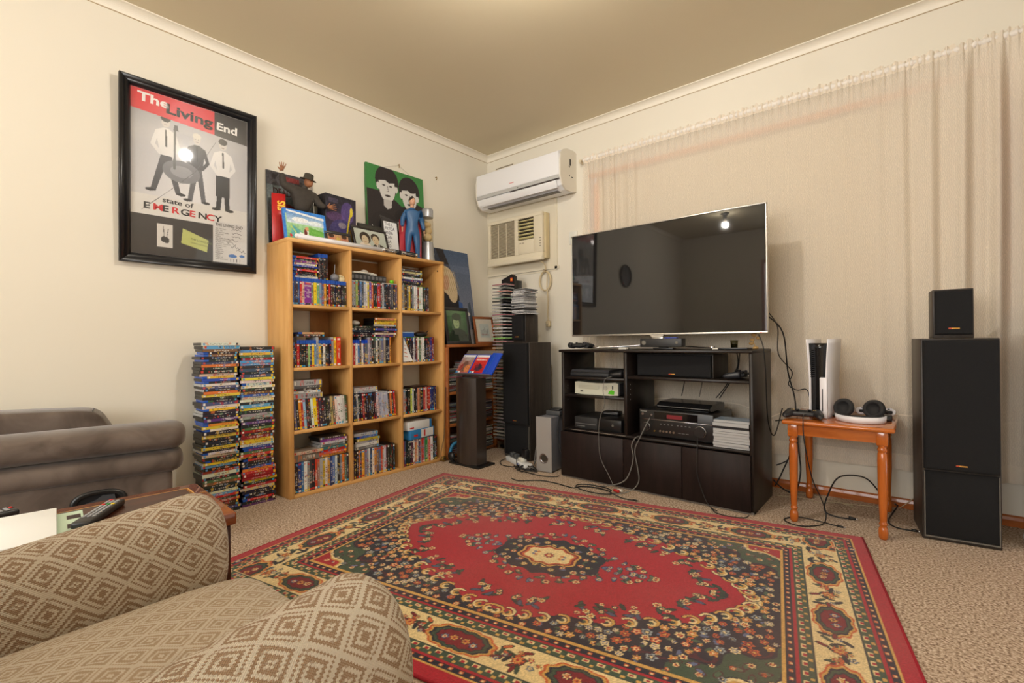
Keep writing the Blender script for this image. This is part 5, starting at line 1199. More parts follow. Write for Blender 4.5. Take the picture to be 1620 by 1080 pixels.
# ================================================================== wall air conditioners
def split_ac():
    r = thing('split_air_conditioner', 'white split system air conditioner high on the window wall', 'air conditioner')
    wh = mat('ac_white', (236,236,238), rough=.3); cr = mat('ac_cream', (226,220,206), rough=.4)
    x0, x1 = .075, .945
    prof = [(-.001, 2.06), (-.001, 2.362), (-.03, 2.372), (-.13, 2.366), (-.185, 2.345), (-.212, 2.31), (-.222, 2.26), (-.222, 2.145), (-.212, 2.118), (-.195, 2.075), (-.15, 2.045), (-.06, 2.045)]
    MB().prism(prof, 0, x0, x1, smooth=False).build('housing', wh, r)
    for x, d in ((x0, -1), (x1, 1)):
        MB().prism([(y*1.0, z) for y, z in prof], 0, x, x+d*.012).build('end_cap', cr, r)
    MB().rbox(x0+.002, x1-.002, -.2265, -.222, 2.15, 2.325, r=.002).build('front_panel', wh, r)
    MB().rbox(x0+.002, x1-.002, -.2255, -.205, 2.120, 2.148, r=.003).build('grey_strip', mat('ac_grey', (186,186,184), rough=.35), r)
    MB().box(x0+.38, x1-.002, -.2262, -.215, 2.113, 2.1205).build('display_slot', mat('ac_dark', (60,50,50), rough=.3), r)
    M = T((0, -.205, 2.085)) @ RX(math.radians(24))
    MB().rbox(x0+.05, x1-.03, -.012, -.004, -.028, .030, r=.003, M=M).build('louvre', wh, r)
    MB().box(x0+.08, x1-.05, -.17, -.12, 2.0435, 2.046).build('outlet_slot', mat('ac_dark'), r)
    MB().box(.455, .50, -.2269, -.2266, 2.182, 2.189).build('red_mark', mat('faded_red', (214,140,140), rough=.5), r); MB().box(.535, .545, -.2262, -.2255, 2.130, 2.136).build('sensor', mat('ac_dark'), r)
    st = mat('sticker_dark', (70,66,62), rough=.6)
    for y, z, w, h in ((-.085, 2.27, .022, .05), (-.10, 2.235, .014, .014), (-.10, 2.165, .012, .012), (-.06, 2.16, .022, .008)):
        MB().box(x1+.012, x1+.0126, y-w/2, y+w/2, z-h/2, z+h/2).build('sticker', st, r)
split_ac()
def window_ac():
    r = thing('window_air_conditioner', 'old cream window air conditioner below the split system', 'air conditioner')
    cm = mat('ac_old_cream', (222,212,188), rough=.45); dk = mat('ac_grille_dark', (112,98,80), rough=.6); bl = mat('ac_black', (44,38,34), rough=.6)
    x0, x1, z0, z1, yf = .090, .690, 1.556, 1.945, -.10
    MB().rbox(x0+.01, x1+.012, yf+.03, -.013, z0+.01, z1-.006, r=.004).build('case', mat('ac_side', (206,190,150), rough=.5), r)
    # front bezel built as rails round the two openings
    ox0, ox1, oz0, oz1 = x0+.03, .395, z0+.06, z1-.035; vx0, vx1, vz0, vz1 = .432, .600, 1.735, z1-.03
    for b in ((x0, x1, z1-.03, z1), (x0, x1, z0, oz0), (x0, ox0, oz0, z1-.03), (ox1, vx0, oz0, z1-.03), (vx1, x1, oz0, z1-.03), (vx0, vx1, oz0, vz0)):
        MB().rbox(b[0], b[1], yf, yf+.03, b[2], b[3], r=.003, seg=2).build('front_bezel', cm, r)
    MB().rbox(x0-.003, x1+.003, yf-.012, yf+.02, z0-.008, z0+.03, r=.008, seg=3).build('bottom_lip', cm, r)
    MB().box(ox0, ox1, yf+.018, yf+.022, oz0, oz1).build('grille_back', dk, r)
    n = 30
    g = MB()
    for k in range(n):
        z = oz0+(oz1-oz0)*(k+.5)/n; g.box(ox0, ox1, yf+.004, yf+.016, z-.0022, z+.0022)
    go = g.build('grille_slats', mat('ac_slat', (196,184,158), rough=.5), r); go['kind'] = 'stuff'
    for x in (ox0+(ox1-ox0)/3, ox0+2*(ox1-ox0)/3): MB().box(x-.002, x+.002, yf+.002, yf+.008, oz0, oz1).build('grille_bar', cm, r)
    MB().box(vx0, vx1, yf+.024, yf+.028, vz0, vz1).build('vent_back', bl, r)
    for k in range(6):
        z = vz0+.015+(vz1-vz0-.02)*k/5.6; M = T((0, yf+.012, z)) @ RX(math.radians(-35+12*(k % 3)))
        MB().rbox(vx0+.004, vx1-.004, -.012, .008, -.003, .004, r=.001, seg=1, M=M).build('vent_louvre', mat('ac_louvre', (214,204,150), rough=.5), r)
    for k in range(2): MB().box(.45+.03*k, .47+.03*k, yf-.0006, yf, 1.705, 1.712).build('label', mat('ac_label', (150,140,120), rough=.6), r)
    for k in range(4): MB().box(x1-.03, x1-.012, yf-.0006, yf, 1.66+.022*k, 1.668+.022*k).build('label', mat('ac_label'), r)
    cord = thing('air_conditioner_cord', 'coiled cream power cord hanging below the old air conditioner', 'cord')
    cc = mat('cord_cream', (206,188,150), rough=.5)
    pts = [(.672, -.095, 1.535), (.674, -.05, 1.52), (.672, -.03, 1.468)]
    for k in range(26):
        a = PI/2+2*PI*k/8.6; pts.append((.662+(.058+.004*math.sin(k))*math.cos(a), -.022-.0035*(k % 9)/3-.003*(k//9), 1.385+(.080+.004*math.cos(k*1.7))*math.sin(a)))
    pts += [(.684, -.035, 1.33), (.692, -.032, 1.24), (.686, -.03, 1.12), (.688, -.028, 1.055)]
    MB().tube(pts, .0045, n=8, smooth_path=4).build('flex', cc, cord)
    MB().tube([(.655, -.045, 1.475), (.678, -.05, 1.47), (.672, -.02, 1.462)], .003, n=6).build('tie', mat('cord_tie', (120,96,60), rough=.6), cord)
    MB().rbox(.672, .708, -.044, -.014, 1.005, 1.055, r=.008, seg=3).build('plug', cc, cord)
    for a in (-.008, .008): MB().box(.69+a-.002, .69+a+.002, -.050, -.044, 1.02, 1.026).build('pin', mat('chrome'), cord)
window_ac()

# ================================================================== low timber shelf with CDs in the corner
CDW = wood('shelf_timber', (132,72,30), (164,98,46), rough=.4, scale=(10, 1.2, 10), coat=.2)
cs = thing('cd_shelf', 'low orange-brown timber shelf packed with discs in the corner', 'shelf')
SZ = [.03, .262, .505, .848]
for z, t_ in ((.012, .018), (.244, .02), (.487, .02), (.848, .022)): MB().rbox(.02, .30, -.765, -.232, z, z+t_, r=.001, seg=1).build('shelf_board', CDW, cs)
for y in (-.784, -.250): MB().rbox(.02, .30, y, y+.018, 0, .848, r=.001, seg=1).build('side_panel', CDW, cs)
MB().box(.005, .018, -.782, -.232, 0, .848).build('back_panel', wood('shelf_back', (84,46,22), (104,60,30), rough=.6), cs)
CDM = {}
def cd_mesh(k):
    if k not in CDM:
        m = MB(); w, d, h = .062, .071, .005
        m.box(-w, w, -d, d, -h, h)
        CDM[k] = m.mesh('cd_case', [mat('jewel_clear', (196,198,200), rough=.12), mat('jewel_smoke', (96,98,102), rough=.15), mat('jewel_black', (34,34,36), rough=.15)][k])
        s = MB(); e = .0003
        s.box(-w-e, w+e, -d-e, d+e, -h*.62, h*.62); CDM['s%d' % k] = s.mesh('inlay', mat_inlay())
    return CDM[k], CDM['s%d' % k]
def mat_inlay():
    if 'cd_inlay' in MATS: return MATS['cd_inlay']
    t = NT('cd_inlay'); oi = t.n('ShaderNodeObjectInfo'); tc = t.n('ShaderNodeTexCoord').outputs['Object']
    nz = t.n('ShaderNodeTexNoise', Vector=tc, Scale=70.0, Detail=1.0)
    t.p(Base__Color=t.mix(t.math('MULTIPLY', t.math('GREATER_THAN', nz.outputs[0], .55), .5), oi.outputs['Color'], lin((50,48,50))), Roughness=.3); MATS['cd_inlay'] = t.m
    return t.m
def cd(col, loc, rot, label, group, k=0):
    a, b = cd_mesh(k); o = bpy.data.objects.new('cd_case', a); COL.objects.link(o); o.location = loc; o.rotation_euler = rot
    tag(o, label, 'cd case', group); s = bpy.data.objects.new('inlay', b); COL.objects.link(s); s.parent = o; s.color = lin(col)
CDP = [(206,204,200),(190,190,190),(60,56,58),(40,38,40),(150,60,56),(120,110,100),(90,100,120),(196,180,150),(170,60,60),(80,90,70),(216,210,196),(110,70,60)]
PL = {0: 'bottom', 1: 'middle', 2: 'upper'}
for lv, z0 in enumerate((SZ[0], SZ[1]+.002, SZ[2]+.002)):
    for pi, (yc, n) in enumerate(((-.684, (13, 15, 17)[lv]), (-.515, (9, 15, 22)[lv]), (-.345, (16, 14, 20)[lv]))):
        z = z0+.0055
        for k in range(n):
            c = pick(CDP); cd(c, (.222+rnd.uniform(-.012, .008), yc+rnd.uniform(-.003, .003), z), (0, 0, rnd.uniform(-.05, .05)), f"{cname(c)} cd case, {ordinal(n-k)} from top of {['left','middle','right'][pi]} pile, {PL[lv]} cd shelf", f"cds on the {PL[lv]} board of the corner shelf", rnd.choice([0, 1, 1, 2])); z += .0106
# loose things on the floor in front of the low shelf
t_ = thing('blue_headset', 'blue and black headset dropped at the foot of the cd shelf', 'headset', (.343, -.765, 0))
MB().tube([(-.03, -.02, .035), (-.02, .0, .11), (.0, .05, .135), (.01, .085, .10), (.01, .09, .04)], .012, n=10).build('band', mat('headset_blue', (30,110,150), rough=.4), t_)
for y in (-.02, .09): MB().sphere((-.01, y, .035), (.034, .02, .034), 16, 10).build('ear_cup', mat('black_plastic'), t_)
t_ = thing('brass_wheel', 'small brass and black castor lying beside the bookcase', 'castor', (.305, -.835, .022), 0)
MB().lathe([(.010, -.007), (.021, -.007), (.022, 0), (.021, .007), (.010, .007)], n=20, M=RY(PI/2)).build('tyre', mat('brass_hook'), t_); MB().cyl((-.012, 0, 0), (.012, 0, 0), .006).build('axle', mat('black_plastic'), t_)

# ------------------------------------------------------------------ pictures on the low shelf
ZS = .8705
def blue_canvas():
    r = leaning_panel('blond_figure_canvas', 'tall blue canvas of a blond figure in dark coat leaning on wall', 'canvas', -.772, .50, .80, .15, .035, z=ZS+.003)
    w, h = .465, .785; slab(r, w, h, .018, mat('canvas_blue_edge', (60,74,92), rough=.7), 'stretcher')
    cv = Cv(w, h, .003, (86,104,130)); cv.vgrad(0, 0, w, h, (150,150,164), (70,88,116)); cv.rect(0, .30, .19, h, (54,62,78)); cv.poly([(.10, h), (.18, h), (.25, .62), (.20, .55)], (44,40,44)); cv.ell(.06, .73, .03, .02, (150,170,190)); cv.ell(.09, .63, .025, .03, (130,150,170)); cv.rect(.18, .60, .46, .66, (110,120,146), al=.5)
    cv.poly([(.06, .0), (.30, .0), (.31, .40), (.26, .50), (.10, .44), (.05, .30)], (40,38,42)); cv.poly([(.28, .0), (.36, .0), (.34, .34), (.30, .36)], (62,96,156))
    cv.ell(.20, .52, .085, .125, (206,186,152), rot=.25); cv.ell(.24, .44, .055, .10, (214,194,158), rot=.1); cv.ell(.175, .515, .04, .075, (196,146,116)); cv.ell(.15, .60, .06, .045, (196,172,134))
    for k in range(14): cv.line([(.14+.011*k, .63-.002*k), (.19+.010*k, .42+.003*k)], .003, (166,140,100) if k % 2 else (226,210,180))
    cv.line([(.07, .56), (.08, .44), (.13, .34)], .007, (150,160,176)); cv.poly([(.40, .34), (.43, .36), (.45, .10), (.42, .08)], (70,84,100)); cv.ell(.385, .25, .03, .016, (226,226,220)); cv.rect(.36, .0, w, .12, (176,170,170)); cv.line([(.0, .28), (.10, .04)], .02, (90,90,96)); cv.speckle(7, 9, 2)
    cv.build('painting', print_mat('matt_print'), r, T((0, 0, .0004)))
blue_canvas()
def p_green(cv, w, h):
    cv.vgrad(0, 0, w, h, (44,66,44), (86,126,80)); cv.ell(w*.48, h*.68, w*.24, h*.24, (60,80,52)); cv.ell(w*.46, h*.60, w*.15, h*.20, (156,178,128)); cv.ell(w*.50, h*.80, w*.24, h*.12, (50,66,44)); cv.ell(w*.5, h*.12, w*.45, h*.30, (38,52,38)); cv.ell(w*.41, h*.63, w*.025, h*.014, (40,54,36)); cv.ell(w*.52, h*.63, w*.025, h*.014, (40,54,36)); cv.line([(w*.43, h*.5), (w*.5, h*.5)], h*.012, (84,96,66)); cv.speckle(5, 3, 2)
photo_frame('green_portrait_frame', 'black-framed green-toned portrait standing on the low cd shelf', -.745, .262, .295, .262, .212, .026, mat('frame_charcoal'), p_green, z=ZS)
def p_sketch(cv, w, h):
    cv.rect(0, 0, w, h, (214,206,190)); cv.rect(w*.22, h*.18, w*.80, h*.78, (190,196,190))
    for k in range(5): cv.line([(w*(.32+.09*k), h*.25), (w*(.34+.085*k), h*(.5+.06*(k % 3)))], w*.022, (110,106,104)); cv.ell(w*(.33+.09*k), h*.32, w*.03, h*.04, (150,110,104))
photo_frame('brown_sketch_frame', 'brown timber frame with a small sketch on the low cd shelf', -.40, .215, .235, .232, .185, .02, wood('frame_brown', (128,70,36), (150,88,48), rough=.4), p_sketch, z=ZS, yaw=-.12)

# ================================================================== display plinth with game cases
def plinth():
    r = thing('display_plinth', 'dark timber-look plinth with a sloping top holding game cases', 'display stand', (.515, -.752, 0), math.radians(1))
    pm = wood('plinth_laminate', (44,36,32), (58,48,42), rough=.3, scale=(10, 10, 1), coat=.3)
    MB().rbox(-.148, .148, -.088, .088, .0, .014, r=.002).build('base_plate', mat('black_gloss', (26,25,26), rough=.12), r)
    # bowed front column
    n = 14; fr = [(-.10+.20*k/n, -.052-.030*math.sin(PI*k/n)) for k in range(n+1)]
    poly = fr+[(.10, .05), (-.10, .05)]
    m = MB(); m.prism(poly, 2, .014, .628, smooth=False); m.build('column', pm, r)
    return r
PLINTH = plinth()
tl = Matrix.Translation((.525, -.752, .648)) @ RZ(math.radians(1)) @ RX(math.radians(52))
pm_ = (T((.515, -.752, 0)) @ RZ(math.radians(1))).inverted() @ tl
MB().rbox(-.172, .188, .0, .222, -.012, 0, r=.003).build('tray_board', mat('smoke_acrylic', (104,96,92), rough=.2), PLINTH, M=pm_); MB().rbox(-.172, .188, -.006, .0, -.012, .022, r=.002).build('tray_lip', mat('smoke_acrylic'), PLINTH, M=pm_)
def game_on_tray(x, y, label, painter, title, rot=0.0):
    r = thing('display_game_case', label, 'game case'); r.matrix_world = tl @ T((x, y, .0008)) @ RZ(rot)
    MB().rbox(0, .135, 0, .170, 0, .013, r=.002).build('case', PLASTIC['ps'], r)
    cv = Cv(.127, .160, .002, (140,60,50)); painter(cv, .127, .160); cv.rect(0, .142, .127, .160, (226,228,232)); cv.rect(.0, .0, .022, .014, (70,160,200)); cv.rect(.026, .0, .044, .014, (226,226,226)); cv.build('cover_print', print_mat('gloss_print'), r, T((.004, .003, .0134)))
    for k, s in enumerate(title): text('lettering', s, .020, mat('ink_white'), r, T((.066, .115-.018*k, .0138)), align='CENTER', bold=.02, sx=.8, thick=.0001)
    text('lettering', 'PS5', .012, mat('ink_black'), r, T((.008, .1475, .0138)), thick=.0001)
def p_war(cv, w, h): cv.vgrad(0, 0, w, h, (176,96,70), (150,140,140)); cv.ell(w*.5, h*.35, w*.25, h*.3, (110,80,70)); cv.ell(w*.75, h*.25, w*.2, h*.2, (206,130,80)); cv.ell(w*.25, h*.3, w*.12, h*.2, (150,60,56)); cv.rect(w*.3, h*.68, w*.75, h*.82, (170,166,166), al=.7); cv.speckle(22, 2, 3)
def p_redg(cv, w, h): cv.vgrad(0, 0, w, h, (176,34,36), (206,60,52)); cv.poly([(w*.2, h*.2), (w*.5, h*.55), (w*.85, h*.3), (w*.6, h*.1)], (70,40,60)); cv.ell(w*.35, h*.4, w*.12, h*.1, (120,40,60)); cv.ell(w*.62, h*.35, w*.12, h*.12, (44,40,56)); cv.speckle(14, 5, 3)
game_on_tray(-.168, .004, 'game case with orange battle cover on the sloping tray', p_war, ())
game_on_tray(-.028, .004, 'game case with red cover in the middle of sloping tray', p_redg, ('SPIDER-MAN 2',))
r_ = thing('display_game_case', 'opened blue case back at the right of sloping tray', 'game case'); r_.matrix_world = tl @ T((.109, .006, .0008)) @ RZ(-.04)
MB().rbox(0, .088, 0, .185, 0, .014, r=.002).build('case', PLASTIC['ps'], r_); MB().rbox(.028, .036, .002, .183, .014, .0165, r=.001).build('hinge', PLASTIC['blu'], r_)

# ================================================================== cd tower, floor speaker, small speaker, cd pile
tw = thing('cd_tower', 'tall black cd tower with a red sticker in the corner', 'cd tower')
bp = mat('tower_black', (28,27,28), rough=.35)
MB().rbox(.315, .475, -.172, -.10, .02, 1.395, r=.003).build('column', bp, tw)
MB().prism([(.335, 1.30), (.475, 1.30), (.475, 1.425), (.445, 1.445), (.335, 1.405)], 1, -.20, -.165).build('top_cap', bp, tw)
MB().rbox(.315, .50, -.22, -.09, 0, .022, r=.004).build('base', bp, tw)
MB().box(.432, .456, -.2012, -.20, 1.385, 1.415).build('sticker', mat('sticker_red', (214,70,44), rough=.5), tw); MB().box(.436, .452, -.2016, -.2012, 1.392, 1.404).build('sticker_mark', mat('ink_yellow', (236,190,40)), tw)
NCD = 47; tc_cols = [(170,60,66),(70,80,70),(176,96,80),(120,96,80),(60,110,70),(40,40,42),(90,84,110),(200,196,196),(190,186,186),(180,70,90),(206,204,202),(210,206,204),(196,90,80),(206,204,204),(190,188,188),(214,206,200),(120,206,30),(170,80,84),(150,110,120),(200,160,80),(176,80,76),(150,86,84),(46,42,44),(150,160,160),(130,110,100),(190,40,50)]
for k in range(NCD):
    z = 1.352-.0272*k
    MB().box(.322, .468, -.215, -.172, z-.0085, z-.0062).build('ledge', bp, tw)
    c = tc_cols[k] if k < len(tc_cols) else pick([(206,200,190),(180,176,170),(120,110,100),(60,56,54),(190,150,110),(214,208,200)])
    cd(c, (.398+rnd.uniform(-.004, .003), -.2455+rnd.uniform(-.004, .003), z), (0, 0, PI/2+rnd.uniform(-.06, .06)), f"{cname(c)} cd case, {ordinal(k+1)} from top in the black tower", 'cds slotted in the tall tower', 2 if k in (5, 22) else 0)
GRILLE = None
def grille_mat():
    t = NT('speaker_cloth'); tc = t.n('ShaderNodeTexCoord').outputs['Object']; nz = t.n('ShaderNodeTexNoise', Vector=tc, Scale=700.0, Detail=1.0)
    t.p(Base__Color=t.mix(nz.outputs[0], lin((20,20,21)), lin((38,38,40))), Roughness=.9); t.b.inputs['Specular IOR Level'].default_value = .2; t.bump(nz.outputs[0], .5, .001); return t.m
GRILLE = grille_mat(); ASH = wood('black_ash', (38,33,30), (64,56,50), rough=.45, scale=(26, 26, 1.4))
BADGE_G, BADGE_R = mat('badge_gold', (206,150,70), rough=.3, metal=.6), mat('badge_red', (190,60,40), rough=.4)
def speaker(name, label, loc, rot, w, d, h, split=None, badge=.06, foot=False):
    r = thing(name, label, 'speaker', loc, rot)
    MB().rbox(-w/2, w/2, .012, d, 0, h, r=.003).build('cabinet', ASH, r)
    z0 = 0.012 if split is None else split
    def grille(a, b, depth):
        bm = bmesh.new(); bmesh.ops.create_cube(bm, size=1.0)
        for v in bm.verts: v.co = Vector(((v.co.x)*(w-.012), depth+(v.co.y+.5)*(.014-depth), a+(v.co.z+.5)*(b-a)))
        fe = [e for e in bm.edges if all(abs(v.co.y-depth) < 1e-6 for v in e.verts)]
        bmesh.ops.bevel(bm, geom=fe, offset=.011, segments=3, profile=.5, affect='EDGES')
        MB().bm(bm, smooth=False).build('grille', GRILLE, r)
    grille(z0+.004, h-.006, -.014)
    if split:
        MB().rbox(-w/2+.008, w/2-.008, .004, .014, .022, split-.004, r=.002).build('lower_panel', GRILLE, r)
        for b in ((-w/2+.006, w/2-.006, .014, .02), (-w/2+.006, -w/2+.010, .02, split-.006), (w/2-.010, w/2-.006, .02, split-.006)): MB().box(b[0], b[1], .002, .013, b[2], b[3]).build('trim_line', mat('trim_grey', (96,92,86), rough=.5), r)
    bz = z0+.03
    bd = MB().rbox(-.018, .018, -.0165, -.0135, bz-.003, bz+.003, r=.0008, seg=1).build('badge', BADGE_G, r); MB().box(-.018, -.008, -.0169, -.0164, bz-.0026, bz+.0026).build('badge_mark', BADGE_R, bd)
    if foot: MB().rbox(-w/2+.01, w/2-.03, .03, d-.02, 0, .03, r=.004).build('plinth', mat('black_plastic'), r)
    return r
speaker('floor_speaker', 'tall black floor speaker in the corner behind the silver subwoofer', (.672, -.434, 0), math.radians(-6), .275, .25, .88, .26, foot=False)
speaker('shelf_speaker', 'small black speaker carrying a pile of discs', (.672, -.395, .8806), math.radians(-6), .135, .15, .212)
for k in range(18):
    c = [(206,206,206),(190,190,192),(196,196,198),(40,40,42),(176,176,180),(190,188,190),(200,200,200),(44,42,42),(196,194,194),(150,150,152),(204,204,204),(186,186,188),(60,58,60),(206,204,200)][k % 14]
    cd(c, (.70+rnd.uniform(-.014, .016), -.345+rnd.uniform(-.01, .01), 1.0985+.0107*k), (0, 0, -.1+rnd.uniform(-.12, .12)), f"{cname(c)} cd case, {ordinal(18-k)} from top of pile on small speaker", 'cds piled on the small left speaker', rnd.choice([0, 0, 1, 2]) if k != 3 else 2)
# ================================================================== television cabinet
CAB = wood('black_brown_laminate', (22,17,15), (36,28,25), rough=.38, scale=(1.2, 10, 10), spec=.4); CABD = wood('black_brown_door', (26,18,17), (40,28,26), rough=.55, scale=(10, 10, 1.2), spec=.25)
EDGE = mat('worn_edge', (120,112,104), rough=.6)
cab = thing('tv_cabinet', 'wide black-brown television cabinet with open shelves and three doors', 'cabinet')
CX0, CX1, CY0, CY1, CZ = 1.205, 2.362, -.598, -.205, .830
MB().rbox(CX0-.018, CX1+.002, CY0-.006, CY1, CZ-.017, CZ, r=.002, seg=1).build('top_panel', CAB, cab)
for a, b in ((CX0, CX0+.018), (CX1-.018, CX1)): MB().rbox(a, b, CY0, CY1, 0, CZ-.017, r=.001, seg=1).build('side_panel', CAB, cab)
MB().rbox(1.652, 1.672, CY0, CY1, .318, CZ-.017, r=.001, seg=1).build('divider', CAB, cab)
MB().rbox(CX0+.018, CX1-.018, CY0, CY1, .302, .318, r=.001, seg=1).build('deck', CAB, cab)
for z in (.655, .540): MB().rbox(CX0+.018, 1.652, CY0+.01, CY1-.01, z-.016, z, r=.001, seg=1).build('shelf', CAB, cab)
MB().rbox(1.672, CX1-.018, CY0+.006, CY1-.01, .656, .672, r=.001, seg=1).build('shelf', CAB, cab)
MB().box(CX0+.018, CX1-.018, CY1-.008, CY1-.002, .02, .302).build('back_board', CAB, cab)
MB().box(CX0+.018, CX1-.018, CY0+.015, CY1-.01, .012, .03).build('floor_panel', CAB, cab)
for a, b in ((CX0+.001, 1.651), (1.654, 2.002), (2.005, CX1-.012)): MB().rbox(a, b, CY0-.018, CY0-.001, .012, .298, r=.0015, seg=1).build('door', CABD, cab)
MB().box(CX0, CX1, CY0-.004, CY0+.03, .0, .012).build('kick_strip', EDGE, cab)
MB().box(CX0+.07, 1.66, CY0-.0008, CY0, .312, .3155).build('chipped_edge', EDGE, cab)
for x, rows in ((CX0+.0185, (.60, .575, .50, .59)), (1.6725, (.62, .59, .56, .53))):
    for z in rows: MB().cyl((x, CY0+.045, z), (x+.001, CY0+.045, z), .003, n=8).build('peg_hole', mat('peg_pale', (150,146,140), rough=.5), cab)

# ================================================================== television
def television():
    r = thing('television', 'large flat television with thin silver bezel on the black cabinet', 'television', (1.778, -.40, 0))
    w, z0, z1 = 1.228, .916, 1.612; al = mat('bezel_alloy', (196,192,184), rough=.3, metal=.8)
    for b in ((-w/2, w/2, z0, z0+.012), (-w/2, w/2, z1-.007, z1), (-w/2, -w/2+.007, z0+.012, z1-.007), (w/2-.007, w/2, z0+.012, z1-.007)):
        MB().rbox(b[0], b[1], -.006, .022, b[2], b[3], r=.002, seg=2).build('bezel', al, r)
    t = NT('tv_screen'); t.p(Base__Color=lin((30,29,29)), Roughness=.03, IOR=1.5); t.b.inputs['Specular IOR Level'].default_value = .55
    MB().box(-w/2+.007, w/2-.007, -.002, .018, z0+.012, z1-.007).build('screen', t.m, r)
    MB().rbox(-w/2+.01, w/2-.01, .018, .040, z0+.01, z1-.01, r=.006).build('back_shell', mat('black_plastic'), r)
    MB().rbox(-.35, .35, .035, .07, z0+.06, z0+.40, r=.01).build('rear_housing', mat('black_plastic'), r)
    MB().box(w/2-.036, w/2-.030, -.0066, -.006, z0+.003, z0+.007).build('standby_light', emis('led_red', (255,40,30), 3.0), r)
    MB().prism([(-.045, z0), (.045, z0), (.03, z0-.013), (-.03, z0-.013)], 1, -.004, .02).build('logo_lip', al, r)
    MB().rbox(-.035, .035, .005, .03, CZ+.012, z0+.02, r=.004).build('neck', al, r)
    # two swept feet
    for s in (-1, 1):
        secs = []
        for k in range(11):
            u = k/10; x = s*(.03+.345*u); y = .015-.115*u*u-.02*u; zz = CZ+.012+.022*(1-u)**2; hw = .016-.006*u; th = .005
            secs.append([Vector((x, y-hw, zz-th)), Vector((x, y+hw, zz-th)), Vector((x, y+hw, zz+th)), Vector((x, y-hw, zz+th))])
        MB().loft(secs).build('foot', mat('chrome'), r)
television()
def text_face(name, s, size, m, par, x, y, z, **k): return text(name, s, size, m, par, facing((x, y, z), (1, 0, 0)), thick=.0002, **k)

# ------------------------------------------------------------------ consoles and boxes
def gamepad(label, loc, rotz, col, grip, tilt=0.0, group='game controllers', accent=None, light=None):
    r = thing('game_controller', label, 'game controller', loc, group=group, rot=(tilt, 0, rotz))
    m = MB().sphere((0, 0, .022), (.05, .028, .017), 20, 12).rbox(-.05, .05, -.026, .028, .008, .034, r=.010, seg=3)
    m.build('shell', col, r)
    for s in (-1, 1):
        secs = []
        for k in range(9):
            u = k/8; c = Vector((s*(.055+.018*u), .018-.085*u, .024-.010*u)); rr = .024*(1-.25*u)*(math.sqrt(max(.05, 1-max(0, (u-.6)/.42)**2)))
            secs.append([c+Vector((rr*math.cos(a), 0, rr*.82*math.sin(a))) for a in [2*PI*i/14 for i in range(14)]])
        MB().loft(secs).build('grip', grip, r)
        MB().lathe([(.006, 0), (.006, .006), (.0095, .008), (.0095, .011), (.005, .010)], c=(s*.026, -.012, .033), n=14).build('thumbstick', mat('stick_black', (22,22,23), rough=.6), r)
        for k in range(4):
            a = PI/2*k; MB().cyl((s*.052+.009*math.cos(a), .012+.009*math.sin(a), .036), (s*.052+.009*math.cos(a), .012+.009*math.sin(a), .040), .004, n=10).build('button', accent or mat('button_grey', (90,90,94), rough=.4), r)
        MB().rbox(s*.052-.014, s*.052+.014, .028, .040, .018, .032, r=.004).build('shoulder_button', mat('stick_black'), r)
    MB().rbox(-.024, .024, -.004, .024, .034, .0375, r=.002).build('touchpad', light or mat('pad_grey', (46,46,50), rough=.35), r)
    return r
PADK = mat('pad_black', (30,30,33), rough=.45)
gamepad('black controller at the left end of the cabinet top', (1.298, -.525, CZ+.004), PI+.05, PADK, PADK)
def kinect():
    r = thing('sensor_bar', 'black camera sensor bar in front of the television foot', 'camera sensor', (1.853, -.50, CZ+.0005), .03)
    MB().rbox(-.05, .07, -.02, .03, 0, .010, r=.002).build('base', mat('black_plastic'), r); MB().box(-.02, .03, -.008, .02, .009, .016).build('neck', mat('black_plastic'), r)
    MB().rbox(-.125, .125, -.033, .033, .014, .064, r=.004).build('body', mat('sensor_black', (36,35,35), rough=.45), r)
    for x, rr in ((-.10, .013), (.095, .008)): MB().cyl((x, -.0335, .040), (x, -.0345, .040), rr, n=20).build('lens', mat('lens_grey', (120,118,112), rough=.15, metal=.3), r)
    MB().rbox(.02, .09, -.02, .015, .0645, .070, r=.001).build('blue_label', mat('label_blue', (60,80,170), rough=.4), r)
kinect()
t_ = thing('usb_dongle', 'small white dongle on the cabinet top left of sensor bar', 'dongle', (1.625, -.535, CZ+.0005), .0)
MB().rbox(-.032, .018, -.012, .012, 0, .012, r=.002).build('body', mat('ship_white'), t_); MB().box(.018, .030, -.007, .007, .003, .009).build('plug', mat('chrome'), t_)
t_ = thing('flat_tablet', 'thin dark tablet lying at the right of the cabinet top', 'tablet', (2.235, -.475, CZ+.0005), .05)
MB().rbox(-.085, .085, -.06, .06, 0, .009, r=.003).build('body', mat('black_plastic'), t_); MB().box(-.075, .075, -.052, .052, .009, .0094).build('screen', mat('tablet_glass', (66,64,62), rough=.1), t_); MB().rbox(-.088, -.06, -.066, -.058, .001, .008, r=.001).build('white_tab', mat('ship_white'), t_)
t_ = thing('small_tumbler', 'small glass tumbler standing behind the tablet on cabinet top', 'glass', (2.215, -.375, CZ+.0005))
MB().lathe([(.017, 0), (.019, .03), (.021, .05), (.019, .05), (.016, .005), (0, .004)], n=20).build('glass_wall', glass_mat('tumbler_glass', tint=(200,200,170)), t_); MB().lathe([(.015, .005), (.017, .028), (0, .029)], n=16).build('contents', mat('olive_dark', (66,62,40), rough=.4), t_)
t_ = thing('dried_flower_ornament', 'gold dried flower ornament at the right of the cabinet top', 'ornament', (2.315, -.335, CZ+.0005))
gm = mat('dried_gold', (176,140,84), rough=.6); MB().lathe([(.014, 0), (.016, .008), (.008, .014)], n=14).build('base', gm, t_)
MB().tube([(0, 0, .01), (-.012, .0, .045), (-.004, .01, .075), (.012, 0, .10)], .0028, n=6).build('stem', gm, t_)
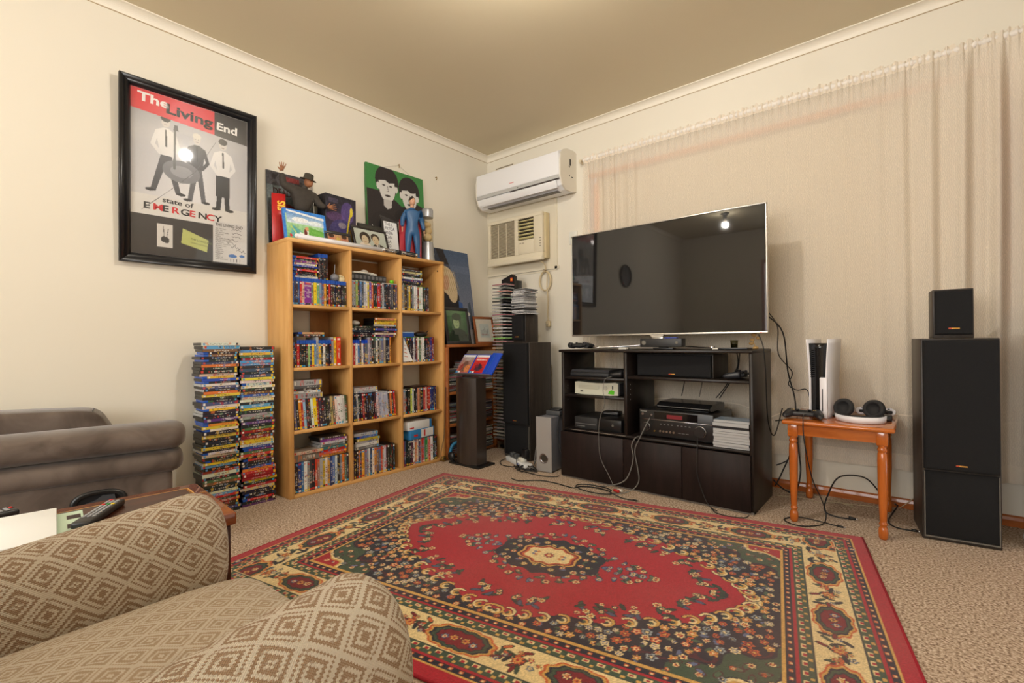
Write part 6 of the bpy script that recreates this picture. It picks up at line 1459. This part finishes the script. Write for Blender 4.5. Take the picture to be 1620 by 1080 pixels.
for k, (x, y, z) in enumerate(((-.018, .0, .05), (.014, .0, .06), (-.012, .006, .078), (.018, -.004, .095), (.004, .004, .108), (-.022, 0, .03))): MB().sphere((x, y, z), (.013, .007, .009), 10, 6).build('petal', gm, t_)

# left column: games consoles
t_ = thing('slim_game_console', 'slim dark console on the top shelf of the cabinet\'s left column', 'game console', (1.380, -.43, .6555), 0)
MB().rbox(-.14, .145, -.12, .125, .0, .026, r=.006).build('lower_shell', mat('console_dark', (38,38,41), rough=.5), t_); MB().prism([(-.118, .026), (.128, .026), (.125, .044), (-.10, .044)], 0, -.135, .14).build('upper_shell', mat('console_grey', (56,56,60), rough=.5), t_); MB().box(-.135, .14, -.1185, -.115, .026, .031).build('slot_line', mat('stick_black'), t_)
gamepad('black controller lying beside slim console in the left column', (1.604, -.49, .657), -PI/2, PADK, PADK)
t_ = thing('white_game_console', 'white curved game console with green sticker in the left column', 'game console', (1.43, -.42, .5405), .02)
prof = [(-.155, .004), (-.155, .078), (-.135, .083), (-.06, .077), (0, .075), (.06, .077), (.135, .083), (.152, .078), (.152, .004), (.10, .0), (-.10, .0)]
cw = mat('console_white', (206,206,188), rough=.4)
MB().prism(prof, 1, -.125, .11).build('shell', cw, t_); MB().rbox(.152, .16, -.12, .10, .006, .078, r=.003).build('side_grille', mat('console_grey'), t_)
MB().rbox(-.13, .02, -.1275, -.125, .036, .060, r=.002).build('disc_tray', mat('console_white2', (196,196,178), rough=.35), t_)
MB().cyl((.066, -.125, .046), (.066, -.1285, .046), .013, n=24).build('power_button', mat('button_white', (180,180,168), rough=.3), t_); MB().box(-.115, -.095, -.126, -.1252, .016, .024).build('port', mat('stick_black'), t_)
MB().prism([(.085, .012), (.125, .008), (.128, .030), (.11, .036), (.092, .03)], 1, -.1275, -.1255).build('green_sticker', mat('lime2', (90,190,30), rough=.4), t_); MB().box(.112, .120, -.126, -.125, .042, .062).build('vent_slot', mat('stick_black'), t_)
t_ = thing('black_game_console', 'large black game console on the deck of the left column', 'game console', (1.443, -.415, .3185), 0)
MB().rbox(-.168, .0, -.14, .13, .0, .075, r=.003).build('left_half', mat('console_matt', (36,36,37), rough=.55), t_); MB().rbox(.002, .168, -.14, .13, .0, .075, r=.003).build('right_half', mat('console_gloss', (24,24,25), rough=.3), t_)
MB().box(-.16, -.01, -.1412, -.1402, .030, .034).build('disc_slot', mat('slot_grey', (110,110,110), rough=.4), t_); MB().cyl((.11, -.14, .040), (.11, -.1415, .040), .008, n=18).build('power_button', mat('lens_grey'), t_); MB().box(-.15, -.09, -.1412, -.1402, .014, .019).build('maker_mark', mat('slot_grey'), t_)
t_ = thing('cable_box', 'small black box on top of large console in the left column', 'adapter', (1.44, -.36, .3942), .1); MB().rbox(-.05, .06, -.035, .04, 0, .024, r=.004).build('body', mat('black_plastic'), t_); MB().box(-.04, .04, -.0355, -.035, .008, .014).build('groove', mat('slot_grey'), t_)
# right bay: centre speaker, receiver, disc player, case pile
def centre_speaker():
    r = thing('centre_speaker', 'long black centre speaker on the cabinet\'s upper shelf', 'speaker', (1.925, -.53, .6725), math.radians(-3))
    MB().rbox(-.225, .225, .012, .24, 0, .132, r=.003).build('cabinet', ASH, r)
    bm = bmesh.new(); bmesh.ops.create_cube(bm, size=1.0)
    for v in bm.verts: v.co = Vector((v.co.x*.44, -.012+(v.co.y+.5)*.026, .004+(v.co.z+.5)*.124))
    bmesh.ops.bevel(bm, geom=[e for e in bm.edges if all(v.co.y < -.011 for v in e.verts)], offset=.010, segments=3, profile=.5, affect='EDGES'); MB().bm(bm, smooth=False).build('grille', GRILLE, r)
    b = MB().rbox(-.018, .018, -.0145, -.0115, .014, .020, r=.0008, seg=1).build('badge', BADGE_G, r); MB().box(-.018, -.006, -.0149, -.0144, .0145, .0195).build('badge_mark', BADGE_R, b)
centre_speaker()
gamepad('black controller on the shelf right of the centre speaker', (2.264, -.45, .674), -PI/2, mat('pad_charcoal', (50,50,54), rough=.4), mat('pad_charcoal', (50,50,54), rough=.4))
def receiver():
    r = thing('stereo_receiver', 'black stereo receiver with two round knobs in the cabinet', 'receiver', (1.944, -.56, .3185), math.radians(-1))
    bk_ = mat('receiver_black', (30,29,29), rough=.35)
    MB().rbox(-.21, .21, .012, .33, .012, .158, r=.003).build('chassis', bk_, r); MB().rbox(-.213, .213, 0, .014, .010, .160, r=.003).build('front_plate', bk_, r)
    MB().rbox(-.212, .212, -.0012, .001, .104, .107, r=.0004, seg=1).build('trim_strip', mat('chrome'), r)
    MB().box(-.12, .13, -.001, .0005, .112, .152).build('display_window', mat('display_black', (14,13,14), rough=.08), r); MB().box(-.045, .045, -.0016, -.0009, .118, .140).build('red_display', emis('vfd_red', (90,14,20), .6), r)
    for x, rr in ((-.17, .024), (.145, .030)):
        k = MB().cyl((x, 0, .062), (x, -.02, .062), rr, rr*.94, n=32).build('knob', mat('knob_black', (46,45,45), rough=.3, metal=.3), r); MB().lathe([(rr*1.02, .0), (rr*1.12, .003), (rr*1.02, .006)], n=32, M=T((x, -.001, .062)) @ RX(PI/2)).build('knob_ring', mat('chrome'), k)
    MB().cyl((-.19, 0, .135), (-.19, -.006, .135), .008, n=18).build('power_button', mat('chrome'), r); MB().cyl((-.135, 0, .132), (-.135, -.005, .132), .006, n=16).build('phones_jack', mat('chrome'), r); MB().cyl((-.118, 0, .04), (-.118, -.005, .04), .005, n=14).build('gold_jack', mat('brass_hook'), r)
    for k in range(8): MB().rbox(-.085+.022*k+(.012 if k > 3 else 0), -.076+.022*k+(.012 if k > 3 else 0), -.003, .001, .080, .085, r=.001, seg=1).build('key', mat('slot_grey'), r)
    for k in range(5): MB().cyl((-.085+.02*k, 0, .042), (-.085+.02*k, -.004, .042), .006, n=12).build('round_key', mat('key_tan', (120,104,88), rough=.4, metal=.3), r)
    for k in range(3): MB().box(.02+.022*k, .036+.022*k, -.0008, .0005, .040, .043).build('maker_mark', mat('slot_grey'), r)
    text_face('lettering', 'Pioneer', .013, mat('ink_silver', (190,188,182), rough=.4), r, -.205, -.0008, .146)
    for x in (-.17, .17):
        for y in (.04, .29): MB().cyl((x, y, 0), (x, y, .012), .018, n=16).build('foot', mat('black_plastic'), r)
receiver()
t_ = thing('disc_player', 'slim curved black disc player on top of the receiver', 'disc player', (1.972, -.40, .4787), math.radians(-2))
MB().prism([(-.115, .018), (-.105, .008), (.10, .008), (.115, .022), (.105, .044), (-.075, .044), (-.118, .026)], 0, -.15, .16).build('shell', mat('player_black', (26,26,27), rough=.22), t_); MB().box(-.145, .155, -.1185, -.115, .019, .022).build('front_line', mat('slot_grey'), t_); MB().rbox(-.14, .14, -.09, .09, .0, .009, r=.002).build('base', mat('black_plastic'), t_); MB().cyl((.06, -.1175, .0215), (.06, -.1195, .0215), .0025, n=10).build('indicator', mat('chrome'), t_)
pile = [('clear', (60,60,62), 1.1), ('clear', (46,46,48), 1.0), ('clear', (90,90,92), 1.1), ('clear', (206,204,200), 1.2), ('clear', (214,208,196), 1.2), ('clear', (190,180,160), .9), ('clear', (196,206,214), 1.2), ('dvd', (44,44,46), .9), ('clear', (190,196,200), 1.5), ('clear', (150,170,190), 1.0)]
zz = .3186
for k, (kd, c, tk) in enumerate(pile):
    th = DIM[kd][1]*tk; disc_case(kd, c, (2.2525+rnd.uniform(-.002, .002), -.53+rnd.uniform(-.004, .004), zz+th/2), (PI/2, 0, PI/2+rnd.uniform(-.02, .02)), f"{cname(c)} case, {ordinal(len(pile)-k)} from top of the pile beside the receiver", 'cases piled beside the receiver', tk); zz += th+.0005

# ================================================================== subwoofer, adapter, power board
def subwoofer():
    r = thing('subwoofer', 'narrow silver subwoofer with a round port beside the cabinet', 'subwoofer', (1.062, -.61, 0), math.radians(5))
    sv, sd = mat('sub_silver', (172,170,168), rough=.4, metal=.35), mat('sub_side', (120,122,130), rough=.4, metal=.2)
    MB().rbox(-.058, .058, .012, .33, .006, .372, r=.006).build('cabinet', sd, r)
    # front plate with a round port cut in it
    n = 32; cz, rr = .095, .030; outer = []
    for i in range(n):
        a = 2*PI*i/n; c, s = math.cos(a), math.sin(a); k = min(.060/abs(c) if abs(c) > 1e-6 else 9, ((.374-cz) if s > 0 else (cz-.006))/abs(s) if abs(s) > 1e-6 else 9); outer.append((c*k, cz+s*k))
    inner = [(rr*math.cos(2*PI*i/n), cz+rr*math.sin(2*PI*i/n)) for i in range(n)]
    # corner points keep the plate rectangular
    m = MB(); vs = [Vector((x, 0, z)) for x, z in outer]+[Vector((x, 0, z)) for x, z in inner]+[Vector((x*.8, .011, cz+(z-cz)*.8)) for x, z in inner]
    m.add(vs, [(i, (i+1) % n, n+(i+1) % n, n+i) for i in range(n)]+[(n+i, n+(i+1) % n, 2*n+(i+1) % n, 2*n+i) for i in range(n)])
    for sx, sz in ((1, 1), (1, -1), (-1, 1), (-1, -1)):
        cx, cz2 = sx*.060, .374 if sz > 0 else .006
        pts = sorted([o for o in outer if o[0]*sx > 0 and (o[1]-cz)*sz > 0], key=lambda o: math.hypot(o[0]-cx, o[1]-cz2))[:2]
        m.add([Vector((cx, 0, cz2)), Vector((pts[0][0], 0, pts[0][1])), Vector((pts[1][0], 0, pts[1][1]))], [(0, 1, 2)])
    m.build('front_plate', sv, r)
    MB().rbox(-.060, .060, .001, .014, .006, .374, r=.003).build('front_body', sd, r)
    MB().lathe([(.0305, 0), (.034, -.003), (.0305, -.005), (.026, .0)], n=32, M=T((0, 0, cz)) @ RX(-PI/2)).build('port_ring', mat('chrome'), r)
    MB().cyl((0, .0005, cz), (0, -.0008, cz), .024, n=28).build('port_depth', mat('port_dark', (52,46,36), rough=.7), r)
    for x in (-.04, .04):
        for y in (.04, .29): MB().cyl((x, y, 0), (x, y, .008), .01, n=12).build('foot', mat('black_plastic'), r)
subwoofer()
t_ = thing('power_adapter', 'grey power adapter resting on the silver subwoofer', 'adapter', (1.058, -.46, .3745), .1); MB().rbox(-.05, .06, -.05, .05, 0, .03, r=.004).build('body', mat('adapter_grey', (70,72,74), rough=.5), t_); MB().rbox(-.03, .05, -.04, .04, .03, .044, r=.003).build('lid', mat('black_plastic'), t_)
pb = thing('power_board', 'white multi-outlet power board with plugs on the carpet', 'power board', (.795, -.555, 0), math.radians(-24))
MB().rbox(-.155, .155, -.032, .032, 0, .036, r=.006).build('body', mat('carton_white'), pb)
for k, x in enumerate((-.095, -.035)): MB().rbox(x-.02, x+.02, -.02, .02, .036, .072, r=.008).build('plug', mat('adapter_grey'), pb)
MB().rbox(.03, .085, -.022, .022, .036, .062, r=.004).build('double_adapter', mat('plate_white'), pb); MB().rbox(.055, .12, -.005, .028, .062, .125, r=.004).build('charger', mat('black_plastic'), pb); MB().box(.03, .055, -.033, -.032, .012, .022).build('switch', mat('label_blue'), pb)

# ================================================================== side table and what stands on it
def side_table():
    r = thing('side_table', 'small honey-stained timber side table with turned legs', 'side table')
    hm = wood('honey_pine', (168,84,24), (196,110,44), rough=.22, scale=(2, 12, 12), coat=.6); hv = wood('honey_pine_leg', (168,84,24), (192,104,40), rough=.22, scale=(14, 14, 1.2), coat=.6)
    x0, x1, y0, y1, z = 2.487, 2.918, -.602, -.086, .492
    MB().rbox(x0, x1, y0, y1, z-.020, z, r=.008, seg=3).build('table_top', hm, r)
    lx = (2.530, 2.872); ly = (-.560, -.122)
    prof = [(.013, 0), (.017, .008), (.0185, .03), (.016, .05), (.012, .058), (.0155, .064), (.0155, .070), (.012, .076), (.0135, .085), (.0185, .22), (.0195, .34), (.018, .375), (.0145, .382), (.0185, .388), (.0185, .396), (.0145, .402), (.019, .410), (.019, .415)]
    for x in lx:
        for y in ly:
            l = MB().lathe(prof, c=(x, y, 0), n=20).rbox(x-.021, x+.021, y-.021, y+.021, .413, z-.020, r=.003); l.build('leg', hv, r)
    for a in (ly[0], ly[1]): MB().box(lx[0]+.02, lx[1]-.02, a-.009, a+.009, z-.072, z-.020).build('apron', hm, r)
    for a in lx: MB().box(a-.009, a+.009, ly[0]+.02, ly[1]-.02, z-.072, z-.020).build('apron', hm, r)
side_table(); ZTB = .4925
def tower_console():
    r = thing('tower_game_console', 'tall white and black game console standing on the side table', 'game console', (2.632, -.325, ZTB), math.radians(-7))
    H_, D2 = .388, .115
    wm, gm_ = mat('shell_white', (232,230,234), rough=.35), mat('core_gloss', (16,16,18), rough=.12)
    n = 16
    core = MB(); secs = []
    for k in range(n+1):
        z = .01+(H_-.03)*k/n; w = .031+.010*(k/n)**2; secs.append([Vector((-w, -D2+.012, z)), Vector((w, -D2+.012, z)), Vector((w, D2-.01, z)), Vector((-w, D2-.01, z))])
    core.loft(secs).build('core', gm_, r)
    for s in (-1, 1):
        secs = []
        for k in range(n+1):
            u = k/n; z = H_*u; xo = .036+.004*abs(2*u-1)+.009*u*u; xi = xo-.006
            secs.append([Vector((s*xi, -D2-.006*u, z)), Vector((s*xo, -D2-.006*u, z)), Vector((s*(xo-.002), 0, z)), Vector((s*xo, D2, z)), Vector((s*xi, D2, z)), Vector((s*(xi-.002), 0, z))])
        MB().loft(secs).build('side_shell', wm, r)
    for k in range(14): MB().box(-.033, -.030, -D2+.004, -D2+.014, .20+.010*k, .205+.010*k).build('vent_fin', mat('stick_black'), r)
    MB().rbox(.008, .040, -D2-.006, -D2+.014, .0, .20, r=.004).build('disc_drive_bulge', wm, r); MB().box(.018, .0225, -D2-.0066, -D2-.005, .035, .145).build('disc_slot', mat('stick_black'), r)
    MB().lathe([(.048, 0), (.048, .006), (.03, .010)], n=24).build('stand', gm_, r)
tower_console()
def headset():
    r = thing('headphones', 'white-banded black headphones lying on the side table', 'headphones', (2.79, -.472, ZTB), math.radians(6))
    wm, fm_ = mat('shell_white'), mat('ear_foam', (38,37,38), rough=.85)
    # band lying flat in front, open to the back
    N = 24; secs = []
    for k in range(N+1):
        a = PI+PI*k/N; x, y = .092*math.cos(a), .055+.105*math.sin(a); nx_, ny_ = math.cos(a), math.sin(a); h = .030
        secs.append([Vector((x, y, .002)), Vector((x+nx_*.006, y+ny_*.006, .002)), Vector((x+nx_*.008, y+ny_*.008, h)), Vector((x, y, h))])
    MB().loft(secs).build('headband', wm, r)
    secs = []
    for k in range(2, N-1):
        a = PI+PI*k/N; x, y = .084*math.cos(a), .056+.098*math.sin(a); secs.append([Vector((x, y, .010)), Vector((x*1.04, y-.002, .010)), Vector((x*1.05, y-.003, .036)), Vector((x, y, .036))])
    MB().loft(secs).build('inner_band', fm_, r)
    for s, tl_ in ((-1, -.55), (1, -.45)):
        M = T((s*.058, .085, .052)) @ RZ(tl_) @ RX(math.radians(74))
        c = MB().lathe([(0, .004), (.024, .005), (.027, .020), (.034, .028), (.043, .022), (.046, .008), (.040, -.004), (.02, -.008)], n=28, M=M); o = c.build('ear_cup', fm_, r)
        MB().lathe([(.0, -.024), (.030, -.022), (.037, -.012), (.037, 0)], n=24, M=M).build('outer_shell', wm, o)
headset()
DSW = mat('shell_white')
gamepad('black wired controller at the front left of the side table', (2.565, -.50, ZTB+.003), .08, PADK, PADK, accent=mat('button_glow', (206,176,120), rough=.4))
gamepad('white controller with black centre at the back of the side table', (2.83, -.215, ZTB+.003), PI+.1, mat('pad_dark2', (44,44,48), rough=.4), DSW)
t_ = thing('black_charger', 'small black charging box at the right of the side table', 'charger', (2.865, -.335, ZTB), .05); MB().rbox(-.045, .035, -.035, .035, 0, .026, r=.003).build('body', mat('black_plastic'), t_); MB().box(-.03, .02, -.0355, -.035, .008, .014).build('port', mat('slot_grey'), t_)

# ================================================================== right-hand speakers
speaker('floor_speaker', 'tall black floor speaker at the right in front of curtain', (3.130, -.432, 0), math.radians(7), .252, .27, .878, .307)
speaker('shelf_speaker', 'small black speaker standing alone on the right floor speaker', (3.112, -.425, .8785), math.radians(5), .132, .135, .212)

# ================================================================== cables
BC, GC, WC = mat('cable_black', (24,24,25), rough=.5), mat('cable_grey', (110,108,104), rough=.5), mat('cable_beige', (176,160,132), rough=.5)
def cable(label, pts, r=.003, m=BC, plug=None, name='cable'):
    o = thing(name, label, 'cable'); MB().tube(pts, r, n=7, smooth_path=7).build('flex', m, o)
    for p, d, L, w in (plug or []):
        d = Vector(d).normalized(); p = Vector(p); MB().cyl(p, p+d*L, w, w*.85, n=10).build('connector', m, o); MB().cyl(p+d*L, p+d*(L+.012), w*.55, n=8).build('tip', mat('chrome'), o)
    return o
f = .004
cable('black cable dropping behind cabinet from television\'s right side', [(2.36, -.30, 1.02), (2.43, -.24, .92), (2.44, -.17, .70), (2.47, -.14, .52), (2.46, -.15, .30), (2.40, -.16, .12), (2.37, -.17, .05)], .0038)
cable('black cable twisting down from television to the side table', [(2.37, -.28, 1.03), (2.405, -.24, .95), (2.40, -.20, .80), (2.46, -.17, .70), (2.44, -.16, .63), (2.48, -.16, .60), (2.53, -.17, .605), (2.55, -.18, .54), (2.575, -.19, .512), (2.605, -.188, .50)], .0028)
cable('thin black cable hanging down over the cabinet\'s right side', [(2.345, -.40, .91), (2.372, -.42, .84), (2.378, -.40, .70), (2.377, -.36, .45), (2.395, -.30, .36), (2.42, -.22, .50)], .003)
cable('looped black cable on the wall between cabinet and table', [(2.375, -.17, .42), (2.42, -.12, .41), (2.47, -.12, .30), (2.43, -.12, .20), (2.37, -.14, .16)], .0036)
cable('black power lead along the floor behind the side table', [(2.375, -.24, .10), (2.42, -.2, .045), (2.47, -.17, .035), (2.485, -.10, .14), (2.472, -.10, .30), (2.478, -.10, .40)], .0042)
cable('thin black controller lead hanging from the side table to the carpet', [(2.575, -.555, .52), (2.58, -.612, .50), (2.585, -.615, .40), (2.605, -.55, .22), (2.635, -.48, .10), (2.65, -.47, .03), (2.64, -.545, f), (2.56, -.625, f), (2.49, -.58, f), (2.535, -.50, f), (2.62, -.50, f), (2.70, -.52, f)], .0026, plug=[((2.70, -.52, f+.002), (1, -.12, 0), .022, .005)])
cable('thick black lead arching under the side table with a plug end', [(2.84, -.09, .08), (2.78, -.16, .165), (2.68, -.22, .165), (2.64, -.30, .09), (2.63, -.36, .02), (2.68, -.38, f), (2.73, -.375, f)], .0036, plug=[((2.73, -.375, .008), (1, .05, 0), .026, .008)])
cable('black lead running from the side table towards the right speaker', [(2.90, -.14, .05), (2.91, -.10, .03), (2.89, -.16, f), (2.88, -.30, f), (2.91, -.37, f), (2.965, -.375, f)], .0032, plug=[((2.965, -.375, .007), (1, .0, 0), .022, .006)])
cable('beige speaker wire trailing along the skirting', [(2.38, -.14, f), (2.50, -.085, f), (2.62, -.09, f), (2.70, -.13, f+.002), (2.78, -.10, f), (2.90, -.08, .01), (2.95, -.075, .05), (2.985, -.07, .09)], .0022, WC)
cable('second beige speaker wire tangled below the skirting', [(2.38, -.2, f), (2.52, -.16, f), (2.58, -.19, f), (2.66, -.15, .01), (2.74, -.17, f), (2.70, -.13, f), (2.60, -.16, f)], .002, WC)
# leads in front of the cabinet
cable('grey lead from the receiver draping down to the carpet', [(1.80, -.566, .432), (1.795, -.60, .40), (1.775, -.635, .335), (1.74, -.64, .25), (1.755, -.64, .15), (1.765, -.645, .08), (1.74, -.66, .03), (1.69, -.70, f), (1.64, -.74, f)], .003, GC)
cable('grey lead hanging over the middle doors into the coil', [(1.742, -.585, .321), (1.735, -.625, .315), (1.715, -.63, .27), (1.725, -.632, .20), (1.70, -.64, .10), (1.66, -.655, .05), (1.58, -.67, .02), (1.50, -.68, f)], .0036, GC)
cable('black cable coiled on the carpet before the cabinet', [(1.02, -.905, .020), (1.06, -.875, f), (1.16, -.79, f), (1.27, -.775, f), (1.40, -.79, f)]+[(1.535+.115*math.cos(a), -.765+.055*math.sin(a), f+.0012*k) for k, a in enumerate([PI-.6*q for q in range(17)])]+[(1.72, -.775, f), (1.79, -.775, f)], .0034, plug=[((1.79, -.775, .007), (1, 0, 0), .025, .005)])
cable('thin grey lead hanging down past the white console', [(1.565, -.58, .665), (1.528, -.60, .648), (1.52, -.612, .58), (1.53, -.612, .50), (1.50, -.612, .42), (1.495, -.628, .33), (1.50, -.628, .20), (1.52, -.63, .14), (1.565, -.64, .08), (1.61, -.665, .03)], .0018, GC)
t_ = thing('av_plugs', 'red and white round plugs on the carpet before the middle door', 'plugs', (1.655, -.692, .010)); MB().cyl((-.022, -.004, 0), (.012, -.01, .001), .0085, n=14).build('red_plug', mat('key_0', (196,40,36)), t_); MB().cyl((-.008, .014, 0), (.022, .010, .001), .008, n=14).build('white_plug', mat('plate_white'), t_)
cable('thin black lead hanging from the receiver over the right door', [(2.075, -.57, .36), (2.085, -.60, .345), (2.09, -.624, .28), (2.09, -.626, .17), (2.125, -.63, .06), (2.16, -.64, .012), (2.20, -.66, f)], .0022, plug=[((2.076, -.568, .362), (0, 1, 0), .004, .005)])
cable('short black lead lying on the carpet at the cabinet\'s right corner', [(2.175, -.672, .015), (2.21, -.692, f), (2.28, -.70, f), (2.335, -.675, f), (2.345, -.63, f)], .0026)
for k, (x, c, d) in enumerate(((1.865, .0030, 'left'), (1.975, .0022, 'middle'), (2.165, .0032, 'right'))):
    cable(f'black cable hanging behind the receiver bay, {d} of the three', [(x+.02*(k == 2), -.215, .812), (x+.01, -.17, .72), (x-.005-.05*(k == 2), -.185, .60), (x-.015-.09*(k == 2), -.20, .53)], c)
cable('black cables tangled behind the receiver\'s right end', [(2.20, -.21, .81), (2.18, -.19, .70), (2.12, -.185, .60), (2.08, -.20, .53)], .0034)
# tangle by the power board
for k, (cx, cy, w, h, nm) in enumerate(((.905, -.64, .085, .05, 'black cable knotted beside the subwoofer, nearest the power board'), (.955, -.665, .09, .045, 'black cable loop nearest the subwoofer foot'), (.93, -.62, .06, .04, 'grey cable coil behind the black loops'))):
    pts = [(.80, -.585, .05)] if k == 0 else []
    pts += [(cx+w*math.cos(a)*(1-.02*q), cy+h*math.sin(a), .008+.006*((q*5+k) % 4)) for q, a in enumerate([2.6-.7*j for j in range(22)])]
    cable(nm, pts, .0034, GC if k == 2 else BC)
cable('black cable running from knot to the cabinet corner', [(.96, -.69, f), (1.05, -.70, f), (1.14, -.69, f), (1.19, -.655, f), (1.196, -.63, f)], .003)
cable('grey lead arching from adapter down beside the subwoofer', [(1.012, -.455, .39), (.985, -.44, .38), (.955, -.45, .33), (.965, -.47, .25), (.99, -.50, .20)], .0045, GC)
cable('black lead over the subwoofer\'s right side', [(1.10, -.47, .40), (1.128, -.52, .36), (1.135, -.55, .28), (1.155, -.56, .18), (1.185, -.57, .12), (1.19, -.58, .02)], .003)
cable('grey cable looping up between left speaker and subwoofer', [(.93, -.55, .02), (.955, -.53, .09), (.96, -.52, .15), (.94, -.51, .17), (.925, -.52, .12), (.94, -.56, .03)], .0035, GC)
cable('black cable hanging over the bookcase\'s right bottom corner', [(.285, -.79, .55), (.288, -.80, .40), (.288, -.812, .20), (.29, -.85, .06), (.295, -.83, .012), (.31, -.77, f), (.34, -.72, f)], .0022)
cable('black cable from power board lying on the carpet', [(.635, -.50, .012), (.64, -.58, f), (.72, -.65, f), (.80, -.645, f), (.88, -.60, f)], .003)
